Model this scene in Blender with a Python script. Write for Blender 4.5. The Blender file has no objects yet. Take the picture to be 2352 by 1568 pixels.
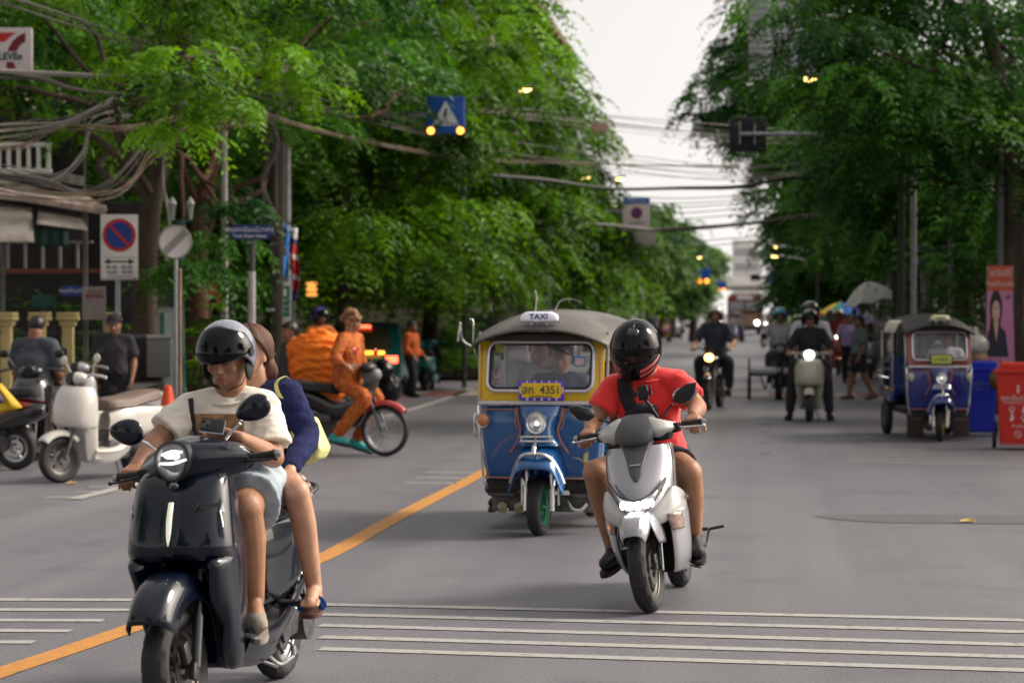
import bpy, bmesh, math, random
import numpy as np
from mathutils import Vector, Matrix, Euler
R = math.radians
PI = math.pi
random.seed(7)
rng = np.random.default_rng(7)
S = bpy.context.scene
COL = S.collection
# ---------------------------------------------------------------- camera
CAM_H = 1.65
YAW, PITCH = 5.80, 0.71
FPX = 85.0 / 36.0 * 2352.0          # focal length in pixels of the 2352 wide view of the photograph
cam_d = bpy.data.cameras.new("camera")
cam = bpy.data.objects.new("camera", cam_d)
COL.objects.link(cam)
cam.location = (0, 0, CAM_H)
cam.rotation_euler = (R(90 - PITCH), 0, R(YAW))
cam_d.lens = 85
cam_d.sensor_width = 36
cam_d.clip_start = 0.1
cam_d.clip_end = 2000
cam_d.dof.use_dof = True
cam_d.dof.focus_distance = 12.0
cam_d.dof.aperture_fstop = 3.4
S.camera = cam
# ---------------------------------------------------------------- sky, sun, exposure
SUN_EL, SUN_AZ = 42.0, 68.0           # degrees; azimuth from +Y towards +X
W = bpy.data.worlds.new("World")
S.world = W
W.use_nodes = True
wn, wl = W.node_tree.nodes, W.node_tree.links
bg = wn["Background"]
sky = wn.new("ShaderNodeTexSky")
sky.sky_type = 'NISHITA'
sky.sun_disc = False
sky.sun_elevation = R(SUN_EL)
sky.sun_rotation = R(SUN_AZ)
sky.dust_density = 4.0
sky.air_density = 1.0
sky.ozone_density = 1.0
vt = wn.new("ShaderNodeTexCoord")
vm = wn.new("ShaderNodeMapping")
vm.inputs['Scale'].default_value = (1, 1, .8)
vm.inputs['Location'].default_value = (0, 0, .30)      # an even overcast down to the roofs
wl.new(vt.outputs['Generated'], vm.inputs['Vector'])
wl.new(vm.outputs[0], sky.inputs['Vector'])
hs = wn.new("ShaderNodeHueSaturation")
hs.inputs['Saturation'].default_value = 0.22
tint = wn.new("ShaderNodeMix")
tint.data_type = 'RGBA'
tint.blend_type = 'MULTIPLY'
tint.inputs['Factor'].default_value = 1.0
tint.inputs['B'].default_value = (1.0, 0.925, 0.835, 1)
wl.new(sky.outputs[0], hs.inputs['Color'])
wl.new(hs.outputs[0], tint.inputs['A'])
wl.new(tint.outputs['Result'], bg.inputs['Color'])
bg.inputs['Strength'].default_value = 0.15
sun_d = bpy.data.lights.new("sun", 'SUN')
sun_d.energy = 1.7
sun_d.angle = R(16)
sun_d.color = (1.0, 0.90, 0.76)
sun = bpy.data.objects.new("sun", sun_d)
COL.objects.link(sun)
_sd = Vector((math.sin(R(SUN_AZ)) * math.cos(R(SUN_EL)), math.cos(R(SUN_AZ)) * math.cos(R(SUN_EL)), math.sin(R(SUN_EL))))
sun.rotation_euler = _sd.to_track_quat('Z', 'Y').to_euler()
S.view_settings.view_transform = 'Standard'
S.view_settings.look = 'None'
S.view_settings.gamma = 1
S.view_settings.exposure = 0.80
S.cycles.max_bounces = 6
S.cycles.diffuse_bounces = 3
S.cycles.glossy_bounces = 3
S.cycles.transmission_bounces = 6
S.cycles.transparent_max_bounces = 8
S.cycles.caustics_reflective = False
S.cycles.caustics_refractive = False
S.cycles.use_denoising = True
# ---------------------------------------------------------------- placing helpers (photo pixel of the 2352 px wide view -> world)
_cm = Euler(cam.rotation_euler).to_matrix()
def ray(px, py):
 v = Vector(((px - 1176.0) / FPX, (784.0 - py) / FPX, -1.0))
 return _cm @ v
def G(px, py, z=0.0):
 """point where the pixel's ray meets the level z"""
 d = ray(px, py)
 t = (z - CAM_H) / d.z
 return Vector((d.x * t, d.y * t, z))
def D(px, py, dist):
 """point on the pixel's ray at a depth along the camera axis"""
 d = ray(px, py)
 return Vector((d.x * dist, d.y * dist, CAM_H + d.z * dist))
def GD(px, dist, z=0.0):
 p = D(px, 715, dist)
 return Vector((p.x, p.y, z))
# ---------------------------------------------------------------- materials
MATS = {}
def mat(name, col, rough=0.5, metal=0.0, noise=0.0, nscale=8.0, bump=0.0, bscale=40.0, coat=0.0, emit=None, estr=0.0,
  spec=0.5, trans=0.0, alpha=1.0, ior=1.45, col2=None, sheen=0.0, sss=0.0, ncoord='Object', ndetail=4.0, stretch=None, rvar=0.0):
 if name in MATS:
  return MATS[name]
 m = bpy.data.materials.new(name)
 m.use_nodes = True
 n, l = m.node_tree.nodes, m.node_tree.links
 b = n["Principled BSDF"]
 c = (*col, 1) if len(col) == 3 else col
 b.inputs['Base Color'].default_value = c
 b.inputs['Roughness'].default_value = rough
 b.inputs['Metallic'].default_value = metal
 b.inputs['Specular IOR Level'].default_value = spec
 b.inputs['IOR'].default_value = ior
 if coat:
  b.inputs['Coat Weight'].default_value = coat
  b.inputs['Coat Roughness'].default_value = 0.04
 if trans:
  b.inputs['Transmission Weight'].default_value = trans
 if alpha < 1:
  b.inputs['Alpha'].default_value = alpha
 if sheen:
  b.inputs['Sheen Weight'].default_value = sheen
 if sss:
  b.inputs['Subsurface Weight'].default_value = sss
  b.inputs['Subsurface Radius'].default_value = (0.02, 0.008, 0.004)
  b.inputs['Subsurface Scale'].default_value = 1.0
 if emit:
  b.inputs['Emission Color'].default_value = (*emit, 1)
  b.inputs['Emission Strength'].default_value = estr
 tc = None
 if noise or bump or col2 or rvar:
  tc = n.new("ShaderNodeTexCoord")
  src = tc.outputs[ncoord]
  if stretch:
   mp = n.new("ShaderNodeMapping")
   mp.inputs['Scale'].default_value = stretch
   l.new(src, mp.inputs['Vector'])
   src = mp.outputs[0]
 if noise or col2 or rvar:
  t = n.new("ShaderNodeTexNoise")
  t.inputs['Scale'].default_value = nscale
  t.inputs['Detail'].default_value = ndetail
  t.inputs['Roughness'].default_value = 0.6
  l.new(src, t.inputs['Vector'])
  if noise or col2:
   cr = n.new("ShaderNodeValToRGB")
   cr.color_ramp.elements[0].position = 0.32
   cr.color_ramp.elements[1].position = 0.68
   if col2:
    cr.color_ramp.elements[0].color = c
    cr.color_ramp.elements[1].color = (*col2, 1)
   else:
    cr.color_ramp.elements[0].color = (*[max(0, x * (1 - noise)) for x in c[:3]], 1)
    cr.color_ramp.elements[1].color = (*[min(1, x * (1 + noise)) for x in c[:3]], 1)
   l.new(t.outputs['Fac'], cr.inputs['Fac'])
   l.new(cr.outputs[0], b.inputs['Base Color'])
  if rvar:
   mr = n.new("ShaderNodeMapRange")
   mr.inputs['To Min'].default_value = max(0.02, rough - rvar)
   mr.inputs['To Max'].default_value = min(1, rough + rvar)
   l.new(t.outputs['Fac'], mr.inputs['Value'])
   l.new(mr.outputs[0], b.inputs['Roughness'])
 if bump:
  t2 = n.new("ShaderNodeTexNoise")
  t2.inputs['Scale'].default_value = bscale
  t2.inputs['Detail'].default_value = 5
  l.new(src, t2.inputs['Vector'])
  bp = n.new("ShaderNodeBump")
  bp.inputs['Strength'].default_value = min(1, bump)
  bp.inputs['Distance'].default_value = 0.01 if bump <= 1 else 0.01 * bump
  l.new(t2.outputs['Fac'], bp.inputs['Height'])
  l.new(bp.outputs[0], b.inputs['Normal'])
 MATS[name] = m
 return m
def glow(name, col, s):
 return mat(name, (0.02, 0.02, 0.02), 0.5, emit=col, estr=s)
# ---------------------------------------------------------------- mesh helpers
def catmull(P, n, closed=False):
 """smooth polyline through points; n subdivisions per span"""
 P = np.asarray(P, float)
 m = len(P)
 out = []
 rngk = range(m) if closed else range(m - 1)
 for i in rngk:
  if closed:
   a, b, c, d = P[(i - 1) % m], P[i], P[(i + 1) % m], P[(i + 2) % m]
  else:
   a, b, c, d = P[max(i - 1, 0)], P[i], P[i + 1], P[min(i + 2, m - 1)]
  for k in range(n):
   t = k / n
   out.append(0.5 * ((2 * b) + (-a + c) * t + (2 * a - 5 * b + 4 * c - d) * t * t + (-a + 3 * b - 3 * c + d) * t ** 3))
 if not closed:
  out.append(P[-1])
 return np.array(out)
class MB:
 """collects shapes into one mesh"""
 def __init__(s):
  s.v, s.f, s.m = [], [], []
  s.cur = 0
 def add(s, vs, fs):
  o = len(s.v)
  s.v.extend([tuple(map(float, p)) for p in vs])
  for f in fs:
   s.f.append(tuple(i + o for i in f))
   s.m.append(s.cur)
  return s
 def mi(s, k):
  s.cur = k
  return s
 def box(s, c, d, rot=None, bev=0.0):
  x, y, z = d[0] / 2, d[1] / 2, d[2] / 2
  if bev > 0:
   b = min(bev, x * .9, y * .9, z * .9)
   bm = bmesh.new()
   bmesh.ops.create_cube(bm, size=1)
   for v in bm.verts:
    v.co = Vector((v.co.x * d[0], v.co.y * d[1], v.co.z * d[2]))
   bmesh.ops.bevel(bm, geom=bm.edges[:], offset=b, segments=2, profile=0.6, affect='EDGES')
   bm.verts.index_update()
   vs = [v.co.copy() for v in bm.verts]
   fs = [[v.index for v in f.verts] for f in bm.faces]
   bm.free()
  else:
   vs = [Vector((i, j, k)) for i in (-x, x) for j in (-y, y) for k in (-z, z)]
   fs = [(0, 1, 3, 2), (4, 6, 7, 5), (0, 4, 5, 1), (2, 3, 7, 6), (0, 2, 6, 4), (1, 5, 7, 3)]
  M = Matrix.Identity(3)
  if rot is not None:
   M = Euler(rot).to_matrix() if not isinstance(rot, Matrix) else rot
  c = Vector(c)
  return s.add([M @ v + c for v in vs], fs)
 def tube(s, pts, rad, n=10, cap=True, closed=False, smooth=0, flat=None):
  """sweep; rad number or list; flat=(a,b) scales the section across/up"""
  P = np.asarray([tuple(p) for p in pts], float)
  rr = np.full(len(P), rad, float) if np.isscalar(rad) else np.asarray(rad, float)
  if smooth:
   Q = np.column_stack([P, rr])
   Q = catmull(Q, smooth, closed)
   P, rr = Q[:, :3], Q[:, 3]
  m = len(P)
  T = np.zeros_like(P)
  for i in range(m):
   a = P[(i - 1) % m] if (closed or i > 0) else P[i]
   b = P[(i + 1) % m] if (closed or i < m - 1) else P[i]
   t = b - a
   T[i] = t / (np.linalg.norm(t) + 1e-12)
  up = np.array([0, 0, 1.0])
  if abs(T[0] @ up) > 0.9:
   up = np.array([0, 1.0, 0])
  u = np.cross(T[0], up); u /= np.linalg.norm(u)
  vs = []
  for i in range(m):
   u = u - T[i] * (u @ T[i]); u /= (np.linalg.norm(u) + 1e-12)
   w = np.cross(T[i], u)
   fa, fb = flat if flat else (1, 1)
   for k in range(n):
    a = 2 * PI * k / n
    vs.append(P[i] + rr[i] * (fa * math.cos(a) * u + fb * math.sin(a) * w))
  fs = []
  for i in range(m if closed else m - 1):
   j = (i + 1) % m
   for k in range(n):
    k2 = (k + 1) % n
    fs.append((i * n + k, i * n + k2, j * n + k2, j * n + k))
  if cap and not closed:
   fs.append(tuple(range(n - 1, -1, -1)))
   fs.append(tuple((m - 1) * n + k for k in range(n)))
  return s.add(vs, fs)
 def cyl(s, a, b, r, n=16, r2=None):
  return s.tube([a, b], [r, r if r2 is None else r2], n)
 def capsule(s, a, b, ra, rb, n=14, sx=1.0, sup=None):
  """tapered capsule; sup scales the section along a world direction (Vector, factor)"""
  a, b = np.array(a, float), np.array(b, float)
  ax = b - a
  L = np.linalg.norm(ax)
  t = ax / L if L > 1e-9 else np.array([0, 0, 1.0])
  pts, rr = [], []
  for k in (0.999, 0.92, 0.75, 0.5, 0.25):
   pts.append(a - t * ra * k); rr.append(ra * math.sqrt(max(1 - k * k, 0.0004)))
  pts.append(a); rr.append(ra)
  pts.append(b); rr.append(rb)
  for k in (0.25, 0.5, 0.75, 0.92, 0.999):
   pts.append(b + t * rb * k); rr.append(rb * math.sqrt(max(1 - k * k, 0.0004)))
  o = len(s.v)
  s.tube(pts, rr, n)
  if sup is not None:
   d, f = np.array(sup[0], float), sup[1]
   d /= np.linalg.norm(d)
   for i in range(o, len(s.v)):
    p = np.array(s.v[i])
    q = p - a
    q0 = t * (q @ t)
    w = q - q0
    w = w + d * (w @ d) * (f - 1)
    s.v[i] = tuple(a + q0 + w)
  return s
 def ell(s, c, r, rot=None, n=20, m=12):
  M = Euler(rot).to_matrix() if rot is not None else Matrix.Identity(3)
  c = Vector(c)
  vs, fs = [], []
  for i in range(m + 1):
   th = PI * i / m
   for k in range(n):
    a = 2 * PI * k / n
    vs.append(M @ Vector((r[0] * math.sin(th) * math.cos(a), r[1] * math.sin(th) * math.sin(a), r[2] * math.cos(th))) + c)
  for i in range(m):
   for k in range(n):
    k2 = (k + 1) % n
    if i == 0:
     fs.append((k, n + k, n + k2))
    elif i == m - 1:
     fs.append((i * n + k, (i + 1) * n + k, i * n + k2))
    else:
     fs.append((i * n + k, (i + 1) * n + k, (i + 1) * n + k2, i * n + k2))
  return s.add(vs, fs)
 def lathe(s, prof, c=(0, 0, 0), n=24, axis='Z', rot=None, closed=False, arc=None):
  """prof: list of (r, h); axis of revolution"""
  M = Euler(rot).to_matrix() if rot is not None else Matrix.Identity(3)
  c = Vector(c)
  m = len(prof)
  vs, fs = [], []
  a0, a1 = arc if arc else (0, 2 * PI)
  full = arc is None
  nn = n if full else n + 1
  for r, h in prof:
   for k in range(nn):
    a = a0 + (a1 - a0) * k / n
    p = (r * math.cos(a), r * math.sin(a), h)
    if axis == 'X': p = (p[2], p[0], p[1])
    if axis == 'Y': p = (p[0], p[2], p[1])
    vs.append(M @ Vector(p) + c)
  for i in range(m if closed else m - 1):
   j = (i + 1) % m
   for k in range(n):
    k2 = (k + 1) % nn if full else k + 1
    fs.append((i * nn + k, i * nn + k2, j * nn + k2, j * nn + k))
  return s.add(vs, fs)
 def disc(s, c, r, nrm=(0, -1, 0), n=24, r2=None):
  q = Vector(nrm).to_track_quat('Z', 'Y').to_matrix()
  c = Vector(c)
  vs = [q @ Vector((r * math.cos(2 * PI * k / n), (r2 or r) * math.sin(2 * PI * k / n), 0)) + c for k in range(n)]
  return s.add(vs, [tuple(range(n))])
 def poly(s, pts):
  return s.add(pts, [tuple(range(len(pts)))])
 def prism(s, pts, ext):
  """planar outline pushed along the vector ext"""
  n = len(pts)
  e = Vector(ext)
  vs = [Vector(p) for p in pts] + [Vector(p) + e for p in pts]
  fs = [tuple(range(n - 1, -1, -1)), tuple(range(n, 2 * n))]
  fs += [(i, (i + 1) % n, n + (i + 1) % n, n + i) for i in range(n)]
  return s.add(vs, fs)
 def grid(s, rows, closed=False, capends=False):
  """rows of points -> quads"""
  m, n = len(rows), len(rows[0])
  vs = [p for r in rows for p in r]
  fs = []
  for i in range(m - 1):
   for k in range(n if closed else n - 1):
    k2 = (k + 1) % n
    fs.append((i * n + k, i * n + k2, (i + 1) * n + k2, (i + 1) * n + k))
  if capends:
   fs.append(tuple(range(n - 1, -1, -1)))
   fs.append(tuple((m - 1) * n + k for k in range(n)))
  return s.add(vs, fs)
 def loft(s, rows, su=3, sv=3, closed=False, capends=False):
  """Catmull smoothed surface through rows of points"""
  A = np.array([[tuple(p) for p in r] for r in rows], float)
  B = np.array([catmull(r, sv, closed) for r in A]) if sv > 1 else A
  if su > 1:
   B = np.stack([catmull(B[:, k], su) for k in range(B.shape[1])], axis=1)
  return s.grid([list(map(tuple, r)) for r in B], closed, capends)
 def mirror(s):
  """add the x-mirrored copy"""
  n = len(s.v)
  v2 = [(-x, y, z) for x, y, z in s.v]
  f2 = [tuple(reversed(f)) for f in s.f]
  m2 = list(s.m)
  s.v += v2
  s.f += [tuple(i + n for i in f) for f in f2]
  s.m += m2
  return s
 def xf(s, M):
  s.v = [tuple(M @ Vector(p)) for p in s.v]
  return s
 def build(s, name, mats, parent=None, sharp=38, loc=None, rot=None):
  me = bpy.data.meshes.new(name)
  me.from_pydata(s.v, [], s.f)
  if not isinstance(mats, (list, tuple)): mats = [mats]
  for m in mats: me.materials.append(m)
  if len(mats) > 1:
   me.polygons.foreach_set('material_index', s.m)
  me.polygons.foreach_set('use_smooth', [True] * len(me.polygons))
  try: me.set_sharp_from_angle(angle=R(sharp))
  except Exception: pass
  me.update()
  return link(name, me, parent, loc, rot)
def link(name, me, parent=None, loc=None, rot=None):
 o = bpy.data.objects.new(name, me)
 COL.objects.link(o)
 if parent: o.parent = parent
 if loc is not None: o.location = loc
 if rot is not None: o.rotation_euler = rot
 return o
def tag(o, label, cat, group=None):
 o['label'] = label
 o['category'] = cat
 if group: o['group'] = group
 return o
def structure(o, k='structure'):
 o['kind'] = k
 return o
def thing(name, label, cat, loc=(0, 0, 0), rz=0.0, group=None, rot=None):
 o = bpy.data.objects.new(name, None)
 COL.objects.link(o)
 o.location = loc
 o.rotation_euler = rot if rot is not None else (0, 0, rz)
 o.empty_display_size = 0.2
 return tag(o, label, cat, group)
def kids(o):
 return [c for c in COL.objects if c.parent == o]
def copy_tree(root, loc, rz=None, label=None, rot=None, scale=None):
 ch = {}
 for c in COL.objects:
  if c.parent: ch.setdefault(c.parent.name, []).append(c)
 def rec(o, par):
  c = o.copy()
  COL.objects.link(c)
  if par: c.parent = par
  for k in ch.get(o.name, []): rec(k, c)
  return c
 r = rec(root, None)
 r.location = loc
 if rz is not None: r.rotation_euler = (0, 0, rz)
 if rot is not None: r.rotation_euler = rot
 if scale: r.scale = (scale,) * 3
 if label: r['label'] = label
 return r
def solid(o, t, off=-1):
 m = o.modifiers.new("thick", 'SOLIDIFY')
 m.thickness = t
 m.offset = off
 return o
def subsurf(o, n=2):
 m = o.modifiers.new("smooth", 'SUBSURF')
 m.levels = n
 m.render_levels = n
 return o
def remesh(mb, vox, smooth=3, disp=None, name="tmp", adapt=0.0):
 """union of overlapping closed shapes as one smooth skin; returns a mesh"""
 me = bpy.data.meshes.new(name)
 me.from_pydata(mb.v, [], mb.f)
 o = bpy.data.objects.new(name + "_tmp", me)
 COL.objects.link(o)
 m = o.modifiers.new("r", 'REMESH')
 m.mode = 'VOXEL'
 m.voxel_size = vox
 m.use_smooth_shade = True
 if smooth:
  sm = o.modifiers.new("s", 'SMOOTH')
  sm.factor = 0.5
  sm.iterations = smooth
 dg = bpy.context.evaluated_depsgraph_get()
 ev = o.evaluated_get(dg)
 out = bpy.data.meshes.new_from_object(ev)
 bpy.data.objects.remove(o)
 bpy.data.meshes.remove(me)
 if disp:
  n = len(out.vertices)
  co = np.empty(n * 3); out.vertices.foreach_get('co', co); co = co.reshape(-1, 3)
  no = np.empty(n * 3); out.vertices.foreach_get('normal', no); no = no.reshape(-1, 3)
  co = disp(co, no)
  out.vertices.foreach_set('co', co.reshape(-1))
  out.update()
 return out
def wrinkle(amp, fx=(9, 9, 14), seed=0):
 r_ = np.random.default_rng(seed)
 K = [(r_.normal(size=3) * np.array(fx) * (1.0 if i < 4 else 2.0), r_.uniform(0, 6.28), 1.0 / (1 + i * .28)) for i in range(9)]
 def f(co, no):
  h = np.zeros(len(co))
  for k, ph, a in K:
   q = co @ k + ph
   h += a * (1 - np.abs(np.sin(q + 0.8 * np.sin(q * .37 + ph))))
  h = h / 4.0 - 0.35
  return co + no * (h * amp)[:, None]
 return f
def put_mesh(name, me, m, parent=None):
 me.name = name
 me.materials.clear()
 me.materials.append(m)
 me.polygons.foreach_set('use_smooth', [True] * len(me.polygons))
 return link(name, me, parent)
def text_mesh(txt, size, depth=0.001, align='CENTER', bold=0.0, sx=1.0):
 cu = bpy.data.curves.new("lettering", 'FONT')
 cu.body = txt
 cu.size = size
 cu.extrude = depth
 cu.offset = bold
 cu.align_x = align
 cu.align_y = 'CENTER'
 o = bpy.data.objects.new("lettering_tmp", cu)
 COL.objects.link(o)
 dg = bpy.context.evaluated_depsgraph_get()
 me = bpy.data.meshes.new_from_object(o.evaluated_get(dg))
 bpy.data.objects.remove(o)
 if sx != 1.0:
  for v in me.vertices: v.co.x *= sx
 return me
def text(txt, size, m, parent, loc, rot=(PI / 2, 0, 0), depth=0.001, align='CENTER', bold=0.0, name='lettering', sx=1.0):
 me = text_mesh(txt, size, depth, align, bold, sx)
 me.materials.clear()
 me.materials.append(m)
 return link(name, me, parent, loc, rot)
# ================================================================ SETTING
def asphalt_mat():
 m = bpy.data.materials.new("asphalt")
 m.use_nodes = True
 n, l = m.node_tree.nodes, m.node_tree.links
 b = n["Principled BSDF"]
 tc = n.new("ShaderNodeTexCoord")
 def noise(scale, detail, stretch=None, rough=.6):
  t = n.new("ShaderNodeTexNoise")
  t.inputs['Scale'].default_value = scale
  t.inputs['Detail'].default_value = detail
  t.inputs['Roughness'].default_value = rough
  if stretch:
   mp = n.new("ShaderNodeMapping")
   mp.inputs['Scale'].default_value = stretch
   l.new(tc.outputs['Object'], mp.inputs['Vector'])
   l.new(mp.outputs[0], t.inputs['Vector'])
  else:
   l.new(tc.outputs['Object'], t.inputs['Vector'])
  return t.outputs['Fac']
 def ramp(src, p0, p1, c0, c1):
  r = n.new("ShaderNodeValToRGB")
  r.color_ramp.elements[0].position, r.color_ramp.elements[1].position = p0, p1
  r.color_ramp.elements[0].color = (*c0, 1); r.color_ramp.elements[1].color = (*c1, 1)
  l.new(src, r.inputs['Fac'])
  return r.outputs[0]
 def mix(a, c, kind, fac=1.0):
  x = n.new("ShaderNodeMix")
  x.data_type = 'RGBA'; x.blend_type = kind
  x.inputs['Factor'].default_value = fac
  l.new(a, x.inputs['A']); l.new(c, x.inputs['B'])
  return x.outputs['Result']
 base = ramp(noise(0.35, 5, (1, .25, 1)), .3, .7, (0.118, 0.116, 0.134), (0.166, 0.163, 0.183))
 grain = ramp(noise(55, 4, rough=.85), .3, .72, (.42, .42, .42), (1.6, 1.6, 1.6))
 fleck = ramp(noise(110, 1), .64, .70, (1, 1, 1), (1.9, 1.9, 1.9))
 tracks = ramp(noise(1.1, 3, (1, .02, 1)), .35, .65, (.82, .82, .83), (1.12, 1.12, 1.12))
 stain = ramp(noise(1.1, 7), .30, .46, (.72, .72, .74), (1, 1, 1))
 c = mix(mix(mix(mix(base, grain, 'MULTIPLY'), tracks, 'MULTIPLY'), stain, 'MULTIPLY'), fleck, 'MULTIPLY', .7)
 l.new(c, b.inputs['Base Color'])
 rr = n.new("ShaderNodeMapRange")
 rr.inputs['To Min'].default_value = .36; rr.inputs['To Max'].default_value = .62
 l.new(noise(.6, 4, (1, .15, 1)), rr.inputs['Value'])
 l.new(rr.outputs[0], b.inputs['Roughness'])
 bp = n.new("ShaderNodeBump")
 bp.inputs['Strength'].default_value = .8
 bp.inputs['Distance'].default_value = .006
 l.new(noise(120, 3, rough=.8), bp.inputs['Height'])
 l.new(bp.outputs[0], b.inputs['Normal'])
 return m
M_ASPH = asphalt_mat()
M_PAVE = mat('paving', (.20, .18, .16), .8, noise=.35, nscale=3, bump=.3, bscale=30)
M_SOIL = mat('soil', (.09, .075, .055), .9, noise=.4, nscale=2)
M_KERB = mat('kerb_stone', (.30, .28, .25), .8, noise=.35, nscale=5)
def worn(name, col, col2, sc=9):
 """road paint with chips where the asphalt shows"""
 m = mat(name, col, .6, noise=.12, nscale=3)
 n, l = m.node_tree.nodes, m.node_tree.links
 b = n["Principled BSDF"]
 t = n.new("ShaderNodeTexNoise"); t.inputs['Scale'].default_value = sc; t.inputs['Detail'].default_value = 8
 t.inputs['Roughness'].default_value = .75
 tc = n.new("ShaderNodeTexCoord"); l.new(tc.outputs['Object'], t.inputs['Vector'])
 r = n.new("ShaderNodeValToRGB")
 r.color_ramp.elements[0].position, r.color_ramp.elements[1].position = .36, .47
 r.color_ramp.elements[0].color = (*col2, 1); r.color_ramp.elements[1].color = (*col, 1)
 l.new(t.outputs['Fac'], r.inputs['Fac'])
 l.new(r.outputs[0], b.inputs['Base Color'])
 return m
M_WPAINT = worn('white_road_paint', (.36, .35, .34), (.17, .165, .165), 16)
M_YPAINT = worn('yellow_road_paint', (.50, .22, .04), (.27, .15, .07), 10)
M_RPAINT = worn('red_road_paint', (.24, .085, .075), (.17, .13, .13), 5)
RX0, RX1 = -8.3, 3.9
def flat(name, x0, x1, y0, y1, z, m, th=0.0, ny=1):
 mb = MB()
 if th:
  mb.box(((x0 + x1) / 2, (y0 + y1) / 2, z - th / 2), (x1 - x0, y1 - y0, th), bev=.015)
 else:
  rows = [[(x0, y0 + (y1 - y0) * i / ny, z), (x1, y0 + (y1 - y0) * i / ny, z)] for i in range(ny + 1)]
  mb.grid([list(reversed(r)) for r in rows])
 return structure(mb.build(name, m))
flat('ground', -500, 500, -60, 1400, -0.012, M_SOIL)
flat('road', -16, 9.5, -40, 700, 0.0, M_ASPH)
# pavements: left ones start beyond the mouth of the side lane
flat('pavement', -20, RX0 - .16, 8, 25.5, .13, M_PAVE, .14)
flat('pavement', -20, RX0 - .16, 29.5, 260, .13, M_PAVE, .14)
flat('pavement', RX1 + .16, 16, 18, 260, .13, M_PAVE, .14)
for a, b_, x in ((8, 25.5, RX0), (29.5, 260, RX0), (18, 260, RX1)):
 mb = MB()
 sgn = -1 if x < 0 else 1
 mb.box((x + sgn * .08, (a + b_) / 2, .068), (.155, b_ - a, .14), bev=.02)
 structure(mb.build('kerb', M_KERB))
def stripe(name, pts, w, m, z=.004):
 """painted strip along a ground polyline"""
 P = [Vector((p[0], p[1], 0)) for p in pts]
 rows = []
 for i, p in enumerate(P):
  a = P[max(i - 1, 0)]; c = P[min(i + 1, len(P) - 1)]
  t = (c - a).normalized()
  nn = Vector((-t.y, t.x, 0)) * w / 2
  rows.append([tuple(p + nn + Vector((0, 0, z))), tuple(p - nn + Vector((0, 0, z)))])
 mb = MB().grid(rows)
 # face up
 me = mb.build(name, m)
 if me.data.polygons[0].normal.z < 0: me.data.flip_normals()
 return structure(me)
# near rumble lines
for yl, yr in ((1388, 1425), (1411, 1452), (1436, 1482), (1463, 1510), (1490, 1541)):
 a, b_ = G(735, yl), G(2500, yr + 3)
 stripe('road_marking', [a, b_], .115, M_WPAINT)
for yl, xe in ((1378, 303), (1401, 303), (1425, 238), (1449, 163), (1475, 78)):
 a = G(-60, yl - 1); b_ = G(xe, yl)
 stripe('road_marking', [a, b_], .115, M_WPAINT)
# far rumble lines on the right
for y in (1036, 1043, 1050, 1057, 1064):
 stripe('road_marking', [G(1950, y - 4), G(2480, y + 6)], .12, M_WPAINT)
# faint near the left
for y, x0, x1 in ((1085, 975, 1090), (1097, 955, 1070), (1109, 930, 1050)):
 stripe('road_marking', [G(x0, y), G(x1, y + 2)], .1, M_WPAINT)
# yellow centre line
yl = catmull([tuple(G(x, y)) for x, y in ((-120, 1590), (0, 1545), (160, 1492), (320, 1436), (530, 1362), (740, 1281), (915, 1186), (1095, 1093), (1190, 1040), (1300, 985), (1430, 915))], 4)
stripe('road_marking', yl, .155, M_YPAINT)
# white edge lines
stripe('road_marking', [G(885, 958), G(1008, 921), G(1085, 893)], .15, M_WPAINT)
stripe('road_marking', [G(170, 1147), G(350, 1103)], .14, M_WPAINT, .008)
for y, x0, x1 in ((1142, 98, 200), (1129, 175, 300), (1118, 205, 345)):
 stripe('road_marking', [G(x0, y), G(x1, y)], .1, M_WPAINT)
# dark drain dashes in the right lane
M_DARKP = mat('dark_patch', (.075, .073, .08), .7, noise=.3, nscale=20)
for y in (941, 958, 975, 993, 1017, 1041):
 stripe('road_patch', [G(1743, y), G(1770, y)], .16, M_DARKP)
# crossing
c0 = G(1500, 905)
ycr = c0.y
mb = MB().grid([[(RX1, ycr - 1.5, .004), (RX0, ycr - 1.5, .004)], [(RX1, ycr + 1.5, .004), (RX0, ycr + 1.5, .004)]])
structure(mb.build('crosswalk', M_RPAINT))
for i in range(7):
 x = RX0 + .7 + i * 1.72
 mb = MB().grid([[(x + .95, ycr - 1.2, .008), (x, ycr - 1.2, .008)], [(x + .95, ycr + 1.2, .008), (x, ycr + 1.2, .008)]])
 structure(mb.build('road_marking', M_WPAINT))
# asphalt repair on the right with a puddle stain and leaves
mb = MB()
cc = G(2180, 1192)
mb.add([tuple(cc + Vector((1.0 * math.cos(a) * (1 + .15 * math.sin(3 * a)), .5 * math.sin(a) * (1 + .2 * math.cos(2 * a)), .004))) for a in np.linspace(0, 2 * PI, 28, endpoint=False)], [tuple(range(28))])
structure(mb.build('road_patch', mat('damp_asphalt', (.098, .096, .108), .5, noise=.2, nscale=12)))
M_DRYLEAF = mat('dry_leaf', (.5, .36, .14), .7)
def leaf_litter(px, py, s, label, rz=0.3):
 mb = MB()
 p = G(px, py)
 rows = []
 for i in range(7):
  t = i / 6
  w = .35 * s * math.sin(PI * (t * .93 + .05))
  rows.append([(t * s - s / 2, -w, .012 + .02 * s * math.sin(3 * t)), (t * s - s / 2, 0, .006), (t * s - s / 2, w, .018 * (1 + t))])
 mb.loft(rows, 2, 2)
 o = mb.build('fallen_leaf', M_DRYLEAF, loc=p, rot=(0, 0, rz))
 solid(o, .002)
 return tag(o, label, 'leaf')
leaf_litter(2221, 1200, .13, 'yellow dry leaf lying alone on the asphalt at the right')
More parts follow.
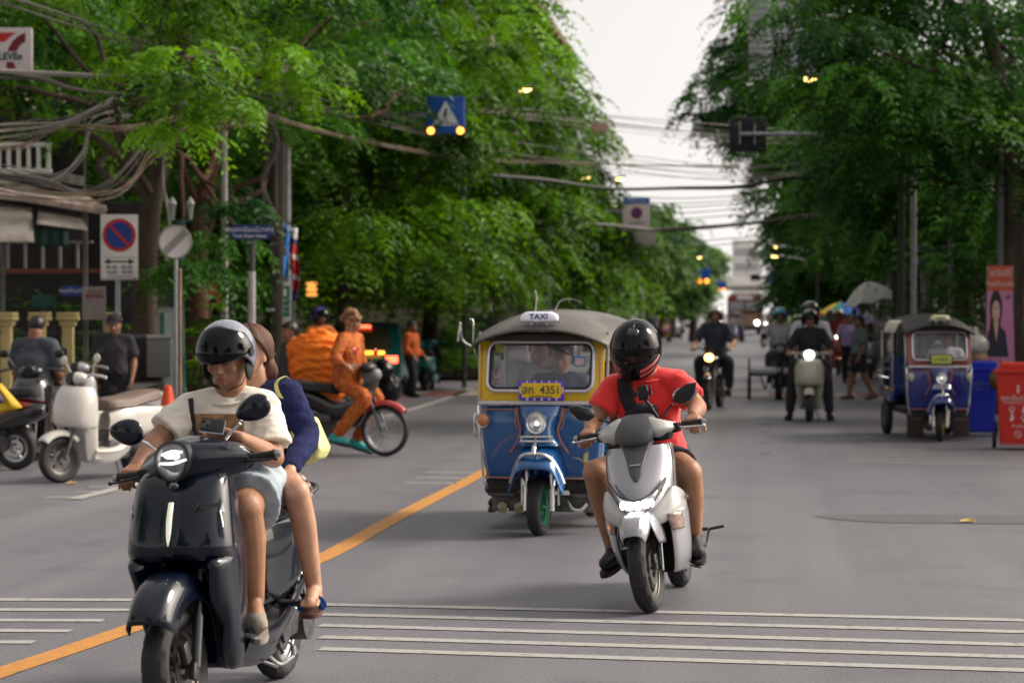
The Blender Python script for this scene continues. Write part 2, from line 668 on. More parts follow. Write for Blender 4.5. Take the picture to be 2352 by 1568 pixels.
leaf_litter(163, 1112, .1, 'pale dry leaf on the road beside the front wheel of the parked cream scooter')
# ================================================================ TREES
def leaf_material(name, dark, light, trans=.35):
 m = bpy.data.materials.new(name)
 m.use_nodes = True
 n, l = m.node_tree.nodes, m.node_tree.links
 b = n["Principled BSDF"]
 out = n["Material Output"]
 at = n.new("ShaderNodeAttribute"); at.attribute_name = 'tone'
 r = n.new("ShaderNodeValToRGB")
 r.color_ramp.elements[0].color = (*dark, 1)
 r.color_ramp.elements[1].color = (*light, 1)
 l.new(at.outputs['Fac'], r.inputs['Fac'])
 l.new(r.outputs[0], b.inputs['Base Color'])
 b.inputs['Roughness'].default_value = .5
 b.inputs['Specular IOR Level'].default_value = .18
 tr = n.new("ShaderNodeBsdfTranslucent")
 hsv = n.new("ShaderNodeHueSaturation")
 hsv.inputs['Hue'].default_value = .485
 hsv.inputs['Saturation'].default_value = 1.1
 hsv.inputs['Value'].default_value = 1.6
 l.new(r.outputs[0], hsv.inputs['Color'])
 l.new(hsv.outputs[0], tr.inputs['Color'])
 mx = n.new("ShaderNodeMixShader")
 mx.inputs['Fac'].default_value = trans
 l.new(b.outputs[0], mx.inputs[1]); l.new(tr.outputs[0], mx.inputs[2])
 l.new(mx.outputs[0], out.inputs['Surface'])
 return m
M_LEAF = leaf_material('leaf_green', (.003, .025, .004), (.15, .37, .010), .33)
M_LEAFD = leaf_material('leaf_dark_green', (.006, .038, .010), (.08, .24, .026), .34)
M_LEAFF = leaf_material('leaf_far_green', (.025, .09, .022), (.14, .26, .045), .35)
M_BARK = mat('bark', (.030, .021, .016), .9, col2=(.075, .052, .037), nscale=6, bump=1.0, bscale=14, stretch=(1, 1, .25))
M_BARKR = mat('reddish_bark', (.045, .02, .013), .9, col2=(.11, .05, .03), nscale=7, bump=1.0, bscale=16, stretch=(1, 1, .25))
def fronds(clumps, n_fr, n_leaf, L, leaf, seed, droop=1.0, pair=True, tone0=None):
 """clumps: (k,4) x y z r -> mesh arrays of small leaf faces set along arching sprays.
 Every clump gets n_fr arching sprays hanging outwards, each with n_leaf leaflets on both sides."""
 r = np.random.default_rng(seed)
 K = len(clumps)
 C = clumps[:, :3]; Rr = clumps[:, 3]
 tone = r.uniform(0, 1, K) ** 1.9 if tone0 is None else tone0
 N = K * n_fr
 ci = np.repeat(np.arange(K), n_fr)
 az = r.uniform(0, 2 * PI, N)
 el = np.arcsin(r.uniform(-.35, 1.0, N))
 d = np.stack([np.cos(az) * np.cos(el), np.sin(az) * np.cos(el), np.sin(el)], 1)
 rad = Rr[ci] * r.uniform(.25, 1.0, N) ** .6
 base = C[ci] + d * (rad * np.array([1, 1, .62])[:, None]).T
 hor = np.stack([np.cos(az + r.normal(0, .35, N)), np.sin(az + r.normal(0, .35, N)), np.zeros(N)], 1)
 Ln = L * r.uniform(.6, 1.25, N)
 t = (np.arange(n_leaf) + .5) / n_leaf
 # spray curve: outwards then down
 P = base[:, None, :] + hor[:, None, :] * (Ln[:, None] * (t - .25 * t * t)[None, :])[:, :, None]
 dz = Ln[:, None] * (.28 * t[None] - droop * r.uniform(.55, 1.15, N)[:, None] * t[None] ** 2)
 P[:, :, 2] += dz
 T = hor[:, None, :] * (1 - .5 * t)[None, :, None] + np.array([0, 0, 1.0]) * ((.28 - 2 * droop * .8 * t)[None, :, None])
 T = T / np.linalg.norm(T, axis=2, keepdims=True)
 side = np.cross(hor, np.array([0, 0, 1.0]))[:, None, :] * np.ones((1, n_leaf, 1))
 Pp, Tt, Ss, Ww = [], [], [], []
 for sg in (-1, 1):
  sl = leaf * r.uniform(.7, 1.2, (N, n_leaf)) * (np.sin(PI * (t * .8 + .15)) ** .5)[None]
  a = (T * .55 + side * sg * .85)
  a[:, :, 2] -= r.uniform(.05, .5, (N, n_leaf))
  a += r.normal(0, .12, a.shape)
  a /= np.linalg.norm(a, axis=2, keepdims=True)
  nn = np.cross(a, T)
  nn += r.normal(0, .35, nn.shape)
  w = np.cross(nn, a)
  w /= (np.linalg.norm(w, axis=2, keepdims=True) + 1e-9)
  tip = P + a * sl[:, :, None]
  mid = P + a * (sl * .45)[:, :, None]
  hw = (sl * .17)[:, :, None]
  q = np.stack([P, mid + w * hw, tip, mid - w * hw], axis=2)     # N,n,4,3
  Pp.append(q.reshape(-1, 3))
  Ww.append(np.repeat(np.clip(tone[ci] * .75 + r.normal(0, .1, N) + .12, 0, 1), n_leaf))
 V = np.concatenate(Pp)
 tn = np.concatenate(Ww)
 return V.astype(np.float32), np.clip(tn + r.normal(0, .06, len(tn)), 0, 1).astype(np.float32)
def leaf_mesh(name, V, tn):
 nf = len(V) // 4
 me = bpy.data.meshes.new(name)
 me.vertices.add(len(V))
 me.vertices.foreach_set('co', V.reshape(-1))
 me.loops.add(nf * 4)
 me.loops.foreach_set('vertex_index', np.arange(nf * 4, dtype=np.int32))
 me.polygons.add(nf)
 me.polygons.foreach_set('loop_start', np.arange(0, nf * 4, 4, dtype=np.int32))
 a = me.attributes.new('tone', 'FLOAT', 'FACE')
 a.data.foreach_set('value', tn)
 me.update(calc_edges=True)
 return me
def clumps_in(ells, n, rr, seed, shell=.5):
 """clump centres spread over the outer part of a union of ellipsoids"""
 r = np.random.default_rng(seed)
 vol = np.array([(e[3] * e[4] + e[4] * e[5] + e[3] * e[5]) for e in ells])
 out = []
 for e, k in zip(ells, np.maximum(1, (n * vol / vol.sum())).astype(int)):
  d = r.normal(size=(k, 3)); d /= np.linalg.norm(d, axis=1, keepdims=True)
  q = r.uniform(shell ** 3, 1, k) ** (1 / 3)
  out.append(np.column_stack([np.array(e[:3]) + d * q[:, None] * np.array(e[3:6]), r.uniform(rr * .6, rr * 1.25, k)]))
 return np.concatenate(out)
def limb(mb, a, b, r0, r1, seed, wob=.12, n=8):
 r = random.Random(seed)
 a, b = Vector(a), Vector(b)
 L = (b - a).length
 pts = [a]
 for i in range(1, 5):
  t = i / 5
  p = a.lerp(b, t) + Vector((r.uniform(-1, 1), r.uniform(-1, 1), r.uniform(-.6, .9))) * wob * L * math.sin(PI * t)
  pts.append(p)
 pts.append(b)
 mb.tube(pts, [r0 + (r1 - r0) * (i / 5) for i in range(6)], n, smooth=3)
 return pts
def make_tree(base, trunk_pts, trunk_r, ells, label, seed, mleaf, mbark, nclump=60, rr=.7, nfr=26, nleaf=9, L=.8, leaf=.13,
   droop=1.0, group=None, name='street_tree', limbs=10, extra=None, shell=.5):
 base = Vector(base)
 t = thing(name, label, 'tree', base, group=group)
 r = random.Random(seed)
 mb = MB()
 T = [Vector(p) - base for p in trunk_pts]
 k = len(T)
 trunk_r *= .62
 rad = [trunk_r * (1.25 if i == 0 else 1.0) * (1 - .55 * i / (k - 1)) for i in range(k)]
 mb.tube(T, rad, 14, smooth=4)
 E = [(e[0] - base.x, e[1] - base.y, e[2] - base.z, e[3], e[4], e[5]) for e in ells]
 cl = clumps_in(E, nclump, rr, seed, shell)
 if extra:
  cl = np.vstack([cl, np.array([[x - base.x, y - base.y, z - base.z, q] for x, y, z, q in extra])])
 mb.build('trunk', mbark, t)
 lb = MB()
 idx = np.random.default_rng(seed).permutation(len(cl))[:limbs]
 for j in idx:
  c = Vector(cl[j][:3])
  s_ = T[min(k - 1, max(1, int(r.uniform(.45, 1.0) * (k - 1))))]
  limb(lb, s_, c, trunk_r * .32, trunk_r * .06, seed * 7 + int(j))
 lb.build('branch', mbark, t)
 V, tn = fronds(cl, nfr, nleaf, L, leaf, seed + 3, droop)
 me = leaf_mesh('crown', V, tn)
 me.materials.append(mleaf)
 link('crown', me, t)
 return t
# ---- left row (overhangs the road); ellipsoids are x y z rx ry rz in metres
def P3(px, py, d):
 p = D(px, py, d); return (p.x, p.y, p.z)
def EL(px, py, d, rx, ry, rz):
 return (*P3(px, py, d), rx, ry, rz)
TG = 'street trees along the left pavement'
# front dark trunk, crown fills the upper left
b = GD(335, 31, .13)
make_tree(b, [b, P3(332, 700, 31), P3(350, 450, 31), P3(400, 280, 31), P3(430, 60, 31)], .30,
  [EL(300, 30, 31, 2.6, 2.2, 1.6), EL(560, 120, 30, 1.6, 1.6, 1.3), EL(80, 150, 33, 2.2, 1.6, 1.7)],
  'thick dark leaning trunk behind the blue and red no parking sign, crown overhead', 11, M_LEAF, M_BARK, nclump=46, rr=.5, nfr=26, nleaf=10, L=.62, leaf=.13, group=TG,
  extra=[(*P3(400, 190, 26), .42), (*P3(455, 235, 26), .32), (*P3(330, 165, 26), .3), (*P3(520, 250, 26), .26), (*P3(395, 300, 26), .2), (*P3(420, 130, 26.5), .35)])
b = GD(452, 34, .13)
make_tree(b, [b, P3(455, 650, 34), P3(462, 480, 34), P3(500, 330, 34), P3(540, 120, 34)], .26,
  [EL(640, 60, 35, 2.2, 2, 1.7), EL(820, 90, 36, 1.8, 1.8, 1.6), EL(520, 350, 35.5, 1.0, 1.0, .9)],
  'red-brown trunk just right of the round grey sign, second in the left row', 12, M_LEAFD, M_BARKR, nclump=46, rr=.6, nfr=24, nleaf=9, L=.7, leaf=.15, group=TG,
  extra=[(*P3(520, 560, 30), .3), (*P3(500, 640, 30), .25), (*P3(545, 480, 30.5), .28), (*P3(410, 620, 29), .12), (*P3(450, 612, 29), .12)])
# the big drooping trees in the middle
b = GD(800, 42, .13)
make_tree(b, [b, P3(795, 690, 42), P3(780, 560, 42), P3(800, 400, 42), P3(850, 200, 42)], .28,
  [EL(760, 250, 42, 2.4, 2.2, 1.9), EL(980, 120, 42, 2.6, 2.2, 2.0), EL(860, 430, 41, 1.8, 1.6, 1.3), EL(960, 560, 42, 1.5, 1.5, .8), EL(700, 500, 43, 1.6, 1.4, 1.2)],
  'broad drooping tree behind the orange bundle, third in the left row', 13, M_LEAF, M_BARK, nclump=105, rr=.75, nfr=26, nleaf=9, L=.95, leaf=.17, group=TG, limbs=14, shell=.6,
  extra=[(*P3(790, 500, 36), .35), (*P3(840, 520, 36), .3), (*P3(760, 600, 36), .3)])
b = GD(985, 52, .13)
make_tree(b, [b, P3(990, 700, 52), P3(1000, 600, 52), P3(1040, 400, 52), P3(1060, 180, 52)], .3,
  [EL(990, 110, 52, 1.7, 2.2, 2.2), EL(1080, 330, 51, 1.7, 2.0, 2.0), EL(1060, 500, 51, 2.4, 2.0, 1.6), EL(1060, 585, 50, 2.0, 2.0, .8)],
  'tall bright green tree with hanging sprays behind the blue crossing sign', 14, M_LEAF, M_BARK, nclump=130, rr=.9, nfr=26, nleaf=9, L=1.15, leaf=.21, group=TG, limbs=14, shell=.6,
  extra=[(*P3(1170, 560, 48), .6), (*P3(1120, 640, 48), .5)])
b = GD(1210, 68, .13)
make_tree(b, [b, P3(1210, 650, 68), P3(1230, 520, 68), P3(1270, 350, 68)], .3,
  [EL(1190, 360, 68, 1.6, 2.2, 2.4), EL(1235, 330, 68, 1.1, 1.5, 1.2), EL(1250, 490, 66, 1.9, 2.2, 1.6), EL(1200, 560, 67, 2.6, 2.2, 1.5), EL(1180, 200, 69, 1.2, 1.5, 1.2)],
  'round-headed tree rising behind the small no parking sign on the left', 15, M_LEAF, M_BARK, nclump=110, rr=1.0, nfr=22, nleaf=8, L=1.3, leaf=.28, group=TG, shell=.6)
b = GD(1350, 90, .13)
make_tree(b, [b, P3(1350, 660, 90), P3(1360, 560, 90)], .3,
  [EL(1345, 590, 88, 1.7, 2.0, 1.9), EL(1300, 640, 80, 2.4, 2.2, 1.5), EL(1270, 480, 92, 1.5, 2.0, 2.0)],
  'low spreading tree behind the taxi roof on the left pavement', 16, M_LEAF, M_BARK, nclump=80, rr=1.1, nfr=20, nleaf=7, L=1.4, leaf=.34, group=TG, shell=.6)
# far left row
FAR = [(1545, 140, [(1530, 580, 1.7, 2.0), (1520, 510, .8, 1.2), (1550, 610, 1.3, 1.4)], 'dark green tree right of the hanging no parking board'),
 (1625, 175, [(1610, 600, 1.1, 1.5), (1570, 650, 1.0, 1.6)], 'rounded tree over the flashing amber lamps on the left side'),
 (1590, 120, [(1545, 670, 1.2, 1.0)], 'small bushy tree beneath the flashing amber lamps on the left side'),
 (1480, 105, [(1500, 600, .8, 1.2), (1420, 590, 1.0, .9)], 'thin tree by the hanging sign boards on the left side')]
for i, (bx, d, es, lab) in enumerate(FAR):
 b = GD(bx, d, .13)
 make_tree(b, [b, P3(bx, 690, d), P3(es[0][0], es[0][1], d)], .28, [EL(x, y, d, rx, rx, rz) for x, y, rx, rz in es], lab, 20 + i, M_LEAFF, M_BARK,
   nclump=50, rr=1.1, nfr=20, nleaf=6, L=1.0, leaf=.42, group='far trees of the left row', limbs=5, shell=.5)
# ---- right row
TR = 'street trees along the right pavement'
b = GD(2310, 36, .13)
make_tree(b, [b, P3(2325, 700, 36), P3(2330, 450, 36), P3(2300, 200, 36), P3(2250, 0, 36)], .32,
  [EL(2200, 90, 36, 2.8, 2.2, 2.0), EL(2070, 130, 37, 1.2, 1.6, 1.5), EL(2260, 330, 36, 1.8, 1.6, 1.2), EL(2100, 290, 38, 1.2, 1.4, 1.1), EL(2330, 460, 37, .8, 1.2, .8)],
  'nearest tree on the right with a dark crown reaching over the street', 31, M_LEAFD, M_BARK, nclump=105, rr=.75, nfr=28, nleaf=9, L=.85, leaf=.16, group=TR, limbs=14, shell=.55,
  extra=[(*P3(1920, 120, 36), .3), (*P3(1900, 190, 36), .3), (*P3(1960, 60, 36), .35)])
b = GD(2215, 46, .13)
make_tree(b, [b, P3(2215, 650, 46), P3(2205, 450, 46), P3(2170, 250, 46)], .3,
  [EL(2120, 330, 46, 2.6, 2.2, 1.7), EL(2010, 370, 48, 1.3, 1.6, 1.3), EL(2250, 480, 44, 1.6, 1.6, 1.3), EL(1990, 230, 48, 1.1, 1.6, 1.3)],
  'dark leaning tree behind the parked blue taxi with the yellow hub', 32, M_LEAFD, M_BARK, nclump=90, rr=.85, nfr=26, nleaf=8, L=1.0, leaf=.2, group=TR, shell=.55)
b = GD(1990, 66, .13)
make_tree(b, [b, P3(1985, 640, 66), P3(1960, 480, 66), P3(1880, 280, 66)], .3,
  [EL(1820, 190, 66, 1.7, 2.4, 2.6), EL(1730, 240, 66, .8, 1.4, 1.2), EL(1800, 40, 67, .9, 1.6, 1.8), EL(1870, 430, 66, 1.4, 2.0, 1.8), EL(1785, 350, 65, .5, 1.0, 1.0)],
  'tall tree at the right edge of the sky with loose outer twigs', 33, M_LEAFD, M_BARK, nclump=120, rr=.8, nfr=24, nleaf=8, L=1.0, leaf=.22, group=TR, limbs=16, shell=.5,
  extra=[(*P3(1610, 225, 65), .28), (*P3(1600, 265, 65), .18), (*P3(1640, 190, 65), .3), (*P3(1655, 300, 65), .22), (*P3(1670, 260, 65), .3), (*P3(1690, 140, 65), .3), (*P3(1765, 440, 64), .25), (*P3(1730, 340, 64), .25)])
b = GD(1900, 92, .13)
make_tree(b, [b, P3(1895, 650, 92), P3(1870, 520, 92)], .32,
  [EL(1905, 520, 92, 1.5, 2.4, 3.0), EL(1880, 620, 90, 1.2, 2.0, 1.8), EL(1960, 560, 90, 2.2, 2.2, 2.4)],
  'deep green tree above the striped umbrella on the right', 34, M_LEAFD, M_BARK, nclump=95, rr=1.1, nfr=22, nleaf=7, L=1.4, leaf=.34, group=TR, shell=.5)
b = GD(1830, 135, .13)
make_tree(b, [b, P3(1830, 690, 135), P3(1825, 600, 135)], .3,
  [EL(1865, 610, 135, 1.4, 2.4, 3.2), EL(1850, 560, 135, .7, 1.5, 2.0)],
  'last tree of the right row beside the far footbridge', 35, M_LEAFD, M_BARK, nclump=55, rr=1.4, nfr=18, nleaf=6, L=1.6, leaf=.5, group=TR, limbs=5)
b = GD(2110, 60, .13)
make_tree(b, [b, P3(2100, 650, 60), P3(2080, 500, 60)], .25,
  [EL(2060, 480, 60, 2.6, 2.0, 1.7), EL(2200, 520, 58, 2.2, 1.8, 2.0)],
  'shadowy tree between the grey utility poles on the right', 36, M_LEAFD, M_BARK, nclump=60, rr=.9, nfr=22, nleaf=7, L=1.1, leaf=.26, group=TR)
# ================================================================ PEOPLE
M_SKIN = mat('skin', (.36, .18, .105), .48, noise=.20, nscale=9, sss=.12, bump=.12, bscale=160, ndetail=8)
M_SKIN2 = mat('fair_skin', (.50, .28, .185), .45, noise=.16, nscale=14, sss=.12)
M_SKIND = mat('brown_skin', (.26, .125, .075), .5, noise=.1, nscale=14)
M_LIP = mat('lip', (.36, .12, .10), .4)
M_HAIR = mat('black_hair', (.012, .009, .008), .38, noise=.4, nscale=60, stretch=(1, 1, .15), bump=.5, bscale=90)
M_HAIRB = mat('brown_hair', (.085, .028, .012), .6, noise=.5, nscale=50, stretch=(3, 3, .2), bump=.6, bscale=70)
M_BLACK = mat('black_plastic', (.012, .012, .014), .42)
M_BLACKM = mat('matt_black', (.018, .018, .02), .75, bump=.2, bscale=90)
M_CHROME = mat('chrome', (.75, .75, .76), .12, metal=1)
M_STEEL = mat('brushed_steel', (.42, .42, .43), .35, metal=1, noise=.15, nscale=20)
M_RUBBER = mat('rubber', (.022, .022, .023), .72, noise=.3, nscale=30)
M_WHITE = mat('white_plastic', (.72, .72, .72), .3)
def frame(fwd, up):
 """3x3 matrix whose -Y points forward, Z up"""
 f = Vector(fwd).normalized(); u = Vector(up)
 x = (-f).cross(u).normalized() * 1.0
 x = f.cross(u).normalized() * -1.0
 z = (x).cross(-f).normalized()
 return Matrix((x, -f, z)).transposed()
def add_hand(mb, wrist, d, back, side, curl=(.5, .6, .65, .7), scale=1.0, thumb=(.5, -.3), spread=.1, n=8):
 """wrist point, d = direction of the fingers, back = back-of-hand normal, side=+1 thumb on the +x' side"""
 y = Vector(d).normalized(); z = Vector(back); z = (z - y * z.dot(y)).normalized(); x = y.cross(z) * side
 w = Vector(wrist); s = scale
 def P(a, b, c): return w + (x * a + y * b + z * c) * s
 # palm (flattened, three strands)
 for a0, a1, r0, r1 in ((.012, .030, .019, .0145), (.004, .008, .02, .0155), (-.008, -.014, .019, .0145), (-.014, -.031, .018, .0125)):
  mb.capsule(P(a0, .0, 0), P(a1, .082, .002), r0 * s, r1 * s, n)
 ln = ((.043, .026, .021), (.047, .030, .022), (.044, .028, .021), (.034, .021, .018))
 xs = (.031, .010, -.012, -.032)
 for i in range(4):
  a = 0.0
  p = (xs[i], .084 - (.003 if i in (0, 2) else 0) - (.010 if i == 3 else 0), .002)
  sp = spread * (1.5 - i) * .35
  for k in range(3):
   a += curl[i] * (1.0, 1.15, .8)[k]
   q = (p[0] + math.sin(sp) * ln[i][k] * math.cos(a), p[1] + math.cos(a) * ln[i][k] * math.cos(sp), p[2] - math.sin(a) * ln[i][k])
   r0 = (.0092, .0085, .0076)[k] * (.9 if i == 3 else 1)
   mb.capsule(P(*p), P(*q), r0 * s, r0 * .9 * s, n)
   p = q
 # thumb from the side of the palm
 ta, tb = thumb
 p = (.026, .022, -.004)
 dirs = [Vector((math.cos(ta) * .8, math.sin(ta) + .45, tb)).normalized()]
 dirs.append((dirs[0] + Vector((-.35, .25, -.1))).normalized()); dirs.append((dirs[1] + Vector((-.35, .15, -.1))).normalized())
 for k, L in enumerate((.040, .032, .026)):
  q = tuple(Vector(p) + dirs[k] * L)
  r0 = (.0145, .0115, .0105)[k]
  mb.capsule(P(*p), P(*q), r0 * s, r0 * .88 * s, n)
  p = q
def add_head(mb, c, F, s=1.0, simple=False):
 """c = centre of the skull, F = frame (-Y forward)"""
 c = Vector(c)
 def P(x, y, z): return c + F @ Vector((x * s, y * s, z * s))
 def E(x, y, z, a, b, d, rot=None):
  o = len(mb.v); mb.ell((0, 0, 0), (a * s, b * s, d * s), rot, 18, 12)
  for i in range(o, len(mb.v)): mb.v[i] = tuple(P(x, y, z) + F @ Vector(mb.v[i]))
 E(0, .012, .028, .076, .094, .086)        # cranium
 E(0, -.012, -.012, .070, .078, .088)       # face
 E(0, -.040, -.062, .050, .046, .050)       # jaw
 E(0, -.066, -.092, .022, .020, .018)       # chin
 for sx in (-1, 1):
  E(sx * .040, -.058, -.030, .026, .022, .026)      # cheek
  E(sx * .076, .012, -.010, .010, .018, .030)      # ear
  E(sx * .030, -.080, .026, .026, .010, .008)       # brow
  E(sx * .031, -.070, .004, .0175, .016, .013)      # eyelid
  E(sx * .013, -.094, -.038, .0105, .011, .009)     # nostril
 mb.capsule(P(0, -.082, .016), P(0, -.106, -.033), .0095 * s, .0135 * s, 10)   # nose
 E(0, -.083, -.063, .024, .013, .0085)
 E(0, -.080, -.075, .020, .012, .008)
def face_bits(par, c, F, s=1.0, eyes='open'):
 c = Vector(c)
 def P(x, y, z): return c + F @ Vector((x * s, y * s, z * s))
 mb = MB()
 mb.tube([P(-.025, -.087, -.069), P(-.012, -.0955, -.0655), P(0, -.0975, -.067), P(.012, -.0955, -.0655), P(.025, -.087, -.069)], [.0015, .004, .0042, .004, .0015], 8, smooth=3)
 mb.tube([P(-.023, -.087, -.0705), P(0, -.0955, -.077), P(.023, -.087, -.0705)], [.0015, .0055, .0015], 8, smooth=4)
 mb.build('lips', M_LIP, par)
 mb = MB()
 for sx in (-1, 1):
  mb.tube([P(sx * .048, -.078, -.001), P(sx * .032, -.0885, -.0075), P(sx * .016, -.083, -.002)], [.0012, .0019, .0012], 6, smooth=3)
  mb.tube([P(sx * .054, -.078, .030), P(sx * .035, -.092, .037), P(sx * .014, -.092, .030)], [.0018, .004, .0025], 6, smooth=3)
 mb.build('eyebrow', M_HAIR, par)
def limb_r(fat=1.0):
 return dict(ua=.050 * fat, el=.041 * fat, fa=.043 * fat, wr=.027 * fat, th=.088 * fat, kn=.064 * fat, ca=.062 * fat, an=.038 * fat)
def add_arm(mb, sh, el, wr, r, n=14):
 sh, el, wr = Vector(sh), Vector(el), Vector(wr)
 mb.capsule(sh, el, r['ua'], r['el'], n)
 m = el.lerp(wr, .28)
 mb.capsule(el, m, r['el'], r['fa'], n)
 mb.capsule(m, wr, r['fa'], r['wr'], n)
def add_leg(mb, hip, kn, an, r, n=16, back=(0, 1, 0)):
 hip, kn, an = Vector(hip), Vector(kn), Vector(an)
 mb.capsule(hip, kn, r['th'], r['kn'], n)
 m = kn.lerp(an, .33) + Vector(back) * .014
 mb.capsule(kn, m, r['kn'] * .96, r['ca'], n)
 mb.capsule(m, an, r['ca'], r['an'], n)
def add_foot(mb, an, to, s=1.0, up=(0, 0, 1)):
 an, to = Vector(an), Vector(to)
 d = (to - an)
 heel = an - d * .22 + Vector(up) * -.045 * s
 mb.capsule(an, heel, .036 * s, .030 * s, 12)
 mb.capsule(heel, to, .030 * s, .024 * s, 12)
 mb.capsule(an, to - d * .25, .034 * s, .030 * s, 12)
 x = d.cross(Vector(up)).normalized()
 for k in range(5):
  o = (k - 2) * .0165 * s
  mb.capsule(to + x * o - d * .12, to + x * o + d.normalized() * (.030 - .0035 * abs(k - 1)) * s, .0115 * s, .0085 * s, 8)
def shoe(par, an, to, m, msole, s=1.0, name='shoe', high=.03):
 an, to = Vector(an), Vector(to)
 up = Vector((0, 0, 1)); d = (to - an); d.z *= .5
 dn = d.normalized(); x = dn.cross(up).normalized(); up = x.cross(dn)
 mb = MB()
 a0 = an - dn * .045 * s - up * .035 * s
 tip = to + dn * .035 * s
 mb.capsule(a0, an + up * high * s, .042 * s, .040 * s, 16)
 mb.capsule(a0 - up * .0, a0.lerp(tip, .5), .042 * s, .044 * s, 16)
 mb.capsule(a0.lerp(tip, .5), tip - dn * .03, .044 * s, .036 * s, 16)
 mb.capsule(an, a0.lerp(tip, .62) + up * .012, .038 * s, .030 * s, 16)
 me = remesh(mb, .009 * s, 2, wrinkle(.003, (40, 40, 40), 3))
 o = put_mesh(name, me, m, par)
 mb = MB()
 rows = []
 L = (tip - a0).length + .075 * s
 for zz in (-.052, -.030):
  pts = []
  for k in range(24):
   a = 2 * PI * k / 24
   yy = math.cos(a); w = (.042 + .006 * yy) * s
   p = a0 - dn * .04 * s + dn * (L / 2) * (1 + yy) + x * w * math.sin(a) * 1.05 + up * (zz * s + .0)
   pts.append(p)
  rows.append(pts)
 mb.grid(rows, closed=True, capends=True)
 mb.build('sole', msole, o)
 return o
def shirt(par, J, m, vox=.011, sleeve=.55, r=None, amp=.010, seed=1, fat=1.0, name='shirt', hem=None, collar=True, long=False, flare=1.25, tuck=.04):
 """torso and sleeves as one cloth surface; sleeve = how far down the upper arm it ends"""
 r = r or limb_r(fat)
 mb = MB()
 shl, shr, pel, nk = Vector(J['shL']), Vector(J['shR']), Vector(J['pel']), Vector(J['neck'])
 ch = (shl + shr) / 2
 ax = (pel - ch)
 side = (shr - shl).normalized()
 W = (shr - shl).length
 dep = .125 * fat
 def slab(t, w, d):
  c = ch + ax * t + Vector(J.get('bow', (0, 0, 0))) * (math.sin(PI * min(1, max(0, t))))
  return c, w, d
 secs = [(-.06, W * .30, .075), (.06, W * .46, .105), (.28, W * .53, dep), (.5, W * .49, dep * 1.04), (.72, W * .49, dep * 1.12), (.92, W * .52, dep * 1.18), (1.02 + tuck, W * .53, dep * 1.2)]
 fwd = side.cross(ax).normalized()
 rows = []
 for t, w, d in secs:
  c, w, d = slab(t, w, d)
  rows.append([tuple(c + side * w * math.copysign(abs(math.cos(a)) ** .85, math.cos(a)) + fwd * d * math.copysign(abs(math.sin(a)) ** .9, math.sin(a))) for a in np.linspace(0, 2 * PI, 24, endpoint=False)])
 mb.loft(rows, 4, 1, closed=True, capends=True)
 base = nk - Vector((0, 0, .035))
 mb.capsule(base.lerp(shl, .22), shl, .062 * fat, r['ua'] * 1.25, 16)
 mb.capsule(base.lerp(shr, .22), shr, .062 * fat, r['ua'] * 1.25, 16)
 mb.capsule(nk - Vector((0, 0, .06)), nk - Vector((0, 0, .015)), .085 * fat, .062 * fat, 16)
 for a, b, c in (('shL', 'elL', 'wrL'), ('shR', 'elR', 'wrR')):
  A, B, Cc = Vector(J[a]), Vector(J[b]), Vector(J[c])
  if long:
   mb.tube([A, A.lerp(B, .5), B, B.lerp(Cc, .45), B.lerp(Cc, .93)], [r['ua'] * 1.35, r['ua'] * 1.3, r['el'] * 1.4, r['fa'] * 1.25, r['wr'] * 1.35], 16, smooth=3)
   mb.capsule(A, A.lerp(B, .5), r['ua'] * 1.35, r['ua'] * 1.25)
  else:
   e = A.lerp(B, sleeve)
   mb.capsule(A, A.lerp(B, sleeve * .45), r['ua'] * 1.25, r['ua'] * 1.28, 16)
   mb.tube([A, A.lerp(e, .6), e], [r['ua'] * 1.2, r['ua'] * 1.28 * (1 + (flare - 1) * .4), r['ua'] * 1.2 * flare], 18, smooth=3)
 me = remesh(mb, vox, 3, wrinkle(amp, (17, 17, 26), seed))
 return put_mesh(name, me, m, par)
def shorts(par, J, m, vox=.011, end=.72, fat=1.0, amp=.008, seed=4, name='shorts', long=False, flare=1.16):
 r = limb_r(fat)
 mb = MB()
 mb.capsule(J['hipL'], J['hipR'], r['th'] * 1.25, r['th'] * 1.25, 18)
 mb.capsule(Vector(J['pel']), Vector(J['pel']) + Vector((0, 0, .07)), .14 * fat, .125 * fat, 18)
 for h, k, a in (('hipL', 'knL', 'anL'), ('hipR', 'knR', 'anR')):
  H, K, A = Vector(J[h]), Vector(J[k]), Vector(J[a])
  if long:
   mb.tube([H, H.lerp(K, .5), K, K.lerp(A, .4), K.lerp(A, .95)], [r['th'] * 1.18, r['th'] * 1.05, r['kn'] * 1.28, r['ca'] * 1.3, r['an'] * 1.75], 18, smooth=3)
  else:
   e = H.lerp(K, end)
   mb.tube([H, H.lerp(e, .6), e], [r['th'] * 1.16, r['th'] * 1.12, r['th'] * .97 * flare], 20, smooth=3)
 me = remesh(mb, vox, 3, wrinkle(amp, (26, 26, 20), seed))
 return put_mesh(name, me, m, par)
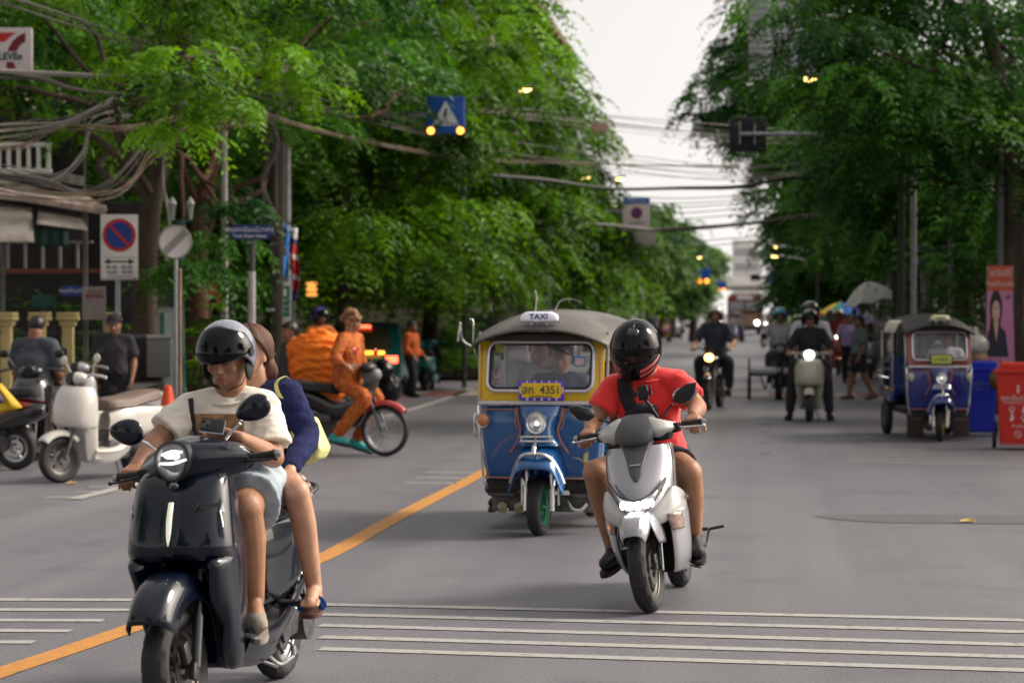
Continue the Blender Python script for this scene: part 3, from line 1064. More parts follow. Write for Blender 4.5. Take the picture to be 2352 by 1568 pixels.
def body(par, J, m=None, vox=.0085, fat=1.0, HF=None, hands=None, feet=(True, True), face=False, hs=1.0, legs=True, smooth=2, head=True, arms=('L', 'R'), torso=True):
 """the whole figure as one continuous skin"""
 m = m or M_SKIN
 r = limb_r(fat)
 mb = MB()
 HF = HF or Matrix.Identity(3)
 hc = Vector(J['head']); nk = Vector(J['neck'])
 shl, shr, pel = Vector(J['shL']), Vector(J['shR']), Vector(J['pel'])
 ch = (shl + shr) / 2
 if head:
  add_head(mb, hc, HF, hs)
 mb.capsule(nk - Vector((0, 0, .03)), hc + HF @ Vector((0, .02, -.06)), .062 * fat * hs, .054 * fat * hs, 16)
 mb.capsule(nk - Vector((0, 0, .04)), shl, .055 * fat, r['ua'] * 1.02)
 mb.capsule(nk - Vector((0, 0, .04)), shr, .055 * fat, r['ua'] * 1.02)
 if torso:
  mb.capsule(ch.lerp(shl, .4) + Vector((0, .015, -.07)), pel, .072 * fat, .09 * fat)
  mb.capsule(ch.lerp(shr, .4) + Vector((0, .015, -.07)), pel, .072 * fat, .09 * fat)
 for k in arms:
  add_arm(mb, J['sh' + k], J['el' + k], J['wr' + k], r)
  h = (hands or {}).get(k)
  if h:
   add_hand(mb, J['wr' + k], **h)
  else:
   e, w = Vector(J['el' + k]), Vector(J['wr' + k])
   dd = (w - e).normalized()
   add_hand(mb, w, dd, Vector((0, 0, 1)) if abs(dd.z) < .8 else Vector((1 if k == 'R' else -1, 0, 0)), 1 if k == 'L' else -1, (.35, .4, .45, .5), n=6)
 if legs:
  mb.capsule(J['hipL'], J['hipR'], r['th'], r['th'])
  for k, f in (('L', feet[0]), ('R', feet[1])):
   add_leg(mb, J['hip' + k], J['kn' + k], J['an' + k], r)
   if f: add_foot(mb, J['an' + k], J['to' + k])
 else:
  mb.capsule(pel, pel + Vector((0, 0, .1)), .12 * fat, .12 * fat)
 me = remesh(mb, vox, smooth)
 o = put_mesh('body', me, m, par)
 if face:
  face_bits(par, hc, HF, hs)
 return o
def dome(mb, c, F, rad, el0, el1, az=(0, 360), off=0.0, n=40, k=14, lowf=None, hif=None):
 """patch of an ellipsoid round the head, azimuth 0 = forward; el0/el1 in degrees or functions of azimuth"""
 rows = []
 for i in range(n + 1):
  a = R(az[0] + (az[1] - az[0]) * i / n)
  lo = lowf(a) if lowf else el0
  hi = hif(a) if hif else el1
  row = []
  for j in range(k + 1):
   e = R(lo + (hi - lo) * j / k)
   ce = max(math.cos(e), 0.0)
   v = Vector(((rad[0] + off) * math.sin(a) * ce, -(rad[1] + off) * math.cos(a) * ce, (rad[2] + off) * math.sin(e)))
   row.append(tuple(Vector(c) + F @ v))
  rows.append(row)
 mb.grid(rows)
 return mb
def open_helmet(par, c, F, m, mvis=None, mtrim=None, rad=(.126, .148, .146), visor=(8, 52), name='helmet', s=1.0):
 rad = tuple(x * s for x in rad)
 c = Vector(c) + F @ Vector((0, .008, .012))
 mb = MB()
 def low(a):
  k = .5 + .5 * math.cos(a)      # 1 in front, 0 behind
  return -38 + 66 * max(0, (k - .42) / .58) ** .75 if k > .42 else -38
 dome(mb, c, F, rad, 0, 90, lowf=low, hif=lambda a: 90, k=18, n=56)
 o = mb.build(name, m, par, sharp=60)
 solid(o, .014)
 if mvis:
  mb = MB()
  dome(mb, c, F, rad, 0, 90, az=(-92, 92), off=.012 * s, lowf=lambda a: visor[0] + 6 * (1 - math.cos(a)), hif=lambda a: visor[1] - 34 * (1 - math.cos(a)) ** 1.1, k=12, n=40)
  v = mb.build('visor', mvis, o, sharp=60); solid(v, .003)
 mb = MB()
 for sx in (-1, 1):
  p = c + F @ Vector((sx * (rad[0] + .010), -.02 * s, .012 * s))
  mb.cyl(p, p + F @ Vector((sx * .008, 0, 0)), .019 * s, 14)
  # padding beside the cheeks and the strap below
  q = c + F @ Vector((sx * (rad[0] - .016), -.01 * s, -.070 * s))
  mb.ell(q, (.014 * s, .045 * s, .05 * s))
  mb.tube([q, c + F @ Vector((sx * .07 * s, -.045 * s, -.13 * s)), c + F @ Vector((0, -.055 * s, -.155 * s))], .005 * s, 6, flat=(1.4, .4))
 mb.build('chin_strap', mtrim or M_BLACKM, o)
 return o
def fullface_helmet(par, c, F, m, mvis, rad=(.128, .150, .150), s=1.0, name='helmet', mchin=None):
 rad = tuple(x * s for x in rad)
 c = Vector(c) + F @ Vector((0, -.008, .004))
 mb = MB()
 def low_upper(a):
  k = .5 + .5 * math.cos(a)
  return 12 if k > .45 else -52 + (64 * (k / .45) ** 6 if k > 0 else 0)
 dome(mb, c, F, rad, 0, 90, lowf=low_upper, hif=lambda a: 90, k=18, n=72)
 o = mb.build(name, m, par, sharp=60); solid(o, .016)
 mb = MB()
 # chin bar: band that bulges forward
 rows = []
 for i in range(49):
  a = R(-118 + 236 * i / 48)
  fw = max(0, math.cos(a)) ** 1.4
  row = []
  for zz, rr in ((-.012, .995), (-.045, 1.02), (-.085, .98), (-.120, .86), (-.128, .78)):
   v = Vector((rad[0] * math.sin(a) * rr, -(rad[1] * rr + .022 * fw) * math.cos(a), (zz - .006 * fw) * s + (.016 * (1 - fw) if zz > -.03 else 0)))
   row.append(tuple(c + F @ v))
  rows.append(row)
 mb.loft(rows, 1, 3)
 ch = mb.build('chin_bar', mchin or m, o, sharp=60); solid(ch, .014)
 mb = MB()
 dome(mb, c, F, rad, 0, 90, az=(-100, 100), off=.007 * s, lowf=lambda a: -17 + 14 * (1 - math.cos(a)), hif=lambda a: 29 - 12 * (1 - math.cos(a)), k=10, n=40)
 v = mb.build('visor', mvis, o, sharp=60); solid(v, .003)
 return o
def hair_cap(par, c, F, m, s=1.0, low_f=22, low_b=-48, name='hair', puff=1.0):
 rad = (.084 * s * puff, .102 * s * puff, .098 * s * puff)
 c = Vector(c) + F @ Vector((0, .012 * s, .028 * s))
 mb = MB()
 mb_rows = []
 for i in range(61):
  a = R(6 * i)
  k = .5 + .5 * math.cos(a)
  lo = low_b + (low_f - low_b) * max(0, min(1, (k - .25) / .45))
  row = []
  for j in range(17):
   e = R(lo + (90 - lo) * j / 16)
   h = 1 + .018 * math.sin(a * 23 + j) + .02 * math.sin(a * 11)
   ce = math.cos(e)
   row.append(tuple(c + F @ Vector((rad[0] * h * math.sin(a) * ce, -rad[1] * h * math.cos(a) * ce, rad[2] * h * math.sin(e)))))
  mb_rows.append(row)
 mb.grid(mb_rows)
 o = mb.build(name, m, par, sharp=70); solid(o, .010, 0)
 return o
GRIP_HAND = dict(d=Vector((0, -.93, -.30)), back=(0, -.30, .95), curl=(.72, .85, .9, .95), thumb=(.1, -.75), spread=.05)
def grip_wrist(p, s=1.0):
 return Vector(p) + Vector((0, .088, .040)) * s
# ================================================================ VEHICLE PARTS
M_NAVY = mat('dark_navy_paint', (.0015, .0045, .014), .28, coat=.7, spec=.2)
M_SILV = mat('silver_white_paint', (.36, .36, .40), .28, metal=.3, coat=1.0)
M_PEARL = mat('pearl_white_paint', (.50, .49, .48), .3, coat=.8)
M_GREYP = mat('grey_plastic', (.075, .078, .088), .45)
M_CREAM = mat('cream_paint', (.60, .57, .53), .28, coat=.9)
M_TAUPE = mat('taupe_leather', (.145, .10, .085), .55, bump=.15, bscale=60)
M_REDP = mat('red_paint', (.42, .012, .014), .25, coat=1.0)
M_BLACKP = mat('black_paint', (.010, .010, .012), .2, coat=1.0)
M_ENG = mat('engine_metal', (.10, .10, .105), .5, metal=.7, noise=.4, nscale=25)
M_LENS = mat('clear_lens', (.85, .88, .9), .06, alpha=.22, spec=.8)
M_AMBER = mat('amber_lens', (.55, .20, .06), .12, coat=1)
M_REDL = mat('red_lens', (.45, .02, .015), .12, coat=1)
M_MIRR = mat('mirror_glass', (.5, .5, .52), .04, metal=1)
M_LED = glow('lit_white_lamp', (1.0, .97, .90), 4.5)
M_LEDW = glow('lit_warm_lamp', (1.0, .62, .22), 12)
M_AMBL = glow('lit_amber_lamp', (1.0, .42, .06), 7)
M_REDGL = glow('lit_red_lamp', (1.0, .07, .03), 5)
M_GREY = mat('cool_grey', (.2, .2, .21), .5)
def place_fb(F, B):
 """root matrix data for a vehicle whose wheels touch the ground at F (front) and B (back)"""
 f = (F - B); f.z = 0; f.normalize()
 mid = (F + B) / 2; mid.z = 0
 return mid, math.atan2(f.x, -f.y)
class Rig:
 """a vehicle-local frame; L() reads a local point from a photo pixel at a given local y"""
 def __init__(s, loc, rz, lean=0.0):
  s.loc, s.rot = Vector(loc), (0, lean, rz)
  s.M = Matrix.Translation(s.loc) @ Euler(s.rot).to_matrix().to_4x4()
  s.I = s.M.inverted()
 def L(s, px, py, y):
  o = s.I @ Vector((0, 0, CAM_H))
  d = (s.I.to_3x3() @ ray(px, py))
  t = (y - o.y) / d.y
  return o + d * t
 def W(s, p):
  return s.M @ Vector(p)
def wheel(par, c, r, w, mrim, spokes=5, name='wheel', M=None, tread=True, wire=False, disc=True, rimw=.62, mtyre=None, rr=None):
 """tyre child of par with rim below it; axis along x"""
 hw = w / 2
 ri = rr or r * .66
 prof = [(ri, -hw * .62), (ri + (r - ri) * .25, -hw * .92), (ri + (r - ri) * .55, -hw), (r - hw * .42, -hw * .93), (r - hw * .16, -hw * .68), (r - hw * .03, -hw * .36), (r, 0)]
 prof = prof + [(a, -b) for a, b in reversed(prof[:-1])]
 mb = MB()
 n = 72
 mb.lathe(prof, (0, 0, 0), n, 'X')
 if tread:
  k = len(prof)
  for i in range(3, k - 3):
   for j in range(n):
    if ((j + 2 * abs(i - k // 2)) % 6) < 1 or (i == k // 2 and False):
     x, y, z = mb.v[i * n + j]
     f = 1 - .007 / r
     mb.v[i * n + j] = (x, y * f, z * f)
 if M: mb.xf(Matrix.Translation(c) @ M)
 else: mb.xf(Matrix.Translation(c))
 t = mb.build(name, mtyre or M_RUBBER, par, sharp=30)
 mb = MB()
 rw = hw * rimw
 mb.lathe([(ri - .004, -rw), (ri + .004, -rw * 1.1), (ri + .006, -rw * .9), (ri - .02, -rw * .6), (ri - .024, rw * .6), (ri + .006, rw * .9), (ri + .004, rw * 1.1), (ri - .004, rw)], (0, 0, 0), 40, 'X')
 mb.lathe([(.001, -rw * .9), (.032, -rw * .9), (.036, 0), (.032, rw * .9), (.001, rw * .9)], (0, 0, 0), 20, 'X')
 for s in range(spokes if not wire else 18):
  a = 2 * PI * s / (spokes if not wire else 18)
  if wire:
   for sx in (-1, 1):
    b = a + .25 * sx
    mb.tube([(sx * rw * .7, .03 * math.cos(a), .03 * math.sin(a)), (0, (ri - .015) * math.cos(b), (ri - .015) * math.sin(b))], .0022, 4)
  else:
   b = a + .22
   mb.tube([(0, .02 * math.cos(a), .02 * math.sin(a)), (rw * .25, .5 * ri * math.cos(a + .06), .5 * ri * math.sin(a + .06)), (0, (ri - .012) * math.cos(b), (ri - .012) * math.sin(b))], [.016, .012, .014], 8, smooth=2, flat=(1, 1))
 if disc:
  mb.lathe([(.055, rw * 1.12), (.092, rw * 1.12), (.092, rw * 1.12 + .004), (.055, rw * 1.12 + .004)], (0, 0, 0), 28, 'X', closed=True)
 if M: mb.xf(Matrix.Translation(c) @ M)
 else: mb.xf(Matrix.Translation(c))
 mb.build('rim', mrim, t)
 return t
def steer(p, ang, ax=((0, -.42, .9), (0, .36, .93))):
 A = Vector(ax[0]); d = Vector(ax[1]).normalized()
 return Matrix.Translation(A) @ Matrix.Rotation(ang, 4, d) @ Matrix.Translation(-A)
def fender(mb, c, r, w, a0, a1, n=18, lip=.03, front_w=1.0, crown=.35):
 """mudguard over a wheel; angles from straight up, positive forward (-y)"""
 rows = []
 for i in range(n + 1):
  t = i / n
  a = R(a0 + (a1 - a0) * t)
  ww = w / 2 * (1 - (1 - front_w) * t)
  row = []
  for k in range(-5, 6):
   u = k / 5
   q = r + crown * ww * (1 - abs(u) ** 2.6) - lip * (abs(u) ** 6)
   row.append((c[0] + ww * math.copysign(min(1, abs(u) ** .8), u), c[1] - q * math.sin(a), c[2] + q * math.cos(a)))
  rows.append(row)
 mb.grid(rows)
def mirror_part(par, base, tip, head, size, m, M=None, stem=None, shape='round', faceback=True, tilt=0.0):
 mb = MB()
 mb.tube([base, Vector(base).lerp(Vector(tip), .5) + Vector((0, 0, .004)), tip], .0065, 8, smooth=3)
 if M: mb.xf(M)
 st = mb.build('mirror_stem', stem or M_CHROME, None)
 mb = MB()
 h = Vector(head)
 w, hh, dd = size
 if shape == 'round':
  mb.ell((0, 0, 0), (w, dd, hh), None, 24, 14)
  mb.v = [(x, y if y < 0 else y * .25, z * (1 + .25 * x / w)) for x, y, z in mb.v]
 else:
  sg = 1 if h.x > 0 else -1
  o = [(-.9, -.3), (-.45, .55), (.35, 1.0), (1.0, .85), (.8, .1), (.3, -.75), (-.4, -.9)]
  front = [(sg * x * w, -dd * .5, z * hh) for x, z in o]
  back = [(sg * x * w * 1.04, dd * .5, z * hh * 1.06) for x, z in o]
  ridge = [(sg * x * w * .45, -dd * 1.3, z * hh * .35 + .12 * hh) for x, z in o]
  mb.grid([back, front, ridge], closed=True, capends=True)
 mb.xf(Matrix.Translation(h) @ Matrix.Rotation(tilt, 4, 'Y'))
 if M: mb.xf(M)
 hd = mb.build('mirror', m, par)
 st.parent = hd
 mb = MB()
 mb.ell((0, 0, 0), (w * .88, .002, hh * .85), None, 24, 8)
 mb.xf(Matrix.Translation(h + Vector((0, dd * .27 if shape == 'round' else dd * .52, 0))) @ Matrix.Rotation(tilt, 4, 'Y'))
 if M: mb.xf(M)
 mb.build('mirror_glass', M_MIRR, hd)
 return hd
def grip_and_lever(par, x0, x1, y, z, M, mlever, sg, yb=0.0):
 mb = MB()
 prof = [(.001, 0), (.017, 0), (.0175, .01), (.016, .02), (.0165, .06), (.016, .09), (.0175, .105), (.021, .11), (.021, .118), (.001, .118)]
 mb.lathe([(r, h * (abs(x1 - x0) / .118)) for r, h in prof], (0, 0, 0), 16, 'X')
 if sg < 0: mb.v = [(-a, b, c) for a, b, c in mb.v]; mb.f = [tuple(reversed(f)) for f in mb.f]
 dy = yb
 mb.xf(Matrix.Translation((x0, y, z)) @ Matrix.Rotation(-sg * dy, 4, 'Z'))
 if M: mb.xf(M)
 g = mb.build('handle_grip', M_RUBBER, par)
 mb = MB()
 xe = x1 + sg * .0
 mb.lathe([(.001, 0), (.015, 0), (.0165, .006), (.0165, .016), (.012, .024), (.001, .024)], (0, 0, 0), 14, 'X')
 if sg < 0: mb.v = [(-a, b, c) for a, b, c in mb.v]; mb.f = [tuple(reversed(f)) for f in mb.f]
 mb.xf(Matrix.Translation((xe, y + dy * abs(x1 - x0) * -1 * -1 * 0, z)))
 if M: mb.xf(M)
 mb.build('bar_end', M_STEEL, g)
 mb = MB()
 mb.tube([(x0 - sg * .02, y - .035, z - .01), (x0 + sg * .04, y - .062, z - .014), (x1 - sg * .02, y - .055, z - .018), (x1 + sg * .012, y - .048, z - .018)], [.008, .0075, .006, .0055], 8, smooth=3, flat=(1, .8))
 mb.ell((x1 + sg * .018, y - .047, z - .018), (.009, .009, .009), None, 10, 8)
 if M: mb.xf(M)
 mb.build('brake_lever', mlever, par)
def half_rows(table):
 """table rows: (z, [(x, y), ...] from the centre outwards) -> full mirrored rows"""
 out = []
 for z, pts in table:
  h = [(x, y, z if len(p3) == 0 else z + p3[0]) for (x, y, *p3) in pts]
  out.append([(-x, y, zz) for x, y, zz in reversed(h[1:])] + h)
 return out
# ================================================================ DARK NAVY SCOOTER (nearest)
def navy_scooter():
 Bc = G(640, 1556)
 # front contact: 1.29 m ahead of the rear one on its own pixel column
 best = None
 for k in range(1600, 1760, 2):
  p = G(408, k)
  e = abs((p - Bc).length - 1.29)
  if best is None or e < best[0]: best = (e, p)
 loc, rz = place_fb(best[1], Bc)
 rig = Rig(loc, rz, R(-3.0))
 t = thing('scooter', 'glossy dark navy scooter in the left foreground, its round-cornered headlight lit', 'scooter', loc, rot=rig.rot)
 ST = steer(None, R(-3))
 SH = ST @ Matrix.Translation((.012, 0, 1.03)) @ Matrix.Rotation(R(-5), 4, 'Y') @ Matrix.Translation((0, 0, -1.00))
 fy, ry = -.645, .645
 # ---- front apron
 tb = [
  (1.000, [(0, -.455), (.05, -.452), (.09, -.445), (.125, -.432), (.148, -.415), (.160, -.395), (.165, -.375)]),
  (.975, [(0, -.505), (.06, -.502), (.11, -.492), (.150, -.470), (.178, -.440), (.192, -.405), (.196, -.375)]),
  (.930, [(0, -.545), (.07, -.542), (.125, -.528), (.168, -.498), (.196, -.455), (.208, -.410), (.210, -.365)]),
  (.850, [(0, -.590), (.075, -.585), (.135, -.566), (.180, -.528), (.210, -.472), (.222, -.410), (.222, -.350)]),
  (.760, [(0, -.622), (.080, -.615), (.145, -.592), (.192, -.548), (.222, -.486), (.234, -.415), (.232, -.345)]),
  (.690, [(0, -.630), (.080, -.624), (.148, -.600), (.196, -.556), (.228, -.492), (.240, -.415), (.238, -.340)]),
  (.655, [(0, -.600), (.080, -.598), (.145, -.585), (.194, -.548), (.226, -.488), (.239, -.412), (.238, -.338)]),
  (.635, [(0, -.500), (.080, -.505), (.135, -.535), (.188, -.530), (.222, -.478), (.237, -.408), (.237, -.336)]),
  (.560, [(0, -.400), (.085, -.405), (.128, -.470), (.172, -.500), (.212, -.458), (.231, -.400), (.233, -.332)]),
  (.460, [(0, -.345), (.090, -.350), (.118, -.410), (.155, -.455), (.198, -.432), (.220, -.385), (.224, -.325)]),
  (.360, [(0, -.315), (.090, -.318), (.112, -.360), (.140, -.400), (.180, -.392), (.205, -.360), (.211, -.305)]),
  (.270, [(0, -.300), (.085, -.302), (.105, -.325), (.128, -.350), (.158, -.350), (.185, -.325), (.196, -.270)]),
  (.190, [(0, -.290), (.070, -.290), (.090, -.295), (.110, -.300), (.135, -.295), (.155, -.270), (.165, -.220)]),
 ]
 tb = [(z, [(x * (.88 if z > .5 else .90), p[0][1] + (y - p[0][1]) * .62 if z > .64 else y - .09 * (1 if x > .15 else .3)) for x, y in p] + [(p[-1][0] * .84, p[-1][1] + .02)]) for z, p in tb]
 mb = MB().loft(half_rows(tb), 3, 3)
 ap = mb.build('front_apron', M_NAVY, t, sharp=50)
 solid(ap, .012)
 # raised centre ridge and chrome strip, its gleam put in as a glow
 mb = MB()
 rows = []
 for z, y, w in ((.965, -.515, .030), (.90, -.566, .038), (.80, -.612, .040), (.72, -.634, .034), (.675, -.632, .016)):
  rows.append([(-w * 1.25, y + .006, z), (-w, y - .010, z), (-w * .4, y - .017, z), (w * .4, y - .017, z), (w, y - .010, z), (w * 1.25, y + .006, z)])
 mb.loft(rows, 4, 1)
 mb.build('centre_ridge', M_NAVY, ap, sharp=30)
 mb = MB()
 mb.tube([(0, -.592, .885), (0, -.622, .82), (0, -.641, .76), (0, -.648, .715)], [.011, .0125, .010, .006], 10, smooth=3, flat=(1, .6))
 mb.build('chrome_strip', mat('chrome_with_glow', (.80, .79, .70), .22, metal=.85, emit=(1, .95, .75), estr=.25), ap)
 mb = MB()
 mb.lathe([(.001, 0), (.017, 0), (.019, .003), (.021, .0), (.021, .006)], (0, -.552, .945), 28, 'Y', rot=(R(28), 0, 0))
 e = mb.build('emblem', M_CHROME, ap)
 mb = MB()
 for k in range(3):
  a = 2 * PI * k / 3 + PI / 2
  mb.box((.0075 * math.cos(a), 0, .0075 * math.sin(a)), (.004, .003, .017), (0, -a + PI / 2, 0))
 mb.lathe([(.0145, 0), (.0165, 0), (.0165, .003), (.0145, .003)], (0, 0, 0), 28, 'Y', closed=True)
 mb.xf(Matrix.Translation((0, -.5578, .9482)) @ Matrix.Rotation(R(-28), 4, 'X'))
 mb.build('emblem_mark', mat('emblem_blue', (.05, .07, .12), .3), e)
 # name script on the image-right side
 tm = text_mesh('Filano', .044, .0015, 'CENTER', .0006)
 for v in tm.vertices:
  v.co.x += v.co.y * .45
  v.co.y *= .85
 tm.materials.append(M_BLACK)
 lt = link('lettering', tm, ap)
 n0 = Vector((.60, -.80, .16)).normalized(); xx = Vector((.80, .60, 0)).normalized() ; zz = n0.cross(-xx).normalized()
 if zz.z < 0: zz = -zz
 Rm = Matrix((xx, zz, xx.cross(zz))).transposed()
 lt.matrix_local = Matrix.Translation(Vector((.145, -.572, .868))) @ Rm.to_4x4() @ Matrix.Rotation(R(6), 4, 'Z')
 # indicators
 for sg in (-1, 1):
  mb = MB()
  P0 = [(.190, -.520, .875), (.200, -.514, .81), (.206, -.512, .745), (.188, -.560, .712), (.178, -.574, .735), (.176, -.558, .81)]
  mb.add([(sg * (x + .004), y - .004, z) for x, y, z in P0], [tuple(range(6)) if sg > 0 else tuple(reversed(range(6)))])
  o = mb.build('turn_signal', mat('clear_signal', (.30, .32, .36), .1, coat=1), ap)
  solid(o, .008, 1)
  mb = MB().tube([(sg * .188, -.548, .845), (sg * .196, -.546, .78), (sg * .192, -.556, .735)], .0045, 8, smooth=3)
  mb.build('signal_element', M_CHROME, o)
 # chrome piping down the apron's edge
 for sg in (-1, 1):
  mb = MB().tube([(sg * r[1][-1][0], r[1][-1][1], r[0]) for r in tb[1:]], .0065, 8, smooth=2)
  mb.build('edge_trim', mat('dark_chrome', (.22, .22, .24), .2, metal=1), ap)
 # ---- leg shield behind, floorboard and lower skirt
 mb = MB()
 mb.loft([[(-.16, -.36, .97), (0, -.33, .98), (.16, -.36, .97)], [(-.20, -.33, .8), (0, -.27, .8), (.20, -.33, .8)], [(-.20, -.31, .5), (0, -.24, .5), (.20, -.31, .5)], [(-.18, -.28, .33), (0, -.2, .33), (.18, -.28, .33)]], 3, 3)
 solid(mb.build('leg_shield', M_GREYP, t), .01)
 mb = MB()
 mb.loft([[(-.20, -.32, .32), (0, -.32, .335), (.20, -.32, .32)], [(-.205, -.1, .315), (0, -.1, .32), (.205, -.1, .315)], [(-.185, .12, .32), (0, .12, .33), (.185, .12, .32)], [(-.16, .22, .36), (0, .22, .38), (.16, .22, .36)]], 3, 2)
 solid(mb.build('floorboard', M_BLACKM, t), .02)
 mb = MB()
 rows = []
 for y, w, zt, zb, wb in ((-.30, .198, .335, .20, .15), (-.15, .207, .325, .165, .155), (.05, .20, .325, .165, .15), (.25, .185, .36, .20, .135), (.45, .17, .42, .30, .13), (.70, .15, .50, .42, .12)):
  rows.append([(w, y, zt), (w + .006, y, (zt * .7 + zb * .3)), (wb + .02, y, zb * .8 + zt * .2), (wb, y, zb), (0, y, zb - .005), (-wb, y, zb), (-wb - .02, y, zb * .8 + zt * .2), (-w - .006, y, (zt * .7 + zb * .3)), (-w, y, zt)])
 mb.loft(rows, 4, 2)
 mb.build('side_skirt', M_NAVY, t, sharp=50)
 # ---- rear body
 rows = []
 for y, w, zt, zb in ((.02, .10, .70, .38), (.10, .135, .735, .36), (.25, .165, .745, .38), (.45, .178, .745, .43), (.65, .165, .755, .50), (.85, .125, .765, .60), (.98, .07, .76, .68), (1.02, .02, .75, .72)):
  m_ = (zt + zb) / 2
  rows.append([(w * .82, y, zt), (w * .97, y, zt - .03), (w, y, m_ + .04), (w * .98, y, m_ - .05), (w * .86, y, zb), (0, y, zb - .01), (-w * .86, y, zb), (-w * .98, y, m_ - .05), (-w, y, m_ + .04), (-w * .97, y, zt - .03), (-w * .82, y, zt)])
 MB().loft(rows, 4, 3).build('body_panel', M_NAVY, t, sharp=60)
 rows = []
 for y, w, z, h in ((.02, .06, .735, .02), (.05, .115, .76, .05), (.2, .145, .785, .055), (.4, .155, .79, .05), (.48, .155, .81, .06), (.7, .145, .825, .055), (.84, .10, .82, .045), (.88, .04, .81, .02)):
  rows.append([(w, y, z - .05), (w * 1.03, y, z - .01), (w * .85, y, z + h * .6), (w * .4, y, z + h * .75), (-w * .4, y, z + h * .75), (-w * .85, y, z + h * .6), (-w * 1.03, y, z - .01), (-w, y, z - .05)])
 MB().loft(rows, 4, 3).build('seat', M_BLACKM, t, sharp=60)
 mb = MB().tube([(.10, .86, .80), (.12, .98, .83), (.06, 1.06, .845), (-.06, 1.06, .845), (-.12, .98, .83), (-.10, .86, .80)], .012, 8, smooth=3)
 mb.build('grab_rail', M_BLACK, t)
 # ---- engine, swing arm, shock, muffler, kick start, footpegs
 mb = MB()
 mb.box((.10, .42, .27), (.09, .42, .13), (R(4), 0, 0), bev=.03)
 mb.cyl((.06, .62, .26), (.165, .62, .26), .085, 24)
 mb.cyl((.06, .27, .25), (.16, .27, .25), .075, 24)
 mb.cyl((.155, .27, .25), (.172, .27, .25), .045, 20)
 mb.box((0, .40, .34), (.18, .3, .12), bev=.02)
 mb.build('engine', M_ENG, t, sharp=30)
 mb = MB()
 mb.tube([(.165, .33, .20), (.205, .30, .16), (.215, .22, .17)], .008, 8, smooth=2)
 mb.cyl((.215, .22, .16), (.215, .22, .20), .011)
 mb.tube([(.10, .18, .18), (.15, .22, .12), (.16, .38, .13)], .009, 8, smooth=3)
 mb.tube([(.10, .05, .17), (.17, .10, .13), (.20, .02, .14)], .008, 8, smooth=2)
 mb.build('kick_starter', M_STEEL, t)
 mb = MB().tube([(-.09, .15, .24), (-.13, .3, .2), (-.15, .45, .24), (-.155, .85, .33)], [.02, .025, .05, .055], 14, smooth=3)
 mb.build('muffler', M_STEEL, t)
 mb = MB().tube([(.12, .52, .32), (.12, .74, .60)], .026, 12)
 for k in range(9):
  p = Vector((.12, .53, .335)).lerp(Vector((.12, .72, .575)), k / 8)
  mb.lathe([(.033, -.007), (.037, 0), (.033, .007)], p, 14, rot=(R(-38), 0, 0))
 mb.build('rear_shock', M_STEEL, t)
 for sg in (-1, 1):
  mb = MB()
  mb.box((sg * .215, .34, .37), (.085, .045, .022), (0, 0, sg * .15), bev=.008)
  mb.tube([(sg * .13, .30, .38), (sg * .20, .33, .375)], .012, 8)
  mb.tube([(sg * .245, .34, .375), (sg * .30, .34, .385)], .010, 8)
  mb.build('foot_peg', M_BLACKM, t)
 wheel(t, (0, ry, .235), .235, .112, M_STEEL, 5, 'rear_wheel')
 mb = MB()
 fender(mb, (0, ry, .235), .262, .15, -75, 20)
 solid(mb.build('rear_fender', M_BLACKM, t), .006)
 mb = MB().loft([[(-.07, 1.0, .66), (.07, 1.0, .66)], [(-.09, 1.03, .72), (.09, 1.03, .72)], [(-.06, 1.0, .76), (.06, 1.0, .76)]], 3, 2)
 solid(mb.build('tail_light', M_REDL, t), .01, 1)
 # ---- steered parts
 fw = wheel(t, (0, fy, .235), .235, .112, mat('bronze_rim', (.10, .095, .09), .35, metal=.8), 5, 'front_wheel', M=None)
 for o in [fw] + kids(fw): o.data.transform(ST)
 mb = MB()
 fender(mb, (0, fy, .285), .285, .235, -72, 62, crown=.40, lip=.07, front_w=.82)
 mb.xf(ST)
 f = mb.build('front_fender', M_NAVY, t, sharp=60); solid(f, .006)
 mb = MB()
 for sg in (-1, 1):
  mb.tube([(sg * .082, -.50, .62), (sg * .084, -.585, .40)], .0155, 14)
  mb.tube([(sg * .084, -.575, .43), (sg * .085, -.64, .23)], .022, 14)
  mb.box((sg * .086, -.655, .215), (.03, .06, .07), (R(-16), 0, 0), bev=.01)
 mb.cyl((-.10, fy, .235), (.10, fy, .235), .011)
 mb.box((.078, -.72, .30), (.034, .05, .09), (R(20), 0, 0), bev=.01)
 mb.cyl((-.125, fy, .235), (-.095, fy, .235), .024)
 mb.xf(ST); mb.build('front_fork', mat('fork_grey', (.07, .07, .072), .35, metal=.8), t)
 # handlebar cowl
 rows = []
 for x, yf, yb, zt, zb in ((-.245, -.36, -.28, 1.015, .955), (-.20, -.41, -.26, 1.055, .935), (-.14, -.475, -.24, 1.07, .93), (-.075, -.53, -.22, 1.09, .925), (0, -.545, -.21, 1.10, .92), (.075, -.53, -.22, 1.09, .925), (.14, -.475, -.24, 1.075, .93), (.20, -.41, -.26, 1.055, .935), (.245, -.36, -.28, 1.015, .955)):
  ym, zm = (yf + yb) / 2, (zt + zb) / 2
  rows.append([(x, yb, zm), (x, yb + .01, zt - .02), (x, ym, zt), (x, yf + .04, zt - .012), (x, yf, zm + .02), (x, yf + .01, zm - .02), (x, yf + .05, zb), (x, ym, zb - .004), (x, yb, zb + .012)])
 mb = MB().loft(rows, 4, 3, closed=False)
 rr = rows[0]; mb.poly(rr); mb.poly(list(reversed(rows[-1])))
 mb.xf(SH); cw = mb.build('handlebar_cowl', M_NAVY, t, sharp=45)
 mb = MB()
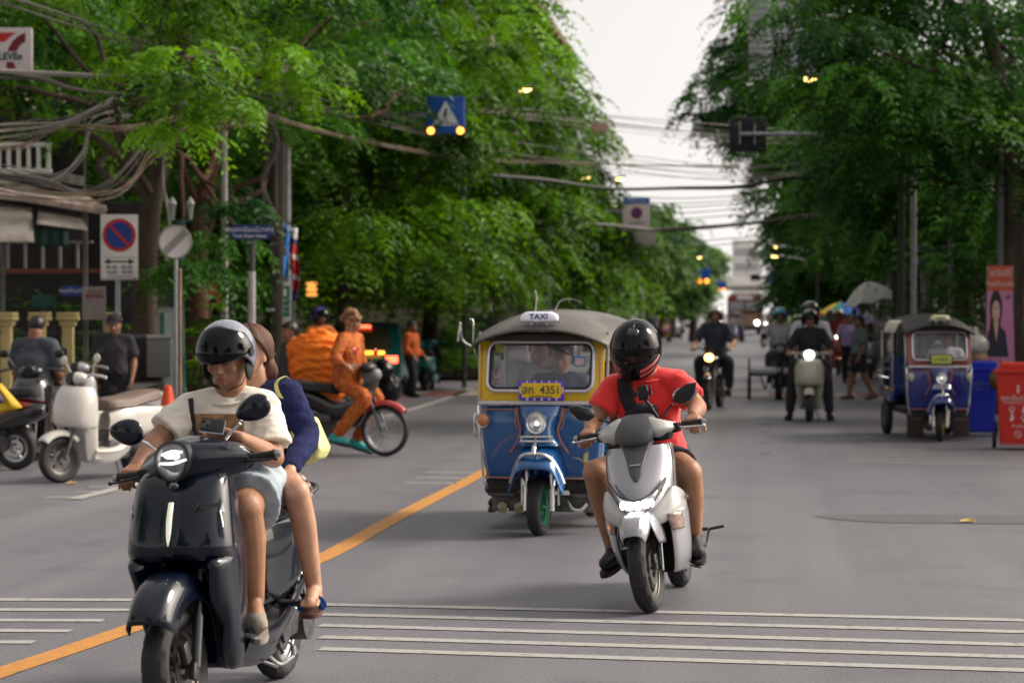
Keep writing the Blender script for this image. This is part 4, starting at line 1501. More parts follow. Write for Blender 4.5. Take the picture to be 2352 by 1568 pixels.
 mb.loft([[(-.09, -.46, 1.075), (0, -.475, 1.09), (.09, -.46, 1.075)], [(-.095, -.36, 1.095), (0, -.36, 1.115), (.095, -.36, 1.095)], [(-.085, -.27, 1.07), (0, -.27, 1.09), (.085, -.27, 1.07)]], 4, 4)
 mb.xf(SH); solid(mb.build('instrument_cover', M_NAVY, cw), .03)
 # headlight: rounded triangle
 def hl(s, y, zoff=0, n=40):
  out = []
  for k in range(n):
   a = 2 * PI * k / n
   ca, sa = math.cos(a), math.sin(a)
   rr_ = .064 * (1 + .06 * math.cos(3 * (a + PI / 2)) - .02 * math.cos(2 * a))
   out.append((s * rr_ * ca * 1.0, y + .35 * (s * rr_ * sa) * .55, 1.022 + zoff + s * rr_ * sa * 1.06))
  return out
 mb = MB().grid([hl(1.22, -.505), hl(1.20, -.560), hl(1.08, -.566), hl(1.02, -.556)], closed=True)
 mb.xf(SH); bz = mb.build('headlight_bezel', M_BLACK, t)
 mb = MB().grid([hl(1.03, -.552), hl(.9, -.53), hl(.6, -.515), hl(.05, -.51)], closed=True)
 mb.xf(SH); rf = mb.build('headlight', mat('lamp_reflector', (.62, .63, .65), .15, metal=1, noise=.35, nscale=38), t)
 mb = MB()
 mb.tube([(-.058, -.548, 1.018), (0, -.556, 1.010), (.058, -.548, 1.018)], [.004, .006, .004], 8, smooth=3)
 mb.tube([(-.045, -.548, 1.050), (0, -.553, 1.058), (.045, -.548, 1.050)], [.0045, .006, .0045], 8, smooth=3)
 mb.xf(SH); mb.build('light_guide', mat('frosted_guide', (.7, .72, .75), .3, emit=(1, .98, .92), estr=1.4), rf)
 mb = MB()
 mb.ell((-.004, -.545, 1.046), (.034, .009, .016), None, 16, 8)
 mb.ell((.014, -.545, 1.036), (.016, .009, .012), None, 12, 8)
 mb.xf(SH); mb.build('bulb', M_LED, rf)
 mb = MB().grid([hl(1.05, -.560), hl(.85, -.575), hl(.5, -.584), hl(.05, -.586)], closed=True)
 mb.xf(SH); mb.build('lens', M_LENS, rf)
 grip_and_lever(t, .245, .352, -.325, .985, SH, M_BLACK, 1)
 grip_and_lever(t, -.245, -.352, -.325, .985, SH, M_BLACK, -1)
 mb = MB()
 for sg in (-1, 1):
  mb.tube([(sg * .17, -.44, .94), (sg * .13, -.50, .90), (sg * .06, -.50, .91), (sg * .03, -.45, .93)], .005, 6, smooth=3)
 mb.tube([(-.20, -.42, .945), (-.12, -.49, .905), (0, -.50, .90), (.10, -.47, .93)], .0045, 6, smooth=3)
 mb.xf(SH); mb.build('cable', M_BLACK, t)
 mirror_part(t, (.155, -.345, 1.075), (.235, -.36, 1.13), (.305, -.375, 1.18), (.080, .052, .034), M_NAVY, SH, tilt=R(-14))
 mirror_part(t, (-.155, -.345, 1.075), (-.205, -.36, 1.12), (-.262, -.375, 1.168), (.076, .054, .034), M_NAVY, SH, tilt=R(14))
 rig.gl = SH @ Vector((-.30, -.325, .985)); rig.gr = SH @ Vector((.30, -.325, .985))
 return t, rig
navy, rigA = navy_scooter()
# ================================================================ SILVER-WHITE SCOOTER
def silver_scooter():
 F = G(1494, 1405)
 Bc = G(1556, 1353)
 loc, rz = place_fb(F, Bc)
 d = (F - Bc); d.z = 0
 mid = F - d.normalized() * .64
 rig = Rig((mid.x, mid.y, 0), rz, R(-6.5))
 t = thing('scooter', 'silver white scooter ridden by the person in red, wide V-shaped headlight lit', 'scooter', rig.loc, rot=rig.rot)
 ST = steer(None, R(-5))
 fy, ry = -.64, .64
 S_ = M_SILV
 # front shield
 tb = [
  (.905, [(0, -.49), (.04, -.492), (.08, -.490), (.115, -.475), (.148, -.445), (.175, -.405), (.185, -.37)]),
  (.860, [(0, -.53), (.045, -.530), (.09, -.522), (.130, -.502), (.163, -.468), (.185, -.425), (.190, -.37)]),
  (.780, [(0, -.595), (.05, -.590), (.10, -.572), (.140, -.542), (.170, -.498), (.188, -.445), (.190, -.37)]),
  (.700, [(0, -.655), (.05, -.646), (.10, -.618), (.138, -.578), (.165, -.525), (.182, -.46), (.185, -.37)]),
  (.630, [(0, -.695), (.045, -.684), (.09, -.650), (.130, -.602), (.160, -.540), (.175, -.47), (.180, -.37)]),
  (.570, [(0, -.712), (.04, -.700), (.08, -.666), (.118, -.612), (.150, -.548), (.168, -.475), (.172, -.37)]),
  (.530, [(0, -.700), (.03, -.690), (.06, -.664), (.10, -.610), (.138, -.548), (.158, -.475), (.165, -.37)]),
 ]
 MB().loft(half_rows(tb), 3, 3).build('front_shield', S_, t, sharp=50)
 mb = MB()
 for sg in (-1, 1):
  mb.tube([(sg * r_[1][5][0] * 1.0, r_[1][5][1] - .004, r_[0]) for r_ in tb], .0022, 6, smooth=2)
 mb.build('panel_seam', M_GREYP, t)
 # black V panel with slot
 mb = MB()
 rows = []
 for z, w, y in ((.935, .098, -.475), (.905, .088, -.502), (.86, .066, -.542), (.80, .046, -.592), (.755, .034, -.624), (.725, .016, -.642)):
  rows.append([(-w, y + .012 + w * .12, z), (-w * .8, y - .004, z), (0, y - .010, z), (w * .8, y - .004, z), (w, y + .012 + w * .12, z)])
 mb.loft(rows, 3, 2)
 v = mb.build('centre_panel', M_GREYP, t, sharp=30)
 mb = MB().box((0, -.598, .806), (.062, .012, .010), (R(-40), 0, 0), bev=.003)
 mb.build('vent_slot', M_STEEL, v)
 mb = MB().box((0, -.515, .928), (.075, .004, .028), (R(-48), 0, R(3)), bev=.001)
 st = mb.build('paper_sticker', M_WHITE, v)
 # headlight unit: a wide V
 def hrow(f, off):
  top = [(-.158, .722), (-.13, .685), (-.09, .648), (-.045, .628), (0, .620), (.045, .628), (.09, .648), (.13, .685), (.158, .722)]
  bot = [(-.158, .716), (-.142, .655), (-.112, .598), (-.066, .552), (0, .505), (.066, .552), (.112, .598), (.142, .655), (.158, .716)]
  out = []
  for (x, zt), (_, zb) in zip(top, bot):
   z = zt + (zb - zt) * f
   ax = abs(x)
   y = -.750 + ax * ax * 5.2 + max(0, z - .62) * .40 + off
   out.append((x, y, z))
  return out
 mb = MB().loft([hrow(f, .010) for f in (0, .25, .5, .75, 1)], 2, 3)
 o = mb.build('headlight', mat('lamp_reflector2', (.75, .76, .78), .18, metal=1, noise=.35, nscale=34), t, sharp=60)
 mb = MB().loft([hrow(f, -.012 - .012 * math.sin(PI * f)) for f in (0, .25, .5, .75, 1)], 2, 3)
 mb.build('lens', M_LENS, o)
 mb = MB().tube([hrow(0, -.004)[i] for i in range(9)] + [hrow(1, -.004)[i] for i in range(8, -1, -1)], .0055, 6, closed=True)
 mb.build('headlight_bezel', M_BLACK, o)
 mb = MB()
 for x, w in ((-.036, .028), (.012, .026), (.058, .026), (-.074, .016), (.088, .012)):
  p = hrow(.45, -.008)
  y = -.750 + x * x * 5.2 - .006
  mb.ell((x, y, .592 + abs(x) * .12), (w, .011, .024), None, 14, 8)
 mb.build('bulb', M_LED, o)
 for sg in (-1, 1):
  mb = MB()
  mb.lathe([(.001, 0), (.011, 0), (.014, .004), (.014, .012)], (sg * .128, -.650, .665), 18, 'Y')
  mb.build('position_lamp', M_BLACK, o)
 # white shoulders beside and under the headlight
 for sg in (-1, 1):
  rows = []
  for x, z0, z1, y0, y1 in ((.045, .545, .505, -.700, -.690), (.095, .592, .505, -.672, -.668), (.140, .645, .520, -.620, -.640), (.185, .690, .545, -.560, -.590), (.212, .672, .55, -.490, -.510), (.222, .645, .55, -.42, -.43), (.216, .62, .53, -.30, -.32)):
   rows.append([(sg * x, y0 + .03, z0 + .006), (sg * x, y0, z0), (sg * (x + .006), (y0 + y1) / 2 - .012, (z0 + z1) / 2), (sg * x, y1, z1), (sg * x * .96, y1 + .05, z1 - .012)])
  rows = [[(a, b + .025, c - .028) for a, b, c in r_] for r_ in rows]
  solid(MB().loft(rows, 3, 3).build('shoulder_panel', M_PEARL, t, sharp=40), .006)
  # indicator
  rows = []
  for z, xa, xb, ya, yb in ((.528, .150, .214, -.612, -.52), (.48, .152, .216, -.60, -.50), (.435, .162, .212, -.575, -.49)):
   rows.append([(sg * xa, ya, z), (sg * (xa + xb) / 2, (ya + yb) / 2 - .018, z), (sg * xb, yb, z)])
  o = MB().loft(rows, 3, 3).build('turn_signal', mat('smoked_signal', (.30, .20, .17), .12, coat=1, noise=.4, nscale=40), t)
  solid(o, .01)
  MB().ell((sg * .185, -.545, .478), (.016, .01, .02)).build('bulb', mat('amber_bulb', (.8, .3, .12), .2, emit=(1, .3, .1), estr=.35), o)
  # lower leg panel, silver
  rows = []
  for z, xa, xb, ya, yb in ((.545, .148, .225, -.600, -.44), (.50, .150, .226, -.585, -.42), (.43, .158, .222, -.565, -.40), (.34, .155, .215, -.53, -.36), (.25, .145, .200, -.48, -.31), (.19, .128, .172, -.42, -.24)):
   rows.append([(sg * xa * .97, ya + .05, z), (sg * xa, ya, z), (sg * (xa * .5 + xb * .5), (ya + yb) / 2 - .03, z), (sg * xb, yb - .02, z), (sg * xb * 1.0, yb + .08, z), (sg * xb * .95, yb + .17, z)])
  solid(MB().loft(rows, 3, 3).build('leg_panel', S_, t, sharp=40), .006)
 # dark inside behind the wheel
 MB().loft([[(-.16, -.52, .55), (0, -.60, .56), (.16, -.52, .55)], [(-.15, -.36, .5), (0, -.36, .5), (.15, -.36, .5)], [(-.14, -.33, .3), (0, -.33, .3), (.14, -.33, .3)], [(-.13, -.30, .18), (0, -.30, .18), (.13, -.30, .18)]], 3, 3).build('inner_panel', M_BLACKM, t)
 mb = MB()
 mb.loft([[(-.16, -.38, .90), (0, -.35, .92), (.16, -.38, .90)], [(-.18, -.34, .7), (0, -.28, .7), (.18, -.34, .7)], [(-.18, -.3, .35), (0, -.24, .35), (.18, -.3, .35)]], 3, 3)
 solid(mb.build('leg_shield', M_GREYP, t), .01)
 # floor and belly
 rows = []
 for y, w, zt, zb in ((-.34, .19, .33, .19), (-.1, .195, .325, .17), (.15, .18, .33, .18), (.35, .16, .40, .24), (.6, .14, .5, .36)):
  rows.append([(w, y, zt), (w + .004, y, zt - .05), (w * .8, y, zb), (0, y, zb), (-w * .8, y, zb), (-w - .004, y, zt - .05), (-w, y, zt), (0, y, zt + .005), (w, y, zt)])
 MB().loft(rows, 4, 2).build('floorboard', S_, t, sharp=40)
 rows = []
 for y, w, zt, zb in ((.0, .10, .66, .34), (.12, .14, .72, .36), (.3, .17, .75, .38), (.55, .175, .77, .44), (.8, .14, .79, .56), (.96, .07, .80, .68), (1.0, .02, .79, .73)):
  m_ = (zt + zb) / 2
  rows.append([(w * .8, y, zt), (w, y, zt - .04), (w * 1.02, y, m_ + .06), (w * .9, y, m_), (w * .92, y, m_ - .06), (w * .8, y, zb), (0, y, zb), (-w * .8, y, zb), (-w * .92, y, m_ - .06), (-w * .9, y, m_), (-w * 1.02, y, m_ + .06), (-w, y, zt - .04), (-w * .8, y, zt)])
 MB().loft(rows, 4, 2).build('body_panel', M_PEARL, t, sharp=50)
 rows = []
 for y, w, z, h in ((.0, .06, .72, .02), (.04, .12, .745, .045), (.2, .15, .765, .05), (.42, .155, .775, .05), (.5, .15, .80, .055), (.75, .13, .82, .045), (.86, .05, .82, .02)):
  rows.append([(w, y, z - .05), (w * 1.02, y, z - .01), (w * .8, y, z + h * .65), (0, y, z + h * .8), (-w * .8, y, z + h * .65), (-w * 1.02, y, z - .01), (-w, y, z - .05)])
 MB().loft(rows, 4, 3).build('seat', M_BLACKM, t, sharp=60)
 mb = MB()
 mb.box((.09, .40, .27), (.09, .40, .13), bev=.03)
 mb.cyl((.06, .62, .26), (.15, .62, .26), .08, 20)
 mb.build('engine', M_ENG, t)
 for sg in (-1, 1):
  mb = MB()
  mb.box((sg * .20, .36, .35), (.08, .04, .02), bev=.008)
  mb.tube([(sg * .12, .34, .36), (sg * .2, .36, .35)], .011)
  mb.build('foot_peg', M_BLACKM, t)
 mb = MB()
 mb.tube([(.15, .40, .30), (.19, .52, .24), (.205, .58, .30), (.215, .60, .33)], .009, 8, smooth=3)
 mb.tube([(.215, .60, .33), (.30, .60, .338)], .009, 8)
 mb.tube([(.12, .1, .19), (.19, .16, .15), (.20, .3, .2)], .009, 8, smooth=2)
 mb.build('kick_starter', M_BLACK, t)
 MB().tube([(-.09, .15, .24), (-.13, .3, .2), (-.15, .45, .24), (-.155, .85, .33)], [.02, .025, .05, .055], 14, smooth=3).build('muffler', M_BLACKM, t)
 wheel(t, (0, ry, .24), .24, .108, M_BLACKP, 5, 'rear_wheel')
 mb = MB(); fender(mb, (0, ry, .24), .265, .14, -80, 10); solid(mb.build('rear_fender', M_BLACKM, t), .006)
 MB().ell((0, 1.0, .72), (.07, .02, .035)).build('tail_light', M_REDL, t)
 # steered parts
 fw = wheel(t, (0, fy, .24), .24, .102, mat('worn_rim', (.16, .155, .15), .4, metal=.8), 5, 'front_wheel')
 for o in [fw] + kids(fw): o.data.transform(ST)
 mb = MB()
 rows = []
 for a, w, r_, cr in ((-58, .060, .268, .006), (-40, .078, .272, .012), (-15, .085, .285, .020), (8, .082, .300, .028), (28, .078, .305, .030), (42, .068, .300, .028), (50, .052, .292, .018)):
  an = R(a)
  row = []
  for u in (-1.25, -1.0, -.62, 0, .62, 1.0, 1.25):
   q = r_ + (cr if abs(u) < .1 else (cr * .8 if abs(u) < .7 else 0)) - (.05 if abs(u) > 1.1 else (.012 if abs(u) > .9 else 0))
   row.append((u * w if abs(u) < 1.1 else math.copysign(w * 1.06, u), fy - q * math.sin(an), .24 + q * math.cos(an)))
  rows.append(row)
 mb.loft(rows, 4, 2)
 mb.xf(ST); o = mb.build('front_fender', S_, t, sharp=28); solid(o, .005)
 mb = MB()
 for sg in (-1, 1):
  rows = [[(sg * .085, fy + .11, .50), (sg * .088, fy - .02, .54), (sg * .085, fy - .12, .50)], [(sg * .108, fy + .12, .44), (sg * .115, fy + .0, .46), (sg * .105, fy - .11, .43)], [(sg * .105, fy + .15, .36), (sg * .118, fy + .04, .37), (sg * .100, fy - .02, .37)]]
  mb.loft(rows, 3, 3)
 mb.xf(ST); o = mb.build('fork_cover', S_, t); solid(o, .004)
 mb = MB()
 for sg in (-1, 1):
  mb.tube([(sg * .078, -.50, .60), (sg * .080, -.575, .42)], .0145, 14)
  mb.tube([(sg * .080, -.565, .45), (sg * .081, -.635, .22)], .020, 14)
 mb.cyl((-.095, fy, .24), (.095, fy, .24), .010)
 mb.box((.072, -.72, .28), (.03, .045, .09), bev=.01)
 mb.xf(ST); mb.build('front_fork', M_BLACKP, t)
 # handlebar cowl: black middle, white wings
 rows = []
 for z, w, y in ((1.06, .072, -.385), (1.045, .098, -.43), (1.00, .108, -.487), (.955, .088, -.515), (.93, .065, -.508), (.915, .05, -.46)):
  rows.append([(-w, y + .05, z - .006), (-w * .75, y + .008, z), (0, y - .012, z + .004), (w * .75, y + .008, z), (w, y + .05, z - .006)])
 mb = MB().loft(rows, 3, 3)
 mb.xf(ST); o = mb.build('instrument_cowl', M_GREYP, t, sharp=30); solid(o, .02)
 for sg in (-1, 1):
  rows = []
  for x, zt, zb, y in ((.055, 1.052, .985, -.43), (.085, 1.060, .945, -.47), (.125, 1.045, .935, -.475), (.175, 1.025, .945, -.44), (.215, 1.010, .955, -.39), (.235, 1.0, .965, -.36)):
   rows.append([(sg * x, y + .10, zt - .01), (sg * x, y + .04, zt), (sg * x, y, (zt * .6 + zb * .4)), (sg * x, y + .004, (zt * .3 + zb * .7)), (sg * x, y + .05, zb)])
  mb = MB().loft(rows, 3, 3)
  mb.xf(ST); o = mb.build('cowl_wing', M_PEARL, t, sharp=35); solid(o, .01)
 mb = MB()
 mb.box((0, -.36, .955), (.38, .12, .075), bev=.03)
 for sg in (-1, 1):
  mb.box((sg * .205, -.355, .978), (.07, .075, .055), bev=.015)
 mb.box((0, -.40, .905), (.16, .12, .06), bev=.02)
 mb.xf(ST); mb.build('cowl_underside', M_BLACK, t)
 grip_and_lever(t, .245, .36, -.335, .99, ST, M_CHROME, 1)
 grip_and_lever(t, -.245, -.36, -.335, .99, ST, M_CHROME, -1)
 mirror_part(t, (.15, -.36, 1.05), (.22, -.37, 1.11), (.295, -.385, 1.155), (.082, .052, .020), M_BLACK, ST, stem=M_BLACK, shape='angular', tilt=R(-8))
 mirror_part(t, (-.15, -.36, 1.045), (-.22, -.37, 1.08), (-.30, -.385, 1.125), (.078, .046, .020), M_BLACK, ST, stem=M_BLACK, shape='angular', tilt=R(6))
 # phone holder on a stalk
 mb = MB()
 mb.tube([(.115, -.34, 1.05), (.085, -.36, 1.12), (.062, -.37, 1.165)], .010, 8)
 mb.box((.06, -.375, 1.195), (.06, .022, .085), bev=.01)
 for sg in (-1, 1):
  mb.box((.06 + sg * .043, -.375, 1.19), (.018, .03, .03), bev=.004)
  mb.box((.06 + sg * .050, -.385, 1.215), (.010, .02, .03), bev=.003)
 mb.ell((.085, -.36, 1.115), (.016, .016, .016))
 mb.xf(ST); mb.build('phone_holder', M_BLACK, t)
 # model script on the shoulder
 tm = text_mesh('YAMAHA', .030, .001, 'CENTER', .0005)
 tm.materials.append(mat('dark_letter', (.12, .12, .13), .5))
 lt = link('lettering', tm, t)
 lt.matrix_local = Matrix.Translation(Vector((.2375, -.40, .60))) @ Matrix(((0, 0, 1), (1, 0, 0), (0, 1, 0))).to_4x4() @ Matrix.Rotation(R(-8), 4, 'Z')
 rig.gl = ST @ Vector((-.305, -.335, .99)); rig.gr = ST @ Vector((.305, -.335, .99))
 return t, rig
silver, rigB = silver_scooter()
# ================================================================ THREE-WHEELED TAXIS
M_ROOF = mat('grey_canvas_roof', (.085, .078, .068), .6, noise=.2, nscale=4, coat=.15)
M_BLKROOF = mat('black_canvas_roof', (.02, .019, .02), .55)
M_GLASS = mat('windscreen_glass', (.35, .38, .42), .03, alpha=.30, spec=1.0)
M_TYEL = mat('taxi_yellow_paint', (.74, .47, .008), .3, coat=.6)
M_TBLUE = mat('taxi_blue_paint', (.004, .095, .30), .22, coat=1, noise=.12, nscale=2)
M_TDBLUE = mat('taxi_dark_blue_paint', (.006, .022, .19), .25, coat=1)
M_TRED = mat('taxi_maroon_paint', (.22, .045, .03), .3, coat=.8)
M_ORLINE = mat('orange_pinstripe', (.55, .20, .10), .4)
M_PLATE = mat('yellow_plate', (.85, .55, .01), .5)
M_TXT = mat('dark_letters', (.03, .07, .08), .5)
M_DIRTY = mat('dirty_metal', (.16, .15, .14), .6, metal=.5, noise=.5, nscale=12)
M_INT = mat('dark_interior', (.02, .018, .018), .7)
def tuktuk(loc, rz, label, blue, belt, roof, plate_txt, hubcol, main=True, signcol=None, strips=False, group=None, simple=False):
 """front at local -y; origin under the middle. 1.2 wide body, 2.9 long"""
 t = thing('three_wheeled_taxi', label, 'taxi', loc, rz, group)
 W = .545
 fy = -1.05
 # cab front: blue lower panel with a bulge in the middle
 rows = []
 for z, w, yc in ((.44, .50, -.98), (.60, .525, -1.02), (.78, .545, -1.045), (.93, .555, -1.05), (1.03, .56, -1.03)):
  rows.append([(-w, yc + .40, z), (-w, yc + .16, z), (-w * .97, yc + .05, z), (-w * .85, yc + .005, z), (-w * .45, yc - .012, z), (0, yc - .02, z), (w * .45, yc - .012, z), (w * .85, yc + .005, z), (w * .97, yc + .05, z), (w, yc + .16, z), (w, yc + .40, z)])
 mb = MB().loft(rows, 3, 2)
 fp = mb.build('front_panel', blue, t, sharp=60); solid(fp, .012)
 # raised nose behind the lamp
 mb = MB()
 rows = []
 for z, w, d in ((1.03, .165, .06), (.95, .150, .11), (.86, .130, .14), (.78, .145, .15), (.72, .20, .16)):
  rows.append([(-w * 1.15, -1.055, z), (-w, -1.06 - d * .5, z), (-w * .5, -1.06 - d, z), (w * .5, -1.06 - d, z), (w, -1.06 - d * .5, z), (w * 1.15, -1.055, z)])
 mb.loft(rows, 3, 2)
 mb.poly([rows[0][i] for i in range(6)])
 mb.build('nose', blue, fp, sharp=40)
 for sg in (-1, 1):
  mb = MB().tube([(sg * .205, -1.075, 1.02), (sg * .195, -1.085, .93), (sg * .165, -1.10, .84), (sg * .20, -1.10, .74), (sg * .26, -1.09, .66)], .008, 6, smooth=3)
  mb.tube([(sg * .225, -1.07, 1.0), (sg * .52, -1.05, 1.0)], .0045, 6)
  mb.tube([(sg * .215, -1.08, 1.0), (sg * .215, -1.085, .9), (sg * .19, -1.095, .84)], .0045, 6, smooth=2)
  mb.tube([(sg * .20, -1.075, .455), (sg * .50, -1.0, .455)], .006, 6)
  mb.build('pinstripe', M_ORLINE, fp)
  mb = MB().tube([(sg * .555, -1.03, 1.045), (sg * .56, -.9, 1.045), (sg * .56, -.66, 1.045)], .014, 8)
  mb.tube([(sg * .525, -.965, .44), (sg * .552, -1.01, .78), (sg * .565, -1.0, 1.03)], .011, 8, smooth=2)
  mb.tube([(sg * .525, -.965, .46), (sg * .50, -.97, .40), (sg * .48, -.93, .33)], .013, 8, smooth=2)
  mb.build('side_trim', M_CHROME, fp)
 mb = MB().box((0, -1.075, 1.055), (1.10, .035, .030), bev=.008)
 mb.build('belt_trim', mat('white_trim', (.6, .6, .66), .25, metal=.4), fp)
 # belt and windscreen surround
 def ring(w, z0, z1, r, y0, y1, n=8):
  out = []
  for cx, cz, a0 in ((w - r, z1 - r, 0), (-w + r, z1 - r, 90), (-w + r, z0 + r, 180), (w - r, z0 + r, 270)):
   for k in range(n + 1):
    a = R(a0 + 90 * k / n)
    z = cz + r * math.sin(a)
    out.append((cx + r * math.cos(a), y0 + (y1 - y0) * (z - z0) / (z1 - z0), z))
  return out
 yb, yt = -1.065, -.965
 A = ring(.555, 1.07, 1.60, .06, yb, yt); B = ring(.475, 1.145, 1.545, .085, yb + .005, yt + .004)
 mb = MB().grid([[(x, y + .05, z) for x, y, z in A], A, [(x, y - .012, z) for x, y, z in B], [(x, y + .04, z) for x, y, z in B]], closed=True)
 mb.build('windscreen_surround', belt, t, sharp=40)
 C = ring(.470, 1.150, 1.54, .08, yb, yt)
 mb = MB().tube([(x, y - .022, z) for x, y, z in C], .0135, 8, closed=True)
 fr = mb.build('windscreen_frame', mat('bright_trim', (.62, .62, .68), .2, metal=.6), t)
 Cg = ring(.452, 1.168, 1.525, .07, yb, yt)
 MB().tube([(x, y - .012, z) for x, y, z in Cg], .014, 8, closed=True).build('rubber_seal', M_RUBBER, fr)
 mb = MB().poly([(x, y - .006, z) for x, y, z in Cg])
 mb.build('windscreen', M_GLASS, t)
 MB().tube([(.05, -1.01, 1.53), (.16, -1.035, 1.49), (.26, -1.06, 1.44)], .006, 6).build('wiper', M_BLACK, t)
 for sg in (-1, 1):
  mb = MB().tube([(sg * .525, -1.075, 1.09), (sg * .53, -1.045, 1.2), (sg * .53, -.99, 1.5)], .006, 6, smooth=2)
  mb.build('pinstripe', M_ORLINE, t)
 # plate
 if plate_txt:
  px = 0.02
  mb = MB().box((px, -1.098, 1.155), (.40, .018, .152), bev=.004)
  fm = mat('purple_frame', (.07, .015, .80), .35, coat=.6) if main else M_BLACK
  pl = mb.build('number_plate', fm, t)
  MB().box((px, -1.109, 1.157), (.350, .006, .118), bev=.003).build('plate_face', M_PLATE if main else mat('plate_green', (.45, .52, .10), .5), pl)
  text(plate_txt, .092 if main else .075, M_TXT, pl, (px, -1.1135, 1.158), depth=.0008, bold=.0012)
  if main:
   text('กรุงเทพมหานคร', .030, M_TXT, pl, (px, -1.1135, 1.108), depth=.0008)
   mb = MB()
   for k in range(5):
    x = px - .125 + k * .065
    for zz, s_ in ((1.225, .6), (1.086, 1.0)):
     mb.box((x, -1.110, zz), (.030 * s_, .003, .007), (0, R(50), 0)); mb.box((x, -1.1115, zz), (.030 * s_, .003, .007), (0, R(-50), 0))
   mb.build('star_mark', mat('star_white', (.75, .72, .72), .4), pl)
   for sg in (-1, 1):
    MB().box((px + sg * .188, -1.1075, 1.157), (.018, .003, .055), bev=.001).build('plate_side', mat('pale_yellow_mark', (.75, .60, .25), .4), pl)
 # headlamp and indicators
 mb = MB()
 mb.lathe([(.060, .10), (.088, .02), (.092, 0), (.088, -.012), (.074, -.006), (.072, .004)], (0, -1.235, .905), 32, 'Y')
 hl = mb.build('headlight', M_CHROME, t)
 mb = MB().lathe([(.072, .006), (.05, .03), (.02, .04), (.001, .042)], (0, -1.235, .905), 32, 'Y')
 mb.build('reflector', mat('lamp_bowl', (.30, .30, .31), .15, metal=1, noise=.7, nscale=26), hl)
 mb = MB().ell((0, -1.215, .897), (.024, .012, .020)); mb.build('bulb', mat('pale_bulb', (.7, .68, .6), .2, emit=(1, .95, .8), estr=.8), hl)
 MB().lathe([(.073, -.004), (.05, -.016), (.001, -.022)], (0, -1.235, .905), 32, 'Y').build('lens', M_LENS, hl)
 for sg in (-1, 1):
  mb = MB().lathe([(.050, .06), (.060, .01), (.062, 0), (.058, -.01), (.050, -.006)], (sg * .505, -1.09, .915), 24, 'Y')
  s_ = mb.build('turn_signal', M_CHROME, t)
  MB().lathe([(.051, -.004), (.042, -.020), (.02, -.030), (.001, -.033)], (sg * .505, -1.09, .915), 24, 'Y').build('amber_glass', M_AMBER if main else mat('pale_glass', (.45, .42, .36), .1, coat=1, noise=.5, nscale=40), s_)
 mb = MB()
 for dz in (0, .035):
  mb.tube([(-.13, -1.225, .755 + dz), (-.12, -1.25, .757 + dz), (.12, -1.25, .757 + dz), (.13, -1.225, .755 + dz)], .009, 8, smooth=2)
 mb.tube([(-.135, -1.225, .755), (-.135, -1.225, .79)], .009, 8); mb.tube([(.135, -1.225, .755), (.135, -1.225, .79)], .009, 8)
 mb.box((0, -1.255, .772), (.012, .012, .075)); mb.build('chrome_badge', M_CHROME, t)
 # mudguard over the single front wheel
 mb = MB()
 rows = []
 for a, w in ((-62, .10), (-45, .15), (-20, .175), (5, .18), (30, .185), (55, .185)):
  an = R(a); row = []
  for u in (-1.28, -1.15, -.85, -.4, 0, .4, .85, 1.15, 1.28):
   q = .345 + .085 * (1 - (abs(u) / 1.28) ** 2.2) - (.15 * max(0, (abs(u) - .9)))
   row.append((u * w, fy - .02 - q * math.sin(an) * .9, .30 + q * math.cos(an) - max(0, abs(u) - .8) * .28))
  rows.append(row)
 # fronts open outwards like a visor
 mb.loft(rows, 3, 3)
 fd = mb.build('front_mudguard', blue, t, sharp=60); solid(fd, .008)
 edge = []
 for u in np.linspace(-1.28, 1.28, 21):
  an = R(55)
  q = .345 + .085 * (1 - (abs(u) / 1.28) ** 2.2) - (.15 * max(0, (abs(u) - .9)))
  edge.append((u * .19, fy - .03 - q * math.sin(an) * .9, .30 + q * math.cos(an) - max(0, abs(u) - .8) * .28))
 edge = []
 for u in np.linspace(-1, 1, 21):
  edge.append((u * .235, fy - .30 + abs(u) ** 2 * .14, .665 - .24 * abs(u) ** 3.2))
 MB().tube(edge, .016, 8, flat=(1, 1)).build('chrome_lip', M_CHROME, fd)
 mb = MB().tube([(0, fy - .315, .665), (0, fy - .29, .72), (0, fy - .22, .755)], [.012, .018, .012], 8, smooth=3, flat=(1, .5))
 mb.build('chrome_crest', M_CHROME, fd)
 # fork, wheel, undercarriage
 ff = fy - .05
 wheel(t, (0, ff, .235), .235, .125, hubcol, 6, 'front_wheel', M=Matrix.Rotation(R(-5 if main else -16), 4, 'Z'), disc=False, rimw=.8)
 mb = MB()
 for sg in (-1, 1):
  mb.tube([(sg * .115, ff + .02, .62), (sg * .115, ff, .40)], .034, 16)
  mb.tube([(sg * .115, ff, .42), (sg * .115, ff - .01, .20)], .024, 16)
  mb.cyl((sg * .10, ff, .235), (sg * .14, ff, .235), .022)
  mb.tube([(sg * .16, ff + .06, .62), (sg * .16, ff + .05, .24)], .012, 8)
 mb.cyl((-.13, ff, .235), (.13, ff, .235), .012)
 mb.build('front_fork', M_CHROME, t)
 mb = MB().box((0, fy + .16, .50), (.22, .04, .30), (R(8), 0, 0), bev=.01)
 mb.build('fork_plate', mat('maroon_plate', (.11, .02, .025), .6), t)
 mb = MB()
 mb.box((0, -.80, .50), (.62, .35, .30), bev=.02)
 for sg in (-1, 1):
  mb.box((sg * .38, -.90, .38), (.28, .12, .12), bev=.03)
 mb.build('underbody', M_INT, t)
 mb = MB()
 mb.box((0, -.80, .235), (.96, .06, .135), bev=.01)
 for sg in (-1, 1):
  mb.box((sg * .37, -.80, .355), (.28, .30, .13), bev=.05)
 mb.build('bumper_beam', M_DIRTY, t)
